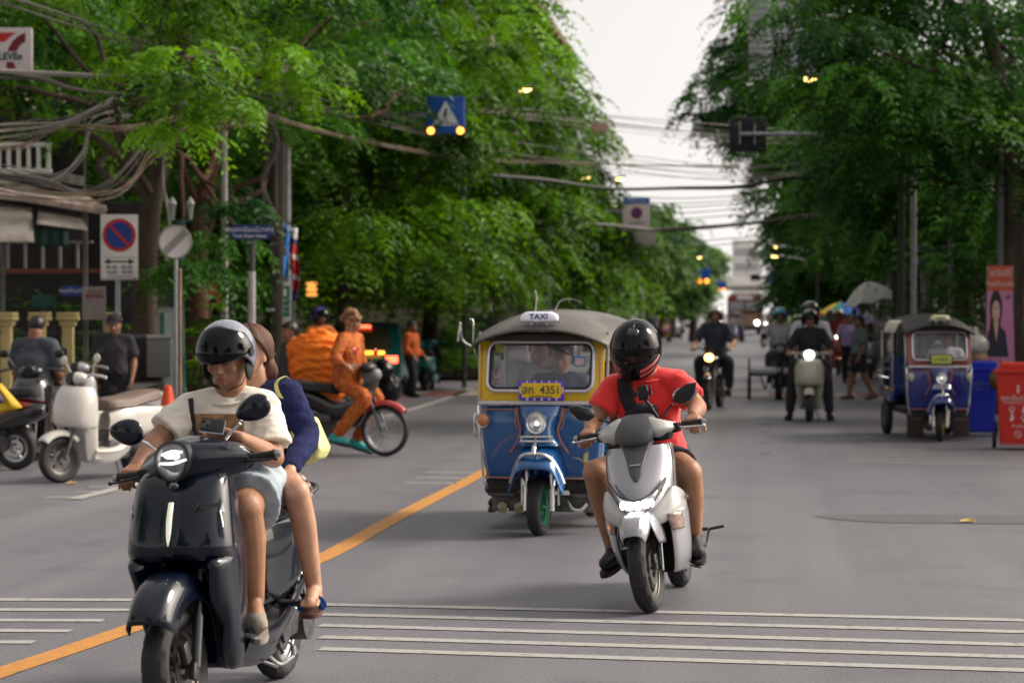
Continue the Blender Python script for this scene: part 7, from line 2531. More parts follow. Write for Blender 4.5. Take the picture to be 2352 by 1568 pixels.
 # phone in the hand
 W3 = g.M.to_3x3()
 p = g.W(L(488, 977, -.315))
 ph = thing('phone', 'black mobile phone held up by the rider in the cream T-shirt', 'phone', p, rot=(Euler((R(-28), R(8), 0)).to_matrix().to_4x4() @ Matrix.Identity(4)).to_euler())
 ph.rotation_euler = (R(-32), R(6), g.rot[2] + R(10))
 mb = MB().box((0, 0, 0), (.098, .0095, .062), bev=.004); mb.build('case', M_BLACK, ph)
 mb = MB().box((-.028, -.0065, .0), (.040, .004, .042), bev=.003); mb.build('camera_bump', M_BLACKP, ph)
 mb = MB()
 mb.lathe([(.001, 0), (.0075, 0), (.0085, .003)], (-.038, -.0095, .010), 14, 'Y')
 mb.build('camera_lens', M_VISOR, ph)
 mb = MB(); mb.lathe([(.001, 0), (.0075, 0), (.0085, .003)], (-.018, -.0095, -.008), 14, 'Y'); mb.build('camera_lens', M_VISOR, ph)
 mb = MB().box((0, .0055, 0), (.100, .001, .062)); mb.build('screen', mat('dim_screen', (.02, .02, .025), .08, emit=(.5, .6, .8), estr=.4), ph)
 return t, J
def passenger_a():
 g = rigA
 L = g.L
 J = dict(head=L(573, 815, .38), neck=L(592, 880, .46), shL=L(545, 915, .47), shR=L(662, 905, .47), elL=L(470, 1010, .40), elR=L(706, 1000, .50),
   wrL=L(520, 1060, .25), wrR=L(665, 1083, .24), pel=L(600, 1105, .52), hipL=L(560, 1130, .50), hipR=L(640, 1128, .50),
   knL=L(520, 1170, .12), knR=L(682, 1130, .14), anL=L(500, 1360, .25), anR=L(722, 1352, .26), toL=L(500, 1410, .12), toR=L(712, 1385, .13))
 t = thing('person', 'passenger in a navy knit top and blue sandal seated behind the rider in cream', 'person', g.loc, rot=g.rot)
 HF = frame((-.42, -.89, -.15), (0, -.1, 1))
 body(t, J, M_SKIN2, .0068, .90, HF, {'R': dict(d=Vector((.25, -.85, -.35)), back=(.25, -.35, .9), side=-1, curl=(.12, .2, .28, .35), thumb=(.6, -.25), spread=.35, scale=.95)}, (True, True), hs=.97)
 top = shirt(t, J, M_KNIT, .010, fat=.98, long=True, amp=.016, seed=9, name='knit_top')
 # short patterned skirt
 mb = MB()
 mb.capsule(J['hipL'], J['hipR'], .115, .115)
 for k in ('L', 'R'):
  H, K = Vector(J['hip' + k]), Vector(J['kn' + k])
  mb.tube([H, H.lerp(K, .5), H.lerp(K, .80)], [.10, .092, .088], 18, smooth=2)
 me = remesh(mb, .012, 3, wrinkle(.008, seed=4))
 put_mesh('skirt', me, mat('dotted_skirt', (.035, .015, .014), .8, col2=(.5, .42, .38), nscale=48, ndetail=0), t)
 hair_cap(t, J['head'], HF, M_HAIRB, 1.0, 30, -55, puff=1.06)
 mb = MB()
 h = Vector(J['head'])
 mb.ell(h + Vector((.03, .09, -.05)), (.055, .06, .085))
 mb.tube([h + Vector((.05, .06, -.02)), h + Vector((.065, .085, -.08)), h + Vector((.055, .09, -.13))], [.03, .038, .012], 12, smooth=3)
 put_mesh('hair', remesh(mb, .008, 3, wrinkle(.006, (60, 60, 8), 2)), M_HAIRB, t)
 mb = MB()
 e = L(598, 842, .36)
 for k in range(16):
  a = k * 2.4
  mb.ell(e + Vector((.013 * math.sin(a), .01 * math.cos(a), .0035 * k - .03)), (.0065, .0065, .0065), None, 8, 6)
 mb.v = [tuple(e + (Vector(q) - e) * .62) for q in mb.v]
 mb.build('earring', mat('pearl', (.75, .7, .6), .2, coat=1), t)
 # sandals with two buckled straps
 for k in ('L', 'R'):
  an, to = Vector(J['an' + k]), Vector(J['to' + k])
  d = (to - an).normalized(); x = d.cross(Vector((0, 0, 1))).normalized(); up = x.cross(d)
  mb = MB()
  heel = an - d * .045 - up * .080
  tip = to + d * .05 - up * .028
  rows = []
  for q in (0, .14, .4, .7, .9, 1.0):
   p = heel.lerp(tip, q); w = (.020, .034, .034, .045, .036, .012)[int(q * 5.01)] if q < 1 else .012
   rows.append([tuple(p - x * w), tuple(p - x * w - up * .022), tuple(p + x * w - up * .022), tuple(p + x * w)])
  mb.loft(rows, 3, 1, closed=True, capends=True)
  s_ = mb.build('sandal', mat('brown_sole', (.11, .05, .035), .7), t, sharp=60)
  mb = MB()
  for q in (.52, .74):
   c = heel.lerp(tip, q) + up * .012
   mb.tube([c + x * (.046 * math.cos(a)) + up * (.040 * math.sin(a) * (1.0 if q < .6 else .75)) for a in np.linspace(-.25, PI + .25, 13)], .014, 8, flat=(1, .28))
  mb.build('strap', mat('blue_strap', (.01, .07, .25), .35), s_)
  c = heel.lerp(tip, .52) + up * .054
  MB().box(tuple(c), (.020, .006, .016), bev=.001).build('buckle', M_CHROME, s_)
 # pale yellow shoulder bag
 b = L(715, 1022, .56)
 bag = thing('shoulder_bag', 'pale yellow shoulder bag hanging behind the arm in the navy knit top', 'bag', g.W(b), rot=g.rot)
 mb = MB()
 out = [L(678, 948, .56), L(722, 960, .58), L(752, 1030, .58), L(742, 1052, .57), L(706, 1066, .56), L(664, 1050, .55)]
 out = [Vector(p) - b for p in out]
 A = [tuple(p + Vector((0, -.05, 0))) for p in out]; Bk = [tuple(p * 1.03 + Vector((0, .05, 0))) for p in out]
 C0 = [tuple(p * .85 + Vector((0, -.075, 0))) for p in out]; C1 = [tuple(p * .85 + Vector((0, .075, 0))) for p in out]
 mb.grid([C0, A, Bk, C1], closed=True, capends=True)
 m_y = mat('pale_yellow_leather', (.66, .64, .27), .45)
 o = mb.build('bag_body', m_y, bag, sharp=20)
 bv = o.modifiers.new('b', 'BEVEL'); bv.width = .01; bv.segments = 3
 pts = [L(690, 965, .52), L(664, 935, .45), L(640, 905, .40), L(634, 880, .405), L(646, 868, .45), L(662, 872, .50), L(690, 930, .60), L(712, 972, .60)]
 MB().tube([tuple(Vector(p) - b) for p in pts], .013, 8, smooth=3, flat=(1, .3)).build('bag_strap', m_y, bag)
 mb = MB(); mb.lathe([(.001, 0), (.018, 0), (.02, .004)], tuple(L(668, 975, .47) - b), 16, 'Y')
 mb.build('clasp', mat('dull_brass', (.45, .4, .16), .35, metal=.8), bag)
 return t, J
riderA, JA = rider_a()
passA, JPA = passenger_a()
def rider_b():
 g = rigB
 L = g.L
 J = dict(head=L(1461, 800, -.02), neck=L(1490, 858, .10), shL=L(1412, 888, .08), shR=L(1556, 878, .10), elL=L(1364, 968, .0), elR=L(1604, 935, .0),
   wrL=grip_wrist(g.gl), wrR=grip_wrist(g.gr), pel=L(1500, 1035, .24), hipL=L(1465, 1062, .22), hipR=L(1535, 1058, .22),
   knL=L(1368, 1085, -.20), knR=L(1582, 1085, -.20), anL=L(1410, 1262, -.02), anR=L(1594, 1232, -.04), toL=L(1392, 1292, -.17), toR=L(1603, 1266, -.19))
 t = thing('person', 'rider in a red T-shirt and black full-face helmet on the silver white scooter', 'person', g.loc, rot=g.rot)
 HF = frame((-.10, -.88, -.42), (.16, -.42, .88))
 hands = {'L': dict(GRIP_HAND, side=1, scale=1.05), 'R': dict(GRIP_HAND, side=-1, scale=1.05)}
 body(t, J, M_SKIN, .0075, 1.2, HF, hands, (False, False), hs=1.0)
 sh = shirt(t, J, M_REDTEE, .010, .66, fat=1.20, amp=.018, seed=12, flare=1.22)
 nk = Vector(J['neck'])
 MB().tube([nk + Vector((.08 * math.sin(a) * 1.05, -.02 - .08 * math.cos(a), -.022 - .025 * math.cos(a))) for a in np.linspace(0, 2 * PI, 28, endpoint=False)], .008, 8, closed=True).build('collar', M_REDTEE, sh)
 shorts(t, J, M_DKCLOTH, .011, .52, fat=1.12, seed=15, flare=1.2)
 M_SHOE = mat('black_shoe', (.015, .015, .017), .6)
 for k in ('L', 'R'):
  shoe(t, J['an' + k], J['to' + k], M_SHOE, M_BLACKM, 1.12, high=.05)
  a = Vector(J['an' + k])
  MB().tube([a + Vector((0, .005, .10)), a + Vector((0, .003, .04)), a], [.046, .045, .05], 14).build('sock', M_DKCLOTH, t)
 MB().ell(Vector(J['head']) + HF @ Vector((0, .03, .0)), (.083, .07, .085)).build('hair', M_HAIR, t)
 M_HB = mat('gloss_black_helmet', (.004, .004, .005), .16, coat=.16, spec=.2)
 c = Vector(J['head'])
 h = fullface_helmet(t, c, HF, M_HB, M_VISORC, rad=(.134, .158, .156), s=1.0)
 c0 = c + HF @ Vector((0, -.008, .004))
 # vents on the crown, hexagon mark on the brow, red flashes on the chin bar
 mb = MB()
 for sx, w in ((0, .05), ):
  rows = []
  for e, hw, up_ in ((46, .030, .0), (54, .036, .012), (64, .034, .015), (74, .024, .008)):
   er = R(e)
   y, z = -(.158 + up_ + .003) * math.cos(er), (.156 + up_ + .003) * math.sin(er)
   rows.append([tuple(c0 + HF @ Vector((s_ * hw, y + (.006 if abs(s_) == 1 else 0), z - (.008 if abs(s_) == 1 else 0)))) for s_ in (-1, -.7, 0, .7, 1)])
  mb.loft(rows, 3, 2)
 mb.build('vent', M_BLACKP, h)
 mb = MB()
 er = R(37)
 base = Vector((0.0, -.1595 * math.cos(er) - .002, .158 * math.sin(er)))
 Rx = Matrix.Rotation(-(PI / 2 - er) + R(38), 3, 'X')
 hexm = Matrix.Rotation(R(-37), 3, 'X')
 for k in range(6):
  a = PI / 3 * k + PI / 6
  p = base + hexm @ Vector((.0125 * math.cos(a), 0, .0125 * math.sin(a)))
  mb.ell(tuple(c0 + HF @ p), (.0062, .0045, .0062), None, 10, 6)
  q = base + hexm @ Vector((.004 * math.cos(a + .5), -.001, .004 * math.sin(a + .5)))
 for k in range(3):
  a = 2 * PI / 3 * k
  mb.tube([tuple(c0 + HF @ base), tuple(c0 + HF @ (base + hexm @ Vector((.012 * math.cos(a + .52), -.001, .012 * math.sin(a + .52)))))], .0030, 6)
 mb.build('helmet_mark', mat('white_mark', (.75, .75, .76), .4), h)
 mb = MB()
 for sx in (-1, 1):
  for zz, w in ((-.060, .012), (-.092, .010)):
   pts = []
   for i in range(9):
    a = R(24 + 62 * i / 8) * sx
    fw = max(0, math.cos(a)) ** 1.4
    k = 1.035 if zz > -.07 else .985
    pts.append(tuple(c + HF @ Vector((0, -.008, .004)) + HF @ Vector((.134 * math.sin(a) * k, -(.158 * k + .024 * fw) * math.cos(a), zz + .04 * (i / 8) ** 1.3))))
   mb.tube(pts, [w * (1 - .6 * i / 8) for i in range(9)], 6, flat=(.35, 1), smooth=2)
 mb.build('red_flash', mat('dull_red_mark', (.30, .02, .03), .3), h)
 for sx in (-1, 1):
  p = c0 + HF @ Vector((sx * .138, -.005, .012))
  MB().cyl(tuple(p), tuple(p + HF @ Vector((sx * .010, 0, 0))), .024, 18).build('visor_pivot', M_BLACK, h)
 MB().tube([tuple(c0 + HF @ Vector((x, -.168 - .008 * (1 - abs(x) / .02), -.070))) for x in (-.02, 0, .02)], .0035, 6).build('chin_vent', M_STEEL, h)
 # sling bag across the chest
 me = sh.data
 from mathutils.bvhtree import BVHTree
 bvt = BVHTree.FromPolygons([v.co.copy() for v in me.vertices], [tuple(p.vertices) for p in me.polygons])
 o = g.I @ Vector((0, 0, CAM_H))
 def onto(px, py, off=.004):
  d = (g.I.to_3x3() @ ray(px, py)).normalized()
  hh = bvt.ray_cast(o, d)
  return hh[0] - d * off if hh[0] else None
 bag = thing('sling_bag', 'black sling bag worn across the chest of the rider in red', 'bag', g.loc, rot=g.rot)
 pts = [onto(x, y, .008) for x, y in ((1432, 868), (1434, 885), (1438, 905), (1446, 928), (1458, 948))]
 pts = [tuple(p) for p in pts if p is not None]
 MB().tube(pts, .042, 10, smooth=3, flat=(1, .3)).build('strap', M_DKCLOTH, bag)
 mb = MB()
 for x, y, r_, in ((1452, 955, .05), (1472, 942, .055), (1492, 942, .05), (1478, 962, .06), (1455, 972, .06), (1500, 960, .04)):
  p = onto(x, y, .03)
  if p is not None: mb.ell(tuple(p), (r_, .045, r_ * .8))
 put_mesh('bag_body', remesh(mb, .01, 3, wrinkle(.006, seed=7)), M_DKCLOTH, bag)
 return t, J
riderB, JB = rider_b()
# ================================================================ SMALLER TWO-WHEELERS AND PEOPLE
def bike(F, B, label, body, kind='scooter', seat=None, lean=0.0, lit=None, box=False, wb=1.25, rimm=None, steer_a=0.0, group=None, frontm=None, rack=False):
 """parked or ridden two-wheeler; kind: scooter (round, flat floor), moped (slim), street (tank and round lamp)"""
 f = (F - B); f.z = 0; f.normalize()
 loc = F - f * (wb / 2); rz = math.atan2(f.x, -f.y)
 rig = Rig((loc.x, loc.y, 0), rz, lean)
 t = thing('motorcycle' if kind == 'street' else 'scooter', label, 'motorcycle' if kind == 'street' else 'scooter', rig.loc, rot=rig.rot, group=group)
 big = kind != 'scooter'
 r = .29 if big else .225; w = .075 if kind == 'moped' else .10
 fy, ry = -wb / 2, wb / 2
 ST = steer(None, steer_a); seat = seat or M_BLACKM; rimm = rimm or M_STEEL
 for y, n in ((fy, 'front_wheel'), (ry, 'rear_wheel')):
  o = wheel(t, (0, y, r), r, w, rimm, 5, n, wire=kind == 'moped', tread=False, rr=r * (.82 if kind == 'moped' else .62))
  if y < 0:
   for q in [o] + kids(o): q.data.transform(ST)
 mb = MB()
 for sg in (-1, 1): mb.tube([(sg * .075, fy + .22, .75), (sg * .08, fy + .01, r)], .02, 10)
 mb.tube([(0, fy + .20, .72), (0, fy + .28, .98)], .03, 8)
 mb.xf(ST); mb.build('front_fork', M_ENG, t)
 mb = MB(); fender(mb, (0, fy, r), r + .03, w + .05, -45, 48, crown=.4, lip=.03); mb.xf(ST); solid(mb.build('front_fender', frontm or body, t), .005)
 mb = MB()
 mb.box((.07, .18, .30), (.13, .34, .20), bev=.04); mb.cyl((.02, .42, .30), (.13, .50, .28), .09, 16); mb.box((0, .30, .42), (.16, .5, .12), bev=.03)
 mb.tube([(-.08, .0, .24), (-.12, .3, .22), (-.14, .75, .36)], [.02, .04, .045], 10, smooth=2)
 mb.tube([(.06, .2, .2), (.13, .2, .03), (.15, .16, .01)], .01, 6)
 mb.build('engine', M_ENG, t)
 if kind == 'scooter':
  tb = [(.93, [(0, fy + .12), (.07, fy + .13), (.13, fy + .18), (.15, fy + .25)]), (.85, [(0, fy + .04), (.09, fy + .06), (.17, fy + .14), (.20, fy + .27)]),
   (.68, [(0, fy + .0), (.10, fy + .03), (.185, fy + .12), (.215, fy + .28)]), (.56, [(0, fy + .03), (.10, fy + .06), (.18, fy + .14), (.21, fy + .30)]),
   (.53, [(0, fy + .20), (.09, fy + .20), (.17, fy + .17), (.205, fy + .31)]), (.35, [(0, fy + .28), (.09, fy + .27), (.14, fy + .24), (.185, fy + .36)]), (.2, [(0, fy + .34), (.08, fy + .33), (.12, fy + .31), (.15, fy + .42)])]
  solid(MB().loft(half_rows(tb), 3, 3).build('front_apron', body, t, sharp=50), .012)
  mb = MB().loft([[(-.15, fy + .24, .92), (0, fy + .27, .92), (.15, fy + .24, .92)], [(-.18, fy + .32, .6), (0, fy + .38, .6), (.18, fy + .32, .6)], [(-.17, fy + .38, .33), (0, fy + .44, .33), (.17, fy + .38, .33)]], 3, 3)
  solid(mb.build('leg_shield', seat, t), .01)
  rows = [[(x * w_, y, z) for x, z in ((1, zt), (1.02, zt - .05), (.8, zb), (-.8, zb), (-1.02, zt - .05), (-1, zt))] for y, w_, zt, zb in ((fy + .34, .18, .33, .2), (-.1, .19, .32, .17), (.1, .18, .33, .18), (.3, .16, .4, .26))]
  MB().loft(rows, 3, 2, closed=True, capends=True).build('floorboard', body, t, sharp=40)
  rows = [[(w_ * .8, y, zt), (w_, y, zt - .05), (w_ * 1.02, y, (zt + zb) / 2), (w_ * .85, y, zb), (-w_ * .85, y, zb), (-w_ * 1.02, y, (zt + zb) / 2), (-w_, y, zt - .05), (-w_ * .8, y, zt)] for y, w_, zt, zb in ((.02, .1, .66, .36), (.15, .15, .70, .36), (.4, .19, .72, .40), (.7, .18, .71, .46), (.92, .10, .70, .55), (.97, .03, .68, .6))]
  MB().loft(rows, 4, 2).build('body_panel', body, t, sharp=60)
  MB().lathe([(.001, -.02), (.055, -.02), (.068, 0), (.07, .05), (.05, .1)], (0, fy + .14, 1.0), 22, 'Y').xf(ST).build('headlight', M_BLACK if not lit else M_CHROME, t)
  zc = 1.0
 elif kind == 'moped':
  rows = [[(-w_, y + .06, z), (-w_ * .6, y - .02, z), (0, y - .06, z), (w_ * .6, y - .02, z), (w_, y + .06, z)] for z, w_, y in ((.98, .08, fy + .18), (.86, .12, fy + .16), (.66, .17, fy + .24), (.45, .15, fy + .34), (.33, .08, fy + .42))]
  solid(MB().loft(rows, 3, 3).build('leg_shield', body, t, sharp=50), .012)
  rows = [[(w_, y, z), (w_ * 1.1, y, z - .08), (w_ * .7, y, z - .2), (-w_ * .7, y, z - .2), (-w_ * 1.1, y, z - .08), (-w_, y, z)] for y, w_, z in ((-.25, .06, .66), (0, .08, .60), (.25, .10, .70), (.6, .11, .78), (.9, .05, .84))]
  MB().loft(rows, 4, 2, closed=True, capends=True).build('body_panel', body, t, sharp=60)
  MB().box((.085, .35, .665), (.03, .75, .05), (R(12), 0, 0), bev=.01).build('side_stripe', M_REDP, t)
  MB().box((0, .98, .80), (.1, .06, .05), bev=.02).build('tail_light', M_REDGL, t)
  MB().ell((0, fy + .12, .93), (.09, .06, .07)).xf(ST).build('headlight', M_GREY, t)
  zc = 1.0
 else:
  rows = [[(w_ * math.cos(a), y, z + h_ * math.sin(a)) for a in np.linspace(0, 2 * PI, 14, endpoint=False)] for y, w_, z, h_ in ((-.38, .06, .80, .06), (-.25, .14, .82, .11), (0, .13, .80, .10), (.15, .08, .76, .06))]
  MB().loft(rows, 4, 1, closed=True, capends=True).build('fuel_tank', body, t, sharp=60)
  mb = MB()
  for sg in (-1, 1): mb.tube([(sg * .05, -.4, .85), (sg * .12, -.2, .55), (sg * .1, .2, .4), (sg * .1, .6, .35)], .02, 8, smooth=3); mb.tube([(sg * .09, .1, .7), (sg * .1, .5, .72), (sg * .09, .9, .78)], .018, 8)
  mb.build('frame', M_ENG, t)
  for sg in (-1, 1): MB().box((sg * .11, .45, .62), (.05, .55, .2), (R(14), 0, 0), bev=.03).build('side_panel', body, t)
  MB().lathe([(.001, -.03), (.075, -.02), (.085, 0), (.08, .06), (.05, .1)], (0, fy + .10, .88), 22, 'Y').xf(ST).build('headlight', M_BLACK, t)
  mb = MB(); mb.tube([(-.12, fy + .10, 1.12), (-.11, fy + .06, 1.0), (.11, fy + .06, 1.0), (.12, fy + .10, 1.12)], .006, 6); mb.box((0, fy + .10, 1.03), (.18, .06, .08), bev=.02); mb.xf(ST); mb.build('instrument', M_BLACK, t)
  zc = 1.0
 if lit: MB().ell((0, fy + (.075 if kind == 'street' else .12), .88 if kind == 'street' else (1.0 if kind == 'scooter' else .93)), (.075, .03, .065)).xf(ST).build('bulb', lit, t)
 sz = .76 if kind != 'moped' else .78
 rows = [[(w_, y, z - .05), (w_ * 1.03, y, z), (w_ * .75, y, z + .045), (-w_ * .75, y, z + .045), (-w_ * 1.03, y, z), (-w_, y, z - .05)] for y, w_, z in ((-.0, .07, sz - .03), (.08, .12, sz - .01), (.3, .145, sz), (.5, .14, sz + .03), (.8, .11, sz + .06), (.88, .05, sz + .05))]
 MB().loft(rows, 3, 2, closed=True, capends=True).build('seat', seat, t, sharp=60)
 mb = MB().tube([(-.35, fy + .33, zc + .0), (-.2, fy + .27, zc + .03), (0, fy + .25, zc - .01), (.2, fy + .27, zc + .03), (.35, fy + .33, zc)], [.016, .012, .012, .012, .016], 8, smooth=2)
 if kind != 'street': mb.ell((0, fy + .22, zc), (.14, .10, .07))
 mb.xf(ST); mb.build('handlebar', body if kind == 'scooter' else M_BLACK, t)
 for sg in (-1, 1):
  h = (sg * .30, fy + .26, zc + .19)
  mb = MB().tube([(sg * .18, fy + .28, zc + .02), (sg * .22, fy + .27, zc + .1), h], .006, 6, smooth=2); mb.ell(h, (.055, .018, .045)); mb.xf(ST)
  mb.build('mirror', M_BLACK if not frontm else frontm, t)
 rig.gl, rig.gr = ST @ Vector((-.31, fy + .31, zc + .01)), ST @ Vector((.31, fy + .31, zc + .01))
 rig.fy = fy
 if box:
  bx = thing('delivery_box', box, 'box', rig.W((0, .68, .86)), rot=rig.rot)
  MB().box((0, 0, .24), (.40, .40, .46), bev=.02).build('case', M_BLACKM, bx)
  MB().box((0, 0, .49), (.42, .42, .05), bev=.01).build('lid', M_GREYP, bx)
 return t, rig
def sit_pose(g, lean=0.0, y0=.22, feet=None, s=1.0, grip=True, spread=.20, fz=.36, ky=-.12):
 V = Vector
 p = V((0, y0, .86)); top = p + V((0, -lean, .50 * s))
 J = dict(pel=p, neck=top + V((0, 0, .06)), shL=top + V((-.185 * s, 0, 0)), shR=top + V((.185 * s, 0, 0)), head=top + V((0, -.03, .20 * s)),
   hipL=p + V((-.09, 0, -.02)), hipR=p + V((.09, 0, -.02)), knL=V((-spread, ky, .80)), knR=V((spread, ky, .80)), anL=V((-spread * .95, ky + .1, fz + .06)), anR=V((spread * .95, ky + .1, fz + .06)))
 J['toL'] = J['anL'] + V((-.02, -.14, -.05)); J['toR'] = J['anR'] + V((.02, -.14, -.05))
 if grip:
  J['wrL'], J['wrR'] = grip_wrist(g.gl), grip_wrist(g.gr)
 else:
  J['wrL'], J['wrR'] = V((-.15, y0 - .25, 1.0)), V((.15, y0 - .25, 1.0))
 for k, sg in (('L', -1), ('R', 1)):
  J['el' + k] = (J['sh' + k] + J['wr' + k]) / 2 + V((sg * .09, .06, -.10))
 if feet: J.update(feet)
 return J
def stand_pose(h=1.62, stride=.0, arm=0.0):
 V = Vector; k = h / 1.65
 J = dict(pel=V((0, 0, .92)), neck=V((0, 0, 1.40)), shL=V((-.19, 0, 1.34)), shR=V((.19, 0, 1.34)), head=V((0, -.02, 1.54)), elL=V((-.25, .02, 1.06)), elR=V((.25, .02, 1.06)),
   wrL=V((-.24, -.08 - arm, .86 + arm * .5)), wrR=V((.24, -.08 - arm, .86 + arm * .5)), hipL=V((-.09, 0, .88)), hipR=V((.09, 0, .88)), knL=V((-.10, -.03 - stride * .5, .48)), knR=V((.10, -.03 + stride * .4, .48)),
   anL=V((-.10, -stride * .9 + .02, .09)), anR=V((.10, stride + .02, .12)), toL=V((-.11, -stride * .9 - .13, .035)), toR=V((.11, stride - .12, .035)))
 return {a: b * k for a, b in J.items()}
def figure(g, J, label, top, legs, skin=None, helmet=None, hair=True, long=False, shortsleg=False, HF=None, fat=1.0, shoem=None, seed=1, vis=None, cap=None, full=False, group=None):
 t = thing('person', label, 'person', g.loc, rot=g.rot, group=group)
 skin = skin or M_SKIND
 HF = HF or frame((0, -1, -.12), (0, -.12, 1))
 body(t, J, skin, .014, fat, HF, None, (True, True), smooth=1)
 shirt(t, J, top, .018, .8 if not long else 1, fat=fat * 1.1, long=long, amp=.014, seed=seed, flare=1.2)
 shorts(t, J, legs, .018, .85, fat=fat, long=not shortsleg, amp=.01, seed=seed + 1)
 for k in ('L', 'R'): shoe(t, J['an' + k], J['to' + k], shoem or M_BLACKM, M_BLACKM, 1.0)
 if helmet and full: fullface_helmet(t, J['head'], HF, helmet, vis or M_VISOR)
 elif helmet: open_helmet(t, J['head'], HF, helmet, vis)
 elif cap:
  hair_cap(t, J['head'], HF, M_HAIR, 1.0); mb = MB(); c = Vector(J['head']) + HF @ Vector((0, .01, .05))
  dome(mb, c, F=HF, rad=(.092, .108, .085), el0=0, el1=90); o = mb.build('cap', cap, t); solid(o, .006)
  mb = MB().loft([[tuple(c + HF @ Vector((x, -.10 - (.075 - abs(x) * .6) * q, .005 - .02 * q))) for x in (-.07, -.035, 0, .035, .07)] for q in (0, .5, 1)], 2, 2); solid(mb.build('brim', cap, t), .005)
 elif hair: hair_cap(t, J['head'], HF, M_HAIR, 1.0)
 return t
def stander(px, py, label, top, legs, rz=0.0, h=1.62, stride=0.0, arm=0.0, d=None, **k):
 p = G(px, py) if d is None else GD(px, d, .13)
 g = Rig(p, rz)
 return figure(g, stand_pose(h, stride, arm), label, top, legs, **k)
def cl(n, c): return mat(n, c, .85, noise=.12, nscale=12)
# ---- left side, from the edge inwards
F_, B_ = G(130, 1108), G(312, 1090)
cream, rc = bike(F_, B_, 'parked cream white scooter with taupe seat and black round headlight', M_CREAM, 'scooter', seat=M_TAUPE, lean=R(5), steer_a=R(-22), frontm=M_CREAM, rimm=mat('bronze_rim', (.1, .095, .09)))
MB().box((0, rc.fy + .085, .885), (.07, .03, .07), (R(-30), 0, 0), bev=.01).build('badge_panel', M_BLACKP, cream)
for sg in (-1, 1): MB().ell((sg * .15, rc.fy + .10, .62), (.05, .025, .03)).build('turn_signal', M_LENS, cream)
b_, rd = bike(GD(-215, 25.5), GD(45, 25.2), 'black motor scooter with a red side panel parked at the left edge', M_BLACKP, 'scooter', lean=0)
for sg in (-1, 1): MB().prism([(sg * .195, -.05, .60), (sg * .20, .35, .52), (sg * .19, .92, .70), (sg * .19, .60, .74), (sg * .195, .2, .66)], (sg * .012, 0, 0)).build('red_panel', M_REDP, b_)
b_, rg = bike(GD(150, 27.6), GD(258, 28.2), 'grey-white delivery scooter parked beyond the cream one', mat('grey_white', (.40, .40, .42), .3, coat=.6), 'scooter', lean=0, box='big black delivery box on the parked scooter next to the traffic cone')
g = Rig(GD(88, 26.8), R(168))
J = sit_pose(g, .03, .1, s=1.05, grip=False); J = {k: v + Vector((0, 0, -.12)) for k, v in J.items()}
for k in ('L', 'R'): J['an' + k] = Vector((J['kn' + k].x, J['kn' + k].y - .02, .10)); J['to' + k] = J['an' + k] + Vector((0, -.14, -.05))
figure(g, J, 'heavy person in a grey T-shirt seen from behind, sitting at the far left', cl('slate_cotton', (.05, .058, .075)), M_DKCLOTH, fat=1.38, HF=frame((.3, -.9, -.3), (0, -.3, .9)), seed=5)
sb_, rs = bike(GD(60, 26.0), GD(115, 27.2), 'dark scooter under the person in the grey T-shirt', M_BLACKP, 'scooter')
stander(263, 0, 'person in a black cap, sunglasses and charcoal V-neck by the fence', cl('charcoal_cotton', (.022, .02, .024)), M_DKCLOTH, R(8), 1.46, d=28.2, cap=M_DKCLOTH, seed=8, fat=1.05)
p = GD(0, 24.9, .66)
o = thing('yellow_cover', 'bright yellow cloth draped over the motorcycle at the left edge', 'cover', p)
quad_sheet('cloth', [(-.35, 0, .28), (-.02, .1, .24), (.22, .05, .0), (-.35, -.05, -.02)], mat('yellow_cloth', (.62, .40, .02), .6), o, .01, .04)
quad_sheet('cloth_fold', [(-.35, -.03, .42), (-.1, .02, .30), (.05, 0, .05), (-.35, -.05, .1)], mat('purple_cloth', (.03, .025, .06), .6), o, .01, .03)
p = GD(385, 27.3)
CS = 1.22
o = thing('traffic_cone', 'orange traffic cone with a white band left of the cream T-shirt rider', 'cone', p)
MB().lathe([(.155, .04), (.15, .045), (.035, .66), (.02, .67), (.001, .67)], n=20).build('cone', mat('cone_orange', (.70, .07, .015), .5), o)
MB().lathe([(.098, .33), (.075, .46)], n=20).build('white_band', M_WHITE, o); MB().box((0, 0, .02), (.36, .36, .04), bev=.01).build('base', mat('cone_orange', (.7, .07, .015)), o); o.scale = (CS,) * 3
# rider with the big orange bundle
mo, rm = bike(G(885, 1047), GD(672, 28.1), 'black and red small motorcycle carrying a huge orange bundle', M_BLACKP, 'moped', wb=1.24, frontm=M_REDP, steer_a=R(5))
BAT = mat('batik_cloth', (.36, .006, .008), .8, col2=(.52, .20, .02), nscale=24, ndetail=2)
J = sit_pose(rm, .04, -.12, s=.96, spread=.16, fz=.16, ky=-.16, feet=dict(knR=Vector((.15, -.44, .66)), knL=Vector((-.15, -.44, .66)), anR=Vector((.18, -.14, .15)), toR=Vector((.20, -.29, .06))))
figure(rm, J, 'curly-haired person in red and orange batik steering the bundle-laden motorcycle', BAT, BAT, M_SKIN, hair=False, long=True, shoem=mat('teal_shoe', (.05, .42, .42), .6), seed=3, HF=frame((.3, -1, -.1), (0, 0, 1)))
mb = MB(); h = Vector(J['head']); rr = random.Random(2)
for k in range(60):
 a, e = rr.uniform(0, 6.28), rr.uniform(-.3, 1.5); mb.ell(h + Vector((.095 * math.cos(a) * math.cos(e), .02 + .11 * math.sin(a) * math.cos(e), .04 + .1 * math.sin(e))), (.028, .028, .028), None, 8, 6)
o = put_mesh('hair', remesh(mb, .012, 1), mat('auburn_hair', (.20, .085, .03), .5, noise=.4, nscale=30), None); hd = [c for c in COL.objects if c.get('label', '').startswith('curly')][0]; o.parent = hd
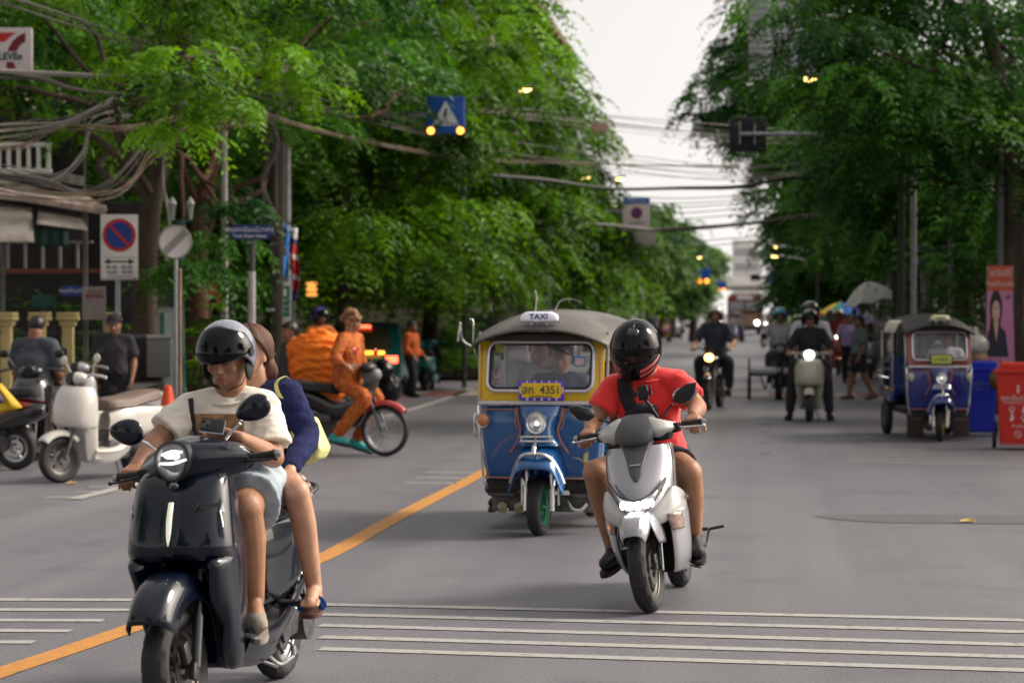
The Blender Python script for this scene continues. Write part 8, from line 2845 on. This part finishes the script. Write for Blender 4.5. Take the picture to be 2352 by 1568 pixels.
bn = thing('cloth_bundle', 'huge orange cloth bundle tied on the back of the small motorcycle', 'bundle', rm.loc, rot=rm.rot)
mb = MB(); c0, c1, c2 = rm.L(732, 835, .50), rm.L(722, 802, .55), rm.L(742, 885, .48)
mb.ell(c0, (.28, .36, .40)); mb.ell(c1, (.24, .34, .20)); mb.ell(c2, (.24, .32, .2))
put_mesh('cloth', remesh(mb, .014, 3, wrinkle(.085, (9, 5, 24), 8)), mat('orange_cloth', (.84, .20, .010), .75, noise=.15, nscale=5, bump=.3, bscale=14), bn)
p0, p1 = rm.L(672, 812, .7), rm.L(668, 872, .68)
g = Rig(GD(668, 29.4), R(-60)); figure(g, stand_pose(1.5), 'person in a dark checked shirt half hidden behind the orange bundle', mat('checked_cloth', (.03, .025, .035), .85, col2=(.08, .07, .09), nscale=60), M_DKCLOTH, seed=2, helmet=None)
b_, r_ = bike(GD(800, 38), GD(735, 38.6), 'dark motorcycle passing behind the orange bundle', M_BLACKP, 'moped')
figure(r_, sit_pose(r_, .05), 'rider in a blue-purple helmet behind the orange bundle', cl('orange_vest', (.50, .12, .02)), M_DKCLOTH, helmet=mat('violet_helmet', (.05, .04, .28), .2, coat=1), vis=M_VISOR)
# teal car seen from behind, delivery scooter and its rider
def car(px, d, label, m, rz=0.0, h=1.45, w=1.75, L=4.2, lit=None, back=True, bar=False, name='parked_car', group=None):
 p = GD(px, d)
 t = thing(name, label, 'car', p, rz, group)
 rows = []
 hb = h * .60
 prof = [(-L / 2, .35, .62), (-L / 2 + .15, .28, hb * .95), (-L * .28, .25, hb), (-L * .16, .25, h * .95), (L * .1, .25, h), (L * .32, .25, h * .97), (L * .44, .27, hb * 1.05), (L / 2 - .03, .32, hb * .9), (L / 2, .38, .6)]
 for y, z0, z1 in prof:
  k = .78 if z1 > hb * 1.1 else .97
  zs = min(z1, hb)
  rows.append([(-w / 2 * .92, y, z0), (-w / 2, y, z0 + .15), (-w / 2, y, zs * .95), (-w / 2 * k, y, z1 * .97), (-w / 2 * k * .8, y, z1), (w / 2 * k * .8, y, z1), (w / 2 * k, y, z1 * .97), (w / 2, y, zs * .95), (w / 2, y, z0 + .15), (w / 2 * .92, y, z0)])
 MB().loft(rows, 3, 1, closed=True, capends=True).build('body', m, t, sharp=35)
 yb, yf = L / 2, -L / 2
 for y, s_ in ((-L * .25, -1), (L * .385, 1)):
  MB().prism([(-w * .37, y + s_ * .22, hb + .02), (w * .37, y + s_ * .22, hb + .02), (w * .31, y + s_ * -.02, h * .93), (-w * .31, y + s_ * -.02, h * .93)], (0, s_ * .02, .01)).build('windscreen', M_DGLASS, t)
 for sg in (-1, 1):
  MB().prism([(sg * w * .478, -L * .22, hb), (sg * w * .478, L * .36, hb), (sg * w * .40, L * .28, h * .92), (sg * w * .40, -L * .10, h * .92)], (sg * .012, 0, 0)).build('side_window', M_DGLASS, t)
  for y in (-L * .31, L * .31): wheel(t, (sg * (w / 2 - .1), y, .32), .32, .2, M_STEEL, 5, 'wheel', tread=False, disc=False)
  MB().box((sg * w * .38, yb + .0, hb * .82), (.28, .06, .14), bev=.02).build('tail_light', M_REDGL if bar else M_REDL, t)
  MB().box((sg * w * .36, yf - .0, .62), (.34, .08, .14), bev=.03).build('headlight', lit or M_LENS, t)
  MB().box((sg * w * .54, -L * .15, hb + .08), (.16, .1, .12), bev=.03).build('side_mirror', m, t)
 MB().box((0, yb + .02, .55), (.42, .02, .12), bev=.005).build('number_plate', M_WHITE, t)
 MB().box((0, yf + .0, .45), (w * .6, .06, .2), bev=.02).build('grille', M_BLACK, t)
 if bar:
  MB().box((0, yb + .03, hb * .98), (w * .62, .04, .06), bev=.01).build('light_bar', glow('lit_orange_bar', (1, .22, .02), 5), t)
  MB().box((0, L * .40, h * .95), (.36, .05, .05), bev=.01).build('brake_lamp', M_REDGL, t)
 return t
car(868, 50, 'teal hatchback with an orange light bar seen from behind', mat('teal_paint', (.01, .20, .24), .25, coat=1), R(178), bar=True, h=1.42)
car(1118, 60, 'dark pickup parked under the trees left of the taxi', mat('dark_paint', (.015, .014, .014), .3, coat=.8), R(176), h=1.75)
tb_, rt = bike(G(992, 893), GD(925, 46.5), 'teal delivery scooter with a lit red lamp by the kerb', mat('teal_plastic', (.02, .34, .36), .3, coat=.8), 'scooter', rimm=M_BLACKP)
stander(945, 912, 'person in an orange jacket and dark trousers standing at the teal scooter', cl('orange_jacket', (.52, .10, .015)), M_DKCLOTH, R(70), 1.45, .12, .1, seed=7, long=True, shoem=M_BLACKM)
for i, (px, py, s_, lab) in enumerate(((893, 905, .30, 'lower black rubbish bag beside the orange-jacketed person'), (880, 862, .24, 'upper black rubbish bag resting on the lower one'))):
 p = GD(px, 44, .0 if i == 0 else .36)
 mb = MB().ell((0, 0, s_ * .85), (s_ * .8, s_ * .8, s_ * .95)); mb.capsule((0, 0, s_ * 1.5), (.02, 0, s_ * 1.9), s_ * .25, s_ * .12)
 o = put_mesh('rubbish_bag', remesh(mb, .02, 1, wrinkle(.05, (14, 14, 10), i)), mat('black_polythene', (.012, .012, .014), .25), None); o.location = p; tag(o, lab, 'bag', 'black rubbish bags')
# ---- traffic in the right lanes
gb, rgb_ = bike(G(1627, 942), GD(1652, 41.6), 'black street motorcycle with a bright amber headlight', M_BLACKP, 'street', lit=glow('lit_amber_head', (1, .52, .12), 6), wb=1.3)
figure(rgb_, sit_pose(rgb_, .0, .2, s=1.05, spread=.26, fz=.28, ky=-.02), 'rider in a slate T-shirt and white-topped helmet on the amber-lit motorcycle', cl('slate_tee', (.03, .036, .055)), M_DKCLOTH, M_SKIN, helmet=mat('white_helmet', (.50, .50, .50), .25, coat=1), fat=1.05, seed=6)
# three-wheeled cart with its rider
b_, r1 = bike(GD(1792, 45.2), GD(1790, 46.6), 'dark motorcycle pulling the flatbed side cart', M_BLACKP, 'moped')
figure(r1, sit_pose(r1, .0), 'rider in a patterned pale shirt and light blue helmet at the side cart', mat('patterned_shirt', (.55, .53, .55), .8, col2=(.16, .13, .18), nscale=42, ndetail=1), cl('blue_jeans', (.03, .05, .09)), helmet=mat('sky_helmet', (.06, .34, .55), .25, coat=1), seed=4)
p = GD(1770, 45.6)
o = thing('side_cart', 'flatbed side cart with pale sheets and chrome-edged deck', 'cart', p)
MB().box((0, 0, .52), (.82, 1.1, .05), bev=.01).build('deck', mat('deck_pale', (.36, .33, .40), .5), o); MB().box((0, -.56, .47), (.84, .04, .05), bev=.01).build('deck_edge', M_DPOST, o)
mb = MB()
for x in (-.40, .38):
 mb.box((x, -.54, .60), (.04, .04, .34))
for x in (-.2, .1): mb.tube([(x, -.4, .5), (x + .1, -.3, .2), (x + .2, .4, .5)], .015, 6, smooth=2)
mb.build('frame', M_DPOST, o)
for x in (-.40, .12): wheel(o, (x, -.1, .22), .22, .07, M_STEEL, 5, 'wheel', tread=False, disc=False)
mb = MB()
for k in range(4): mb.ell((-.2 + .15 * k, .05 * (k % 2), .56), (.16, .35, .045))
put_mesh('plastic_sheet', remesh(mb, .02, 2, wrinkle(.03, seed=2)), mat('pale_sheet', (.6, .58, .62), .4), o)
# cream round-headlight scooter with two people
vs, rv = bike(G(1858, 968), GD(1862, 37.3), 'cream retro scooter with one bright round headlight carrying two people', mat('retro_cream', (.48, .46, .38), .3, coat=.8), 'scooter', lit=M_LED, wb=1.2)
ft = {k + s_: Vector((x * (1 if s_ == 'R' else -1), y, z)) for s_ in 'LR' for k, x, y, z in (('kn', .26, -.10, .62), ('an', .30, -.15, .10), ('to', .34, -.30, .04))}
figure(rv, sit_pose(rv, .02, .12, s=.94, feet=ft), 'rider all in black with a black helmet on the cream retro scooter', M_DKCLOTH, M_DKCLOTH, helmet=mat('black_helmet', (.012, .012, .014), .25, coat=1), vis=M_VISOR, long=True, seed=9)
J = sit_pose(rv, .0, .50, s=1.12, grip=False, spread=.24, fz=.30, ky=.15)
figure(rv, J, 'broad passenger in a white shirt behind the rider all in black', cl('white_cotton', (.60, .60, .66)), M_DKCLOTH, helmet=mat('black_helmet', (.012, .012, .014)), fat=1.2, seed=10)
# pedestrians
stander(1974, 917, 'grey-haired person in a grey T-shirt and dark shorts walking across the red crossing', cl('grey_tee', (.13, .16, .18)), cl('dark_shorts', (.02, .02, .035)), R(-75), 1.56, .22, shortsleg=True, seed=11, shoem=M_TAUPE)
stander(1950, 880, 'person in a lilac shirt standing beyond the walking person', cl('lilac_cotton', (.34, .24, .46)), M_DKCLOTH, R(10), 1.58, seed=12)
for i, (px, py, lab, hm, tm, l_) in enumerate(((1925, 862, 'red motorcycle with a white lit headlamp beside the lilac shirt', (.3, .3, .3), (.25, .05, .05), M_LED), (1905, 840, 'dark motorcycle half hidden behind the retro scooter', (.03, .03, .03), (.05, .10, .08), None), (1998, 872, 'pale grey scooter parked under the purple umbrella', None, None, None), (1742, 768, 'small motorcycle far off right of the bus', (.05, .1, .2), (.06, .08, .15), None), (1643, 790, 'far motorcycle with a small amber lamp behind the slate-shirted rider', (.06, .08, .25), (.04, .05, .12), M_AMBL), (1768, 760, 'distant motorcycle near the white van', (.5, .5, .5), (.3, .3, .32), None))):
 b_, r_ = bike(G(px, py), GD(px + 4, G(px, py).y * 1.0 + 1.2), lab, M_REDP if i == 0 else (M_BLACKP if i != 2 else M_SILV), 'scooter', lit=l_)
 if tm: figure(r_, sit_pose(r_, .02), 'rider on the ' + lab.replace('motorcycle', 'bike').split(' beside')[0].split(' half')[0], cl('far_tee%d' % i, tm), M_DKCLOTH, helmet=mat('far_helmet%d' % i, hm, .3, coat=1), seed=20 + i)
# umbrellas
def umbrella(px, py, d, r, label, cols, hgt=.42, tilt=(0, 0)):
 p = D(px, py, d)
 t = thing('market_umbrella', label, 'umbrella', p, rot=(tilt[0], tilt[1], 0))
 mb = MB(); n = 48
 for j in range(8):
  for k in range(n):
   mb.cur = (k * len(cols) // n) % len(cols)
   a0, a1 = 2 * PI * k / n, 2 * PI * (k + 1) / n
   q0, q1 = j / 8, (j + 1) / 8
   f = lambda q, a: (r * q * math.cos(a) * (1 - .04 * math.cos(8 * a) * q), r * q * math.sin(a), hgt * (1 - q ** 1.7) - .03 * q * math.cos(8 * a))
   mb.add([f(q0, a0), f(q0, a1), f(q1, a1), f(q1, a0)], [(0, 1, 2, 3)])
 o = mb.build('canopy', cols, t, sharp=60); solid(o, .008)
 MB().tube([(0, 0, hgt), (0, 0, .12 - p.z)], .022, 8).build('pole', M_STEEL, t)
 MB().tube([(0, 0, hgt - .02), (0, 0, hgt + .08)], .02, 6).build('finial', M_WHITE, t)
C_ = [cl('canvas_' + n, c) for n, c in (('blue', (.02, .10, .55)), ('red', (.4, .03, .03)), ('purple', (.14, .06, .28)), ('yellow', (.75, .50, .02)), ('green', (.01, .25, .16)), ('blue2', (.03, .16, .60)))]
umbrella(1931, 722, 76, .70, 'yellow, green and blue striped market umbrella', [C_[0], C_[1], C_[2], C_[3], C_[3], C_[4], C_[5], C_[0]], .36)
umbrella(2001, 694, 50, .56, 'large pale white market umbrella tilted to the right', [mat('canvas_white', (.88, .86, .86), .8)], .42, (0, R(-12)))
umbrella(1990, 742, 62, .36, 'small purple patterned umbrella near the parked pale scooter', [C_[2], mat('canvas_lilac', (.35, .3, .5), .8)], .25)
umbrella(1965, 728, 88, .5, 'small red umbrella peeping out behind the striped one', [C_[1]], .3)
# far vehicles
car(1545, 185, 'white car parked far down the left kerb', M_PEARL, R(4), group='cars parked far down the left kerb'); car(1578, 205, 'silver car behind the far white one', M_SILV, R(2), group='cars parked far down the left kerb')
car(1528, 150, 'pale hatchback nearest in the far left kerb row', mat('pale_car', (.45, .45, .47), .3, coat=.8), R(4), group='cars parked far down the left kerb'); car(1503, 132, 'dark red car at the near end of the far left kerb row', mat('wine_car', (.18, .02, .03), .3, coat=.8), R(3), group='cars parked far down the left kerb'); car(1640, 235, 'tiny dark car in the far lane left of the bus', M_BLACKP, lit=M_LED); car(1775, 215, 'tiny pale car behind the bus on its right', M_PEARL, lit=M_LED)
car(1810, 150, 'white van waiting far down the right lane', M_PEARL, h=1.95, w=1.8)
car(1845, 110, 'green and yellow taxi car in the distance on the right', mat('taxi_green', (.03, .36, .06), .3, coat=1, col2=(.6, .42, .02), nscale=1.1), h=1.5, lit=M_LED)
p = GD(1711, 172)
bus = thing('bus', 'old red and cream bus with a lit headlamp in the distance', 'bus', p)
MB().box((0, 4, 1.75), (2.5, 9, 2.1), bev=.25).build('body', mat('bus_red', (.20, .035, .03), .5), bus)
MB().box((0, -.5, 1.0), (2.3, .6, .9), bev=.15).build('front_grille', mat('bus_cream', (.30, .22, .15), .5), bus)
for sg in (-1, 1):
 MB().box((sg * .58, -.53, 2.02), (1.0, .06, .62), bev=.05).build('windscreen', mat('bus_glass', (.32, .36, .38), .2), bus)
 MB().ell((sg * .85, -.85, .85), (.17, .06, .17)).build('headlight', M_LED if sg > 0 else M_STEEL, bus)
 wheel(bus, (sg * .95, .6, .45), .45, .28, M_STEEL, 5, 'wheel', tread=False, disc=False)
MB().box((0, -.54, 2.62), (1.1, .06, .28), bev=.02).build('destination_board', M_WALLW, bus); MB().box((0, 4, 2.86), (2.2, 8.6, .14), bev=.06).build('roof', mat('bus_roof', (.42, .30, .27), .5), bus)
MB().box((0, -.6, .45), (2.3, .15, .25), bev=.03).build('bumper', M_DPOST, bus)
fl = copy_tree(taxi2, GD(1690, 130), 0, 'tiny three-wheeled taxi in front of the distant bus')
for o in [o for o in kids(fl)]: pass
# people and scooters along the far left kerb
for i, (px, d, c, lab) in enumerate(((1512, 120, (.45, .05, .06), 'person in red by the far left kerb'), (1524, 135, (.5, .45, .42), 'person in pale clothes by the far left kerb'), (1500, 105, (.05, .07, .12), 'person in dark blue by the far left kerb'), (1535, 150, (.5, .2, .2), 'person in pink by the far parked cars'), (1770, 170, (.45, .4, .4), 'distant person in grey right of the bus'), (1822, 120, (.10, .20, .30), 'distant person in blue beside the taxi car'), (1880, 82, (.35, .05, .08), 'person in red under the striped umbrella'), (1900, 78, (.04, .15, .10), 'person in green under the striped umbrella'), (1962, 72, (.04, .04, .05), 'dark-clothed vendor under the white umbrella'), (2022, 66, (.3, .3, .36), 'vendor in grey right of the white umbrella'))):
 stander(px, 0, lab, cl('far_shirt%d' % i, c), M_DKCLOTH, R(20 * i), 1.6, d=d, seed=30 + i)
# ---- bins, bags and banner at the right edge
def bin_(px, py, label, m, w, h, dep, rz, txt=None, icons=False):
 p = G(px, py)
 t = thing('wheelie_bin', label, 'bin', p, rz)
 rows = [[(sx * w / 2 * k, sy * dep / 2 * k, z) for sx, sy in ((-1, -1), (1, -1), (1, 1), (-1, 1))] for z, k in ((.05, .84), (h * .90, 1.0))]
 bb = MB().grid(rows, closed=True, capends=True).build('body', m, t, sharp=20); mo_ = bb.modifiers.new('b', 'BEVEL'); mo_.width = .02; mo_.segments = 2
 MB().box((0, 0, h * .91), (w * 1.10, dep * 1.08, .05), bev=.015).build('rim', m, t)
 MB().box((.02, .02, h * .965), (w * .94, dep * .9, .09), bev=.03).build('lid', m, t)
 for sg in (-1, 1): wheel(t, (sg * (w / 2 + .03), dep * .35, .10), .10, .05, M_BLACK, 5, 'wheel', tread=False, disc=False)
 f = MB(); yy = lambda z: -dep / 2 * (.84 + .16 * (z - .05) / (h * .85)) - .006; M_W = mat('bin_white', (.62, .55, .55), .5)
 if icons:
  tl = math.atan2(dep * .08, h * .85)
  for s_, sz, z in (('ขยะอันตราย', .085, .62), ('HAZARDOUS WASTE', .036, .565), ('ห้ามทิ้ง', .055, .285), ('ทิ้งขยะอันตรายเท่านั้น', .045, .06)):
   text(s_, sz, M_W, t, (0, yy(z) - .002, z), rot=(PI / 2 + tl, 0, 0))
  mb = MB()
  for x, z in ((-.07, .48), (.07, .48), (-.07, .38), (.07, .38)):
   y = yy(z)
   if (x < 0) == (z > .4): mb.lathe([(.022, 0), (.032, 0)], (x, y, z + .01), 18, 'Y'); mb.box((x, y, z - .03), (.022, .003, .022))
   else: mb.box((x, y, z), (.036, .003, .066), (0, .3, 0)); mb.box((x, y - .001, z + .04), (.02, .003, .02), (0, .3, 0))
  mb.lathe([(.036, 0), (.043, 0)], (0, yy(.19), .19), 24, 'Y'); mb.box((0, yy(.19) - .002, .19), (.08, .003, .008), (0, R(45), 0)); mb.box((0, yy(.7), .71), (.022, .003, .06)); mb.ell((0, yy(.74), .76), (.015, .003, .015))
  mb.build('white_pictogram', M_W, t)
 elif txt:
  text(txt, .07, mat('bin_pale', (.15, .2, .5), .5), t, (0, yy(.7) - .002, .70)); text('RECYCLE', .045, mat('bin_pale', (.15, .2, .5)), t, (0, yy(.7) - .002, .63))
 return t
bin_(2338, 1031, 'red hazardous waste bin with white pictograms at the right edge', mat('bin_red', (.52, .02, .012), .4), .50, 1.03, .55, R(-6), icons=True)
bin_(2250, 1000, 'blue plastic wheelie bin between the parked taxi and the banner', mat('bin_blue', (.004, .018, .42), .4), .40, .98, .45, R(2), txt='ขยะรีไซเคิล')
for i, (px, py, d, s_, m_, lab) in enumerate(((2243, 792, 33, .17, mat('clear_bag', (.42, .40, .36), .3), 'translucent white bag on top of the blue bin'), (2262, 806, 33.4, .12, mat('clear_bag2', (.50, .50, .50), .3), 'small white plastic bag right of the larger one'), (2248, 822, 33, .13, mat('tan_bag', (.34, .22, .12), .6), 'tan bag under the white plastic bags'), (2306, 872, 31.5, .19, mat('brown_sack', (.22, .12, .05), .7), 'brown round sack between the blue and red bins'))):
 mb = MB().ell((0, 0, 0), (s_, s_, s_ * .9)); mb.capsule((0, 0, s_ * .7), (-.02, 0, s_ * 1.3), s_ * .3, s_ * .15)
 o = put_mesh('plastic_bag', remesh(mb, .012, 1, wrinkle(.03, (20, 20, 14), i)), m_, None); o.location = D(px, py, d); tag(o, lab, 'bag')
# banner with a portrait
pb = D(2297, 735, 33)
t = thing('banner', 'tall pink and orange banner with the portrait of a long-haired woman', 'banner', pb, R(2))
w_, h_ = .185, .74
MB().prism([(-w_ * .86, 0, h_), (w_ * .86, 0, h_), (w_ * 1.1, 0, -h_), (-w_ * 1.1, 0, -h_)], (0, .01, 0)).build('pink_field', mat('banner_pink', (.45, .17, .32), .5), t)
MB().poly([(-w_ * .86, -.004, h_), (-w_ * .96, -.004, h_ * .54), (w_ * .96, -.004, h_ * .54), (w_ * .86, -.004, h_)]).build('orange_header', mat('banner_orange', (.42, .07, .02), .5), t)
text('สวัสดี', .13, mat('banner_letters', (.50, .36, .34), .5), t, (0, -.008, h_ * .86), bold=.002); text('ยินดีต้อนรับ', .08, mat('banner_letters', (.5, .36, .34)), t, (0, -.008, h_ * .66), bold=.002); text('88', .07, M_DKCLOTH, t, (w_ * .6, -.008, h_ * .42))
def ov(x, z, a, b, y, m_, nm): MB().disc((x, y, z), a, (0, -1, 0), 28, b).build(nm, m_, t)
x0 = -.055; PS = mat('print_skin', (.52, .32, .26), .5)
ov(x0, .16, .085, .25, -.005, M_HAIR, 'hair'); ov(x0 - .01, -.12, .075, .25, -.0045, M_HAIR, 'hair'); MB().poly([(x0 - .14, -.004, -.50), (x0 + .17, -.004, -.50), (x0 + .13, -.004, -.16), (x0 + .03, -.004, -.06), (x0 - .03, -.004, -.06), (x0 - .11, -.004, -.16)]).build('blazer', mat('print_navy', (.012, .014, .04), .5), t)
MB().poly([(x0 - .035, -.0065, -.02), (x0 + .035, -.0065, -.02), (x0 + .005, -.0065, -.30)]).build('neckline', PS, t); ov(x0, .12, .052, .145, -.008, PS, 'face')
ov(x0, .035, .020, .008, -.010, M_LIP, 'mouth')
for sg in (-1, 1): ov(x0 + sg * .022, .155, .011, .006, -.010, M_HAIR, 'eye'); ov(x0 + sg * .022, .182, .014, .004, -.010, M_HAIR, 'brow')
for sg in (-1, 1): MB().tube([(sg * w_ * .9, .03, h_), (sg * w_ * .9, .03, .1 - pb.z)], .012, 6).build('pole', M_POST, t)
# people inside the near taxi
tg = Rig((taxi.location.x, taxi.location.y, 0), tk_rz)
def inside(x, y, dz, label, top, **k):
 J = sit_pose(tg, .0, y, grip=False, s=.94)
 J = {a: b + Vector((x, 0, dz)) for a, b in J.items()}
 J.update(k.pop('J', {}))
 return figure(tg, J, label, top, M_DKCLOTH, **k)
inside(.05, -.30, -.22, 'driver of the blue and yellow taxi seen through its windscreen', cl('driver_shirt', (.05, .07, .12)), skin=M_SKIN, seed=41)
inside(-.30, .80, -.20, 'passenger in a grey T-shirt with an arm out of the left side of the taxi', cl('passenger_tee', (.30, .31, .34)), skin=M_SKIN, seed=42, fat=1.1, J=dict(shL=Vector((-.52, .55, 1.20)), elL=Vector((-.60, .42, .92)), wrL=Vector((-.50, .20, .86))))
inside(.34, .75, -.16, 'tanned passenger on the right seat of the blue and yellow taxi', cl('passenger_brown', (.20, .09, .05)), skin=M_SKIN, seed=43)
t2 = Rig((taxi2.location.x, taxi2.location.y, 0), r2); J = {a: b + Vector((.2, 0, -.2)) for a, b in sit_pose(t2, .0, -.2, grip=False, s=.9).items()}
figure(t2, J, 'driver in a white shirt inside the parked dark blue taxi', cl('white_cotton', (.6, .6, .66)), M_DKCLOTH, seed=44)
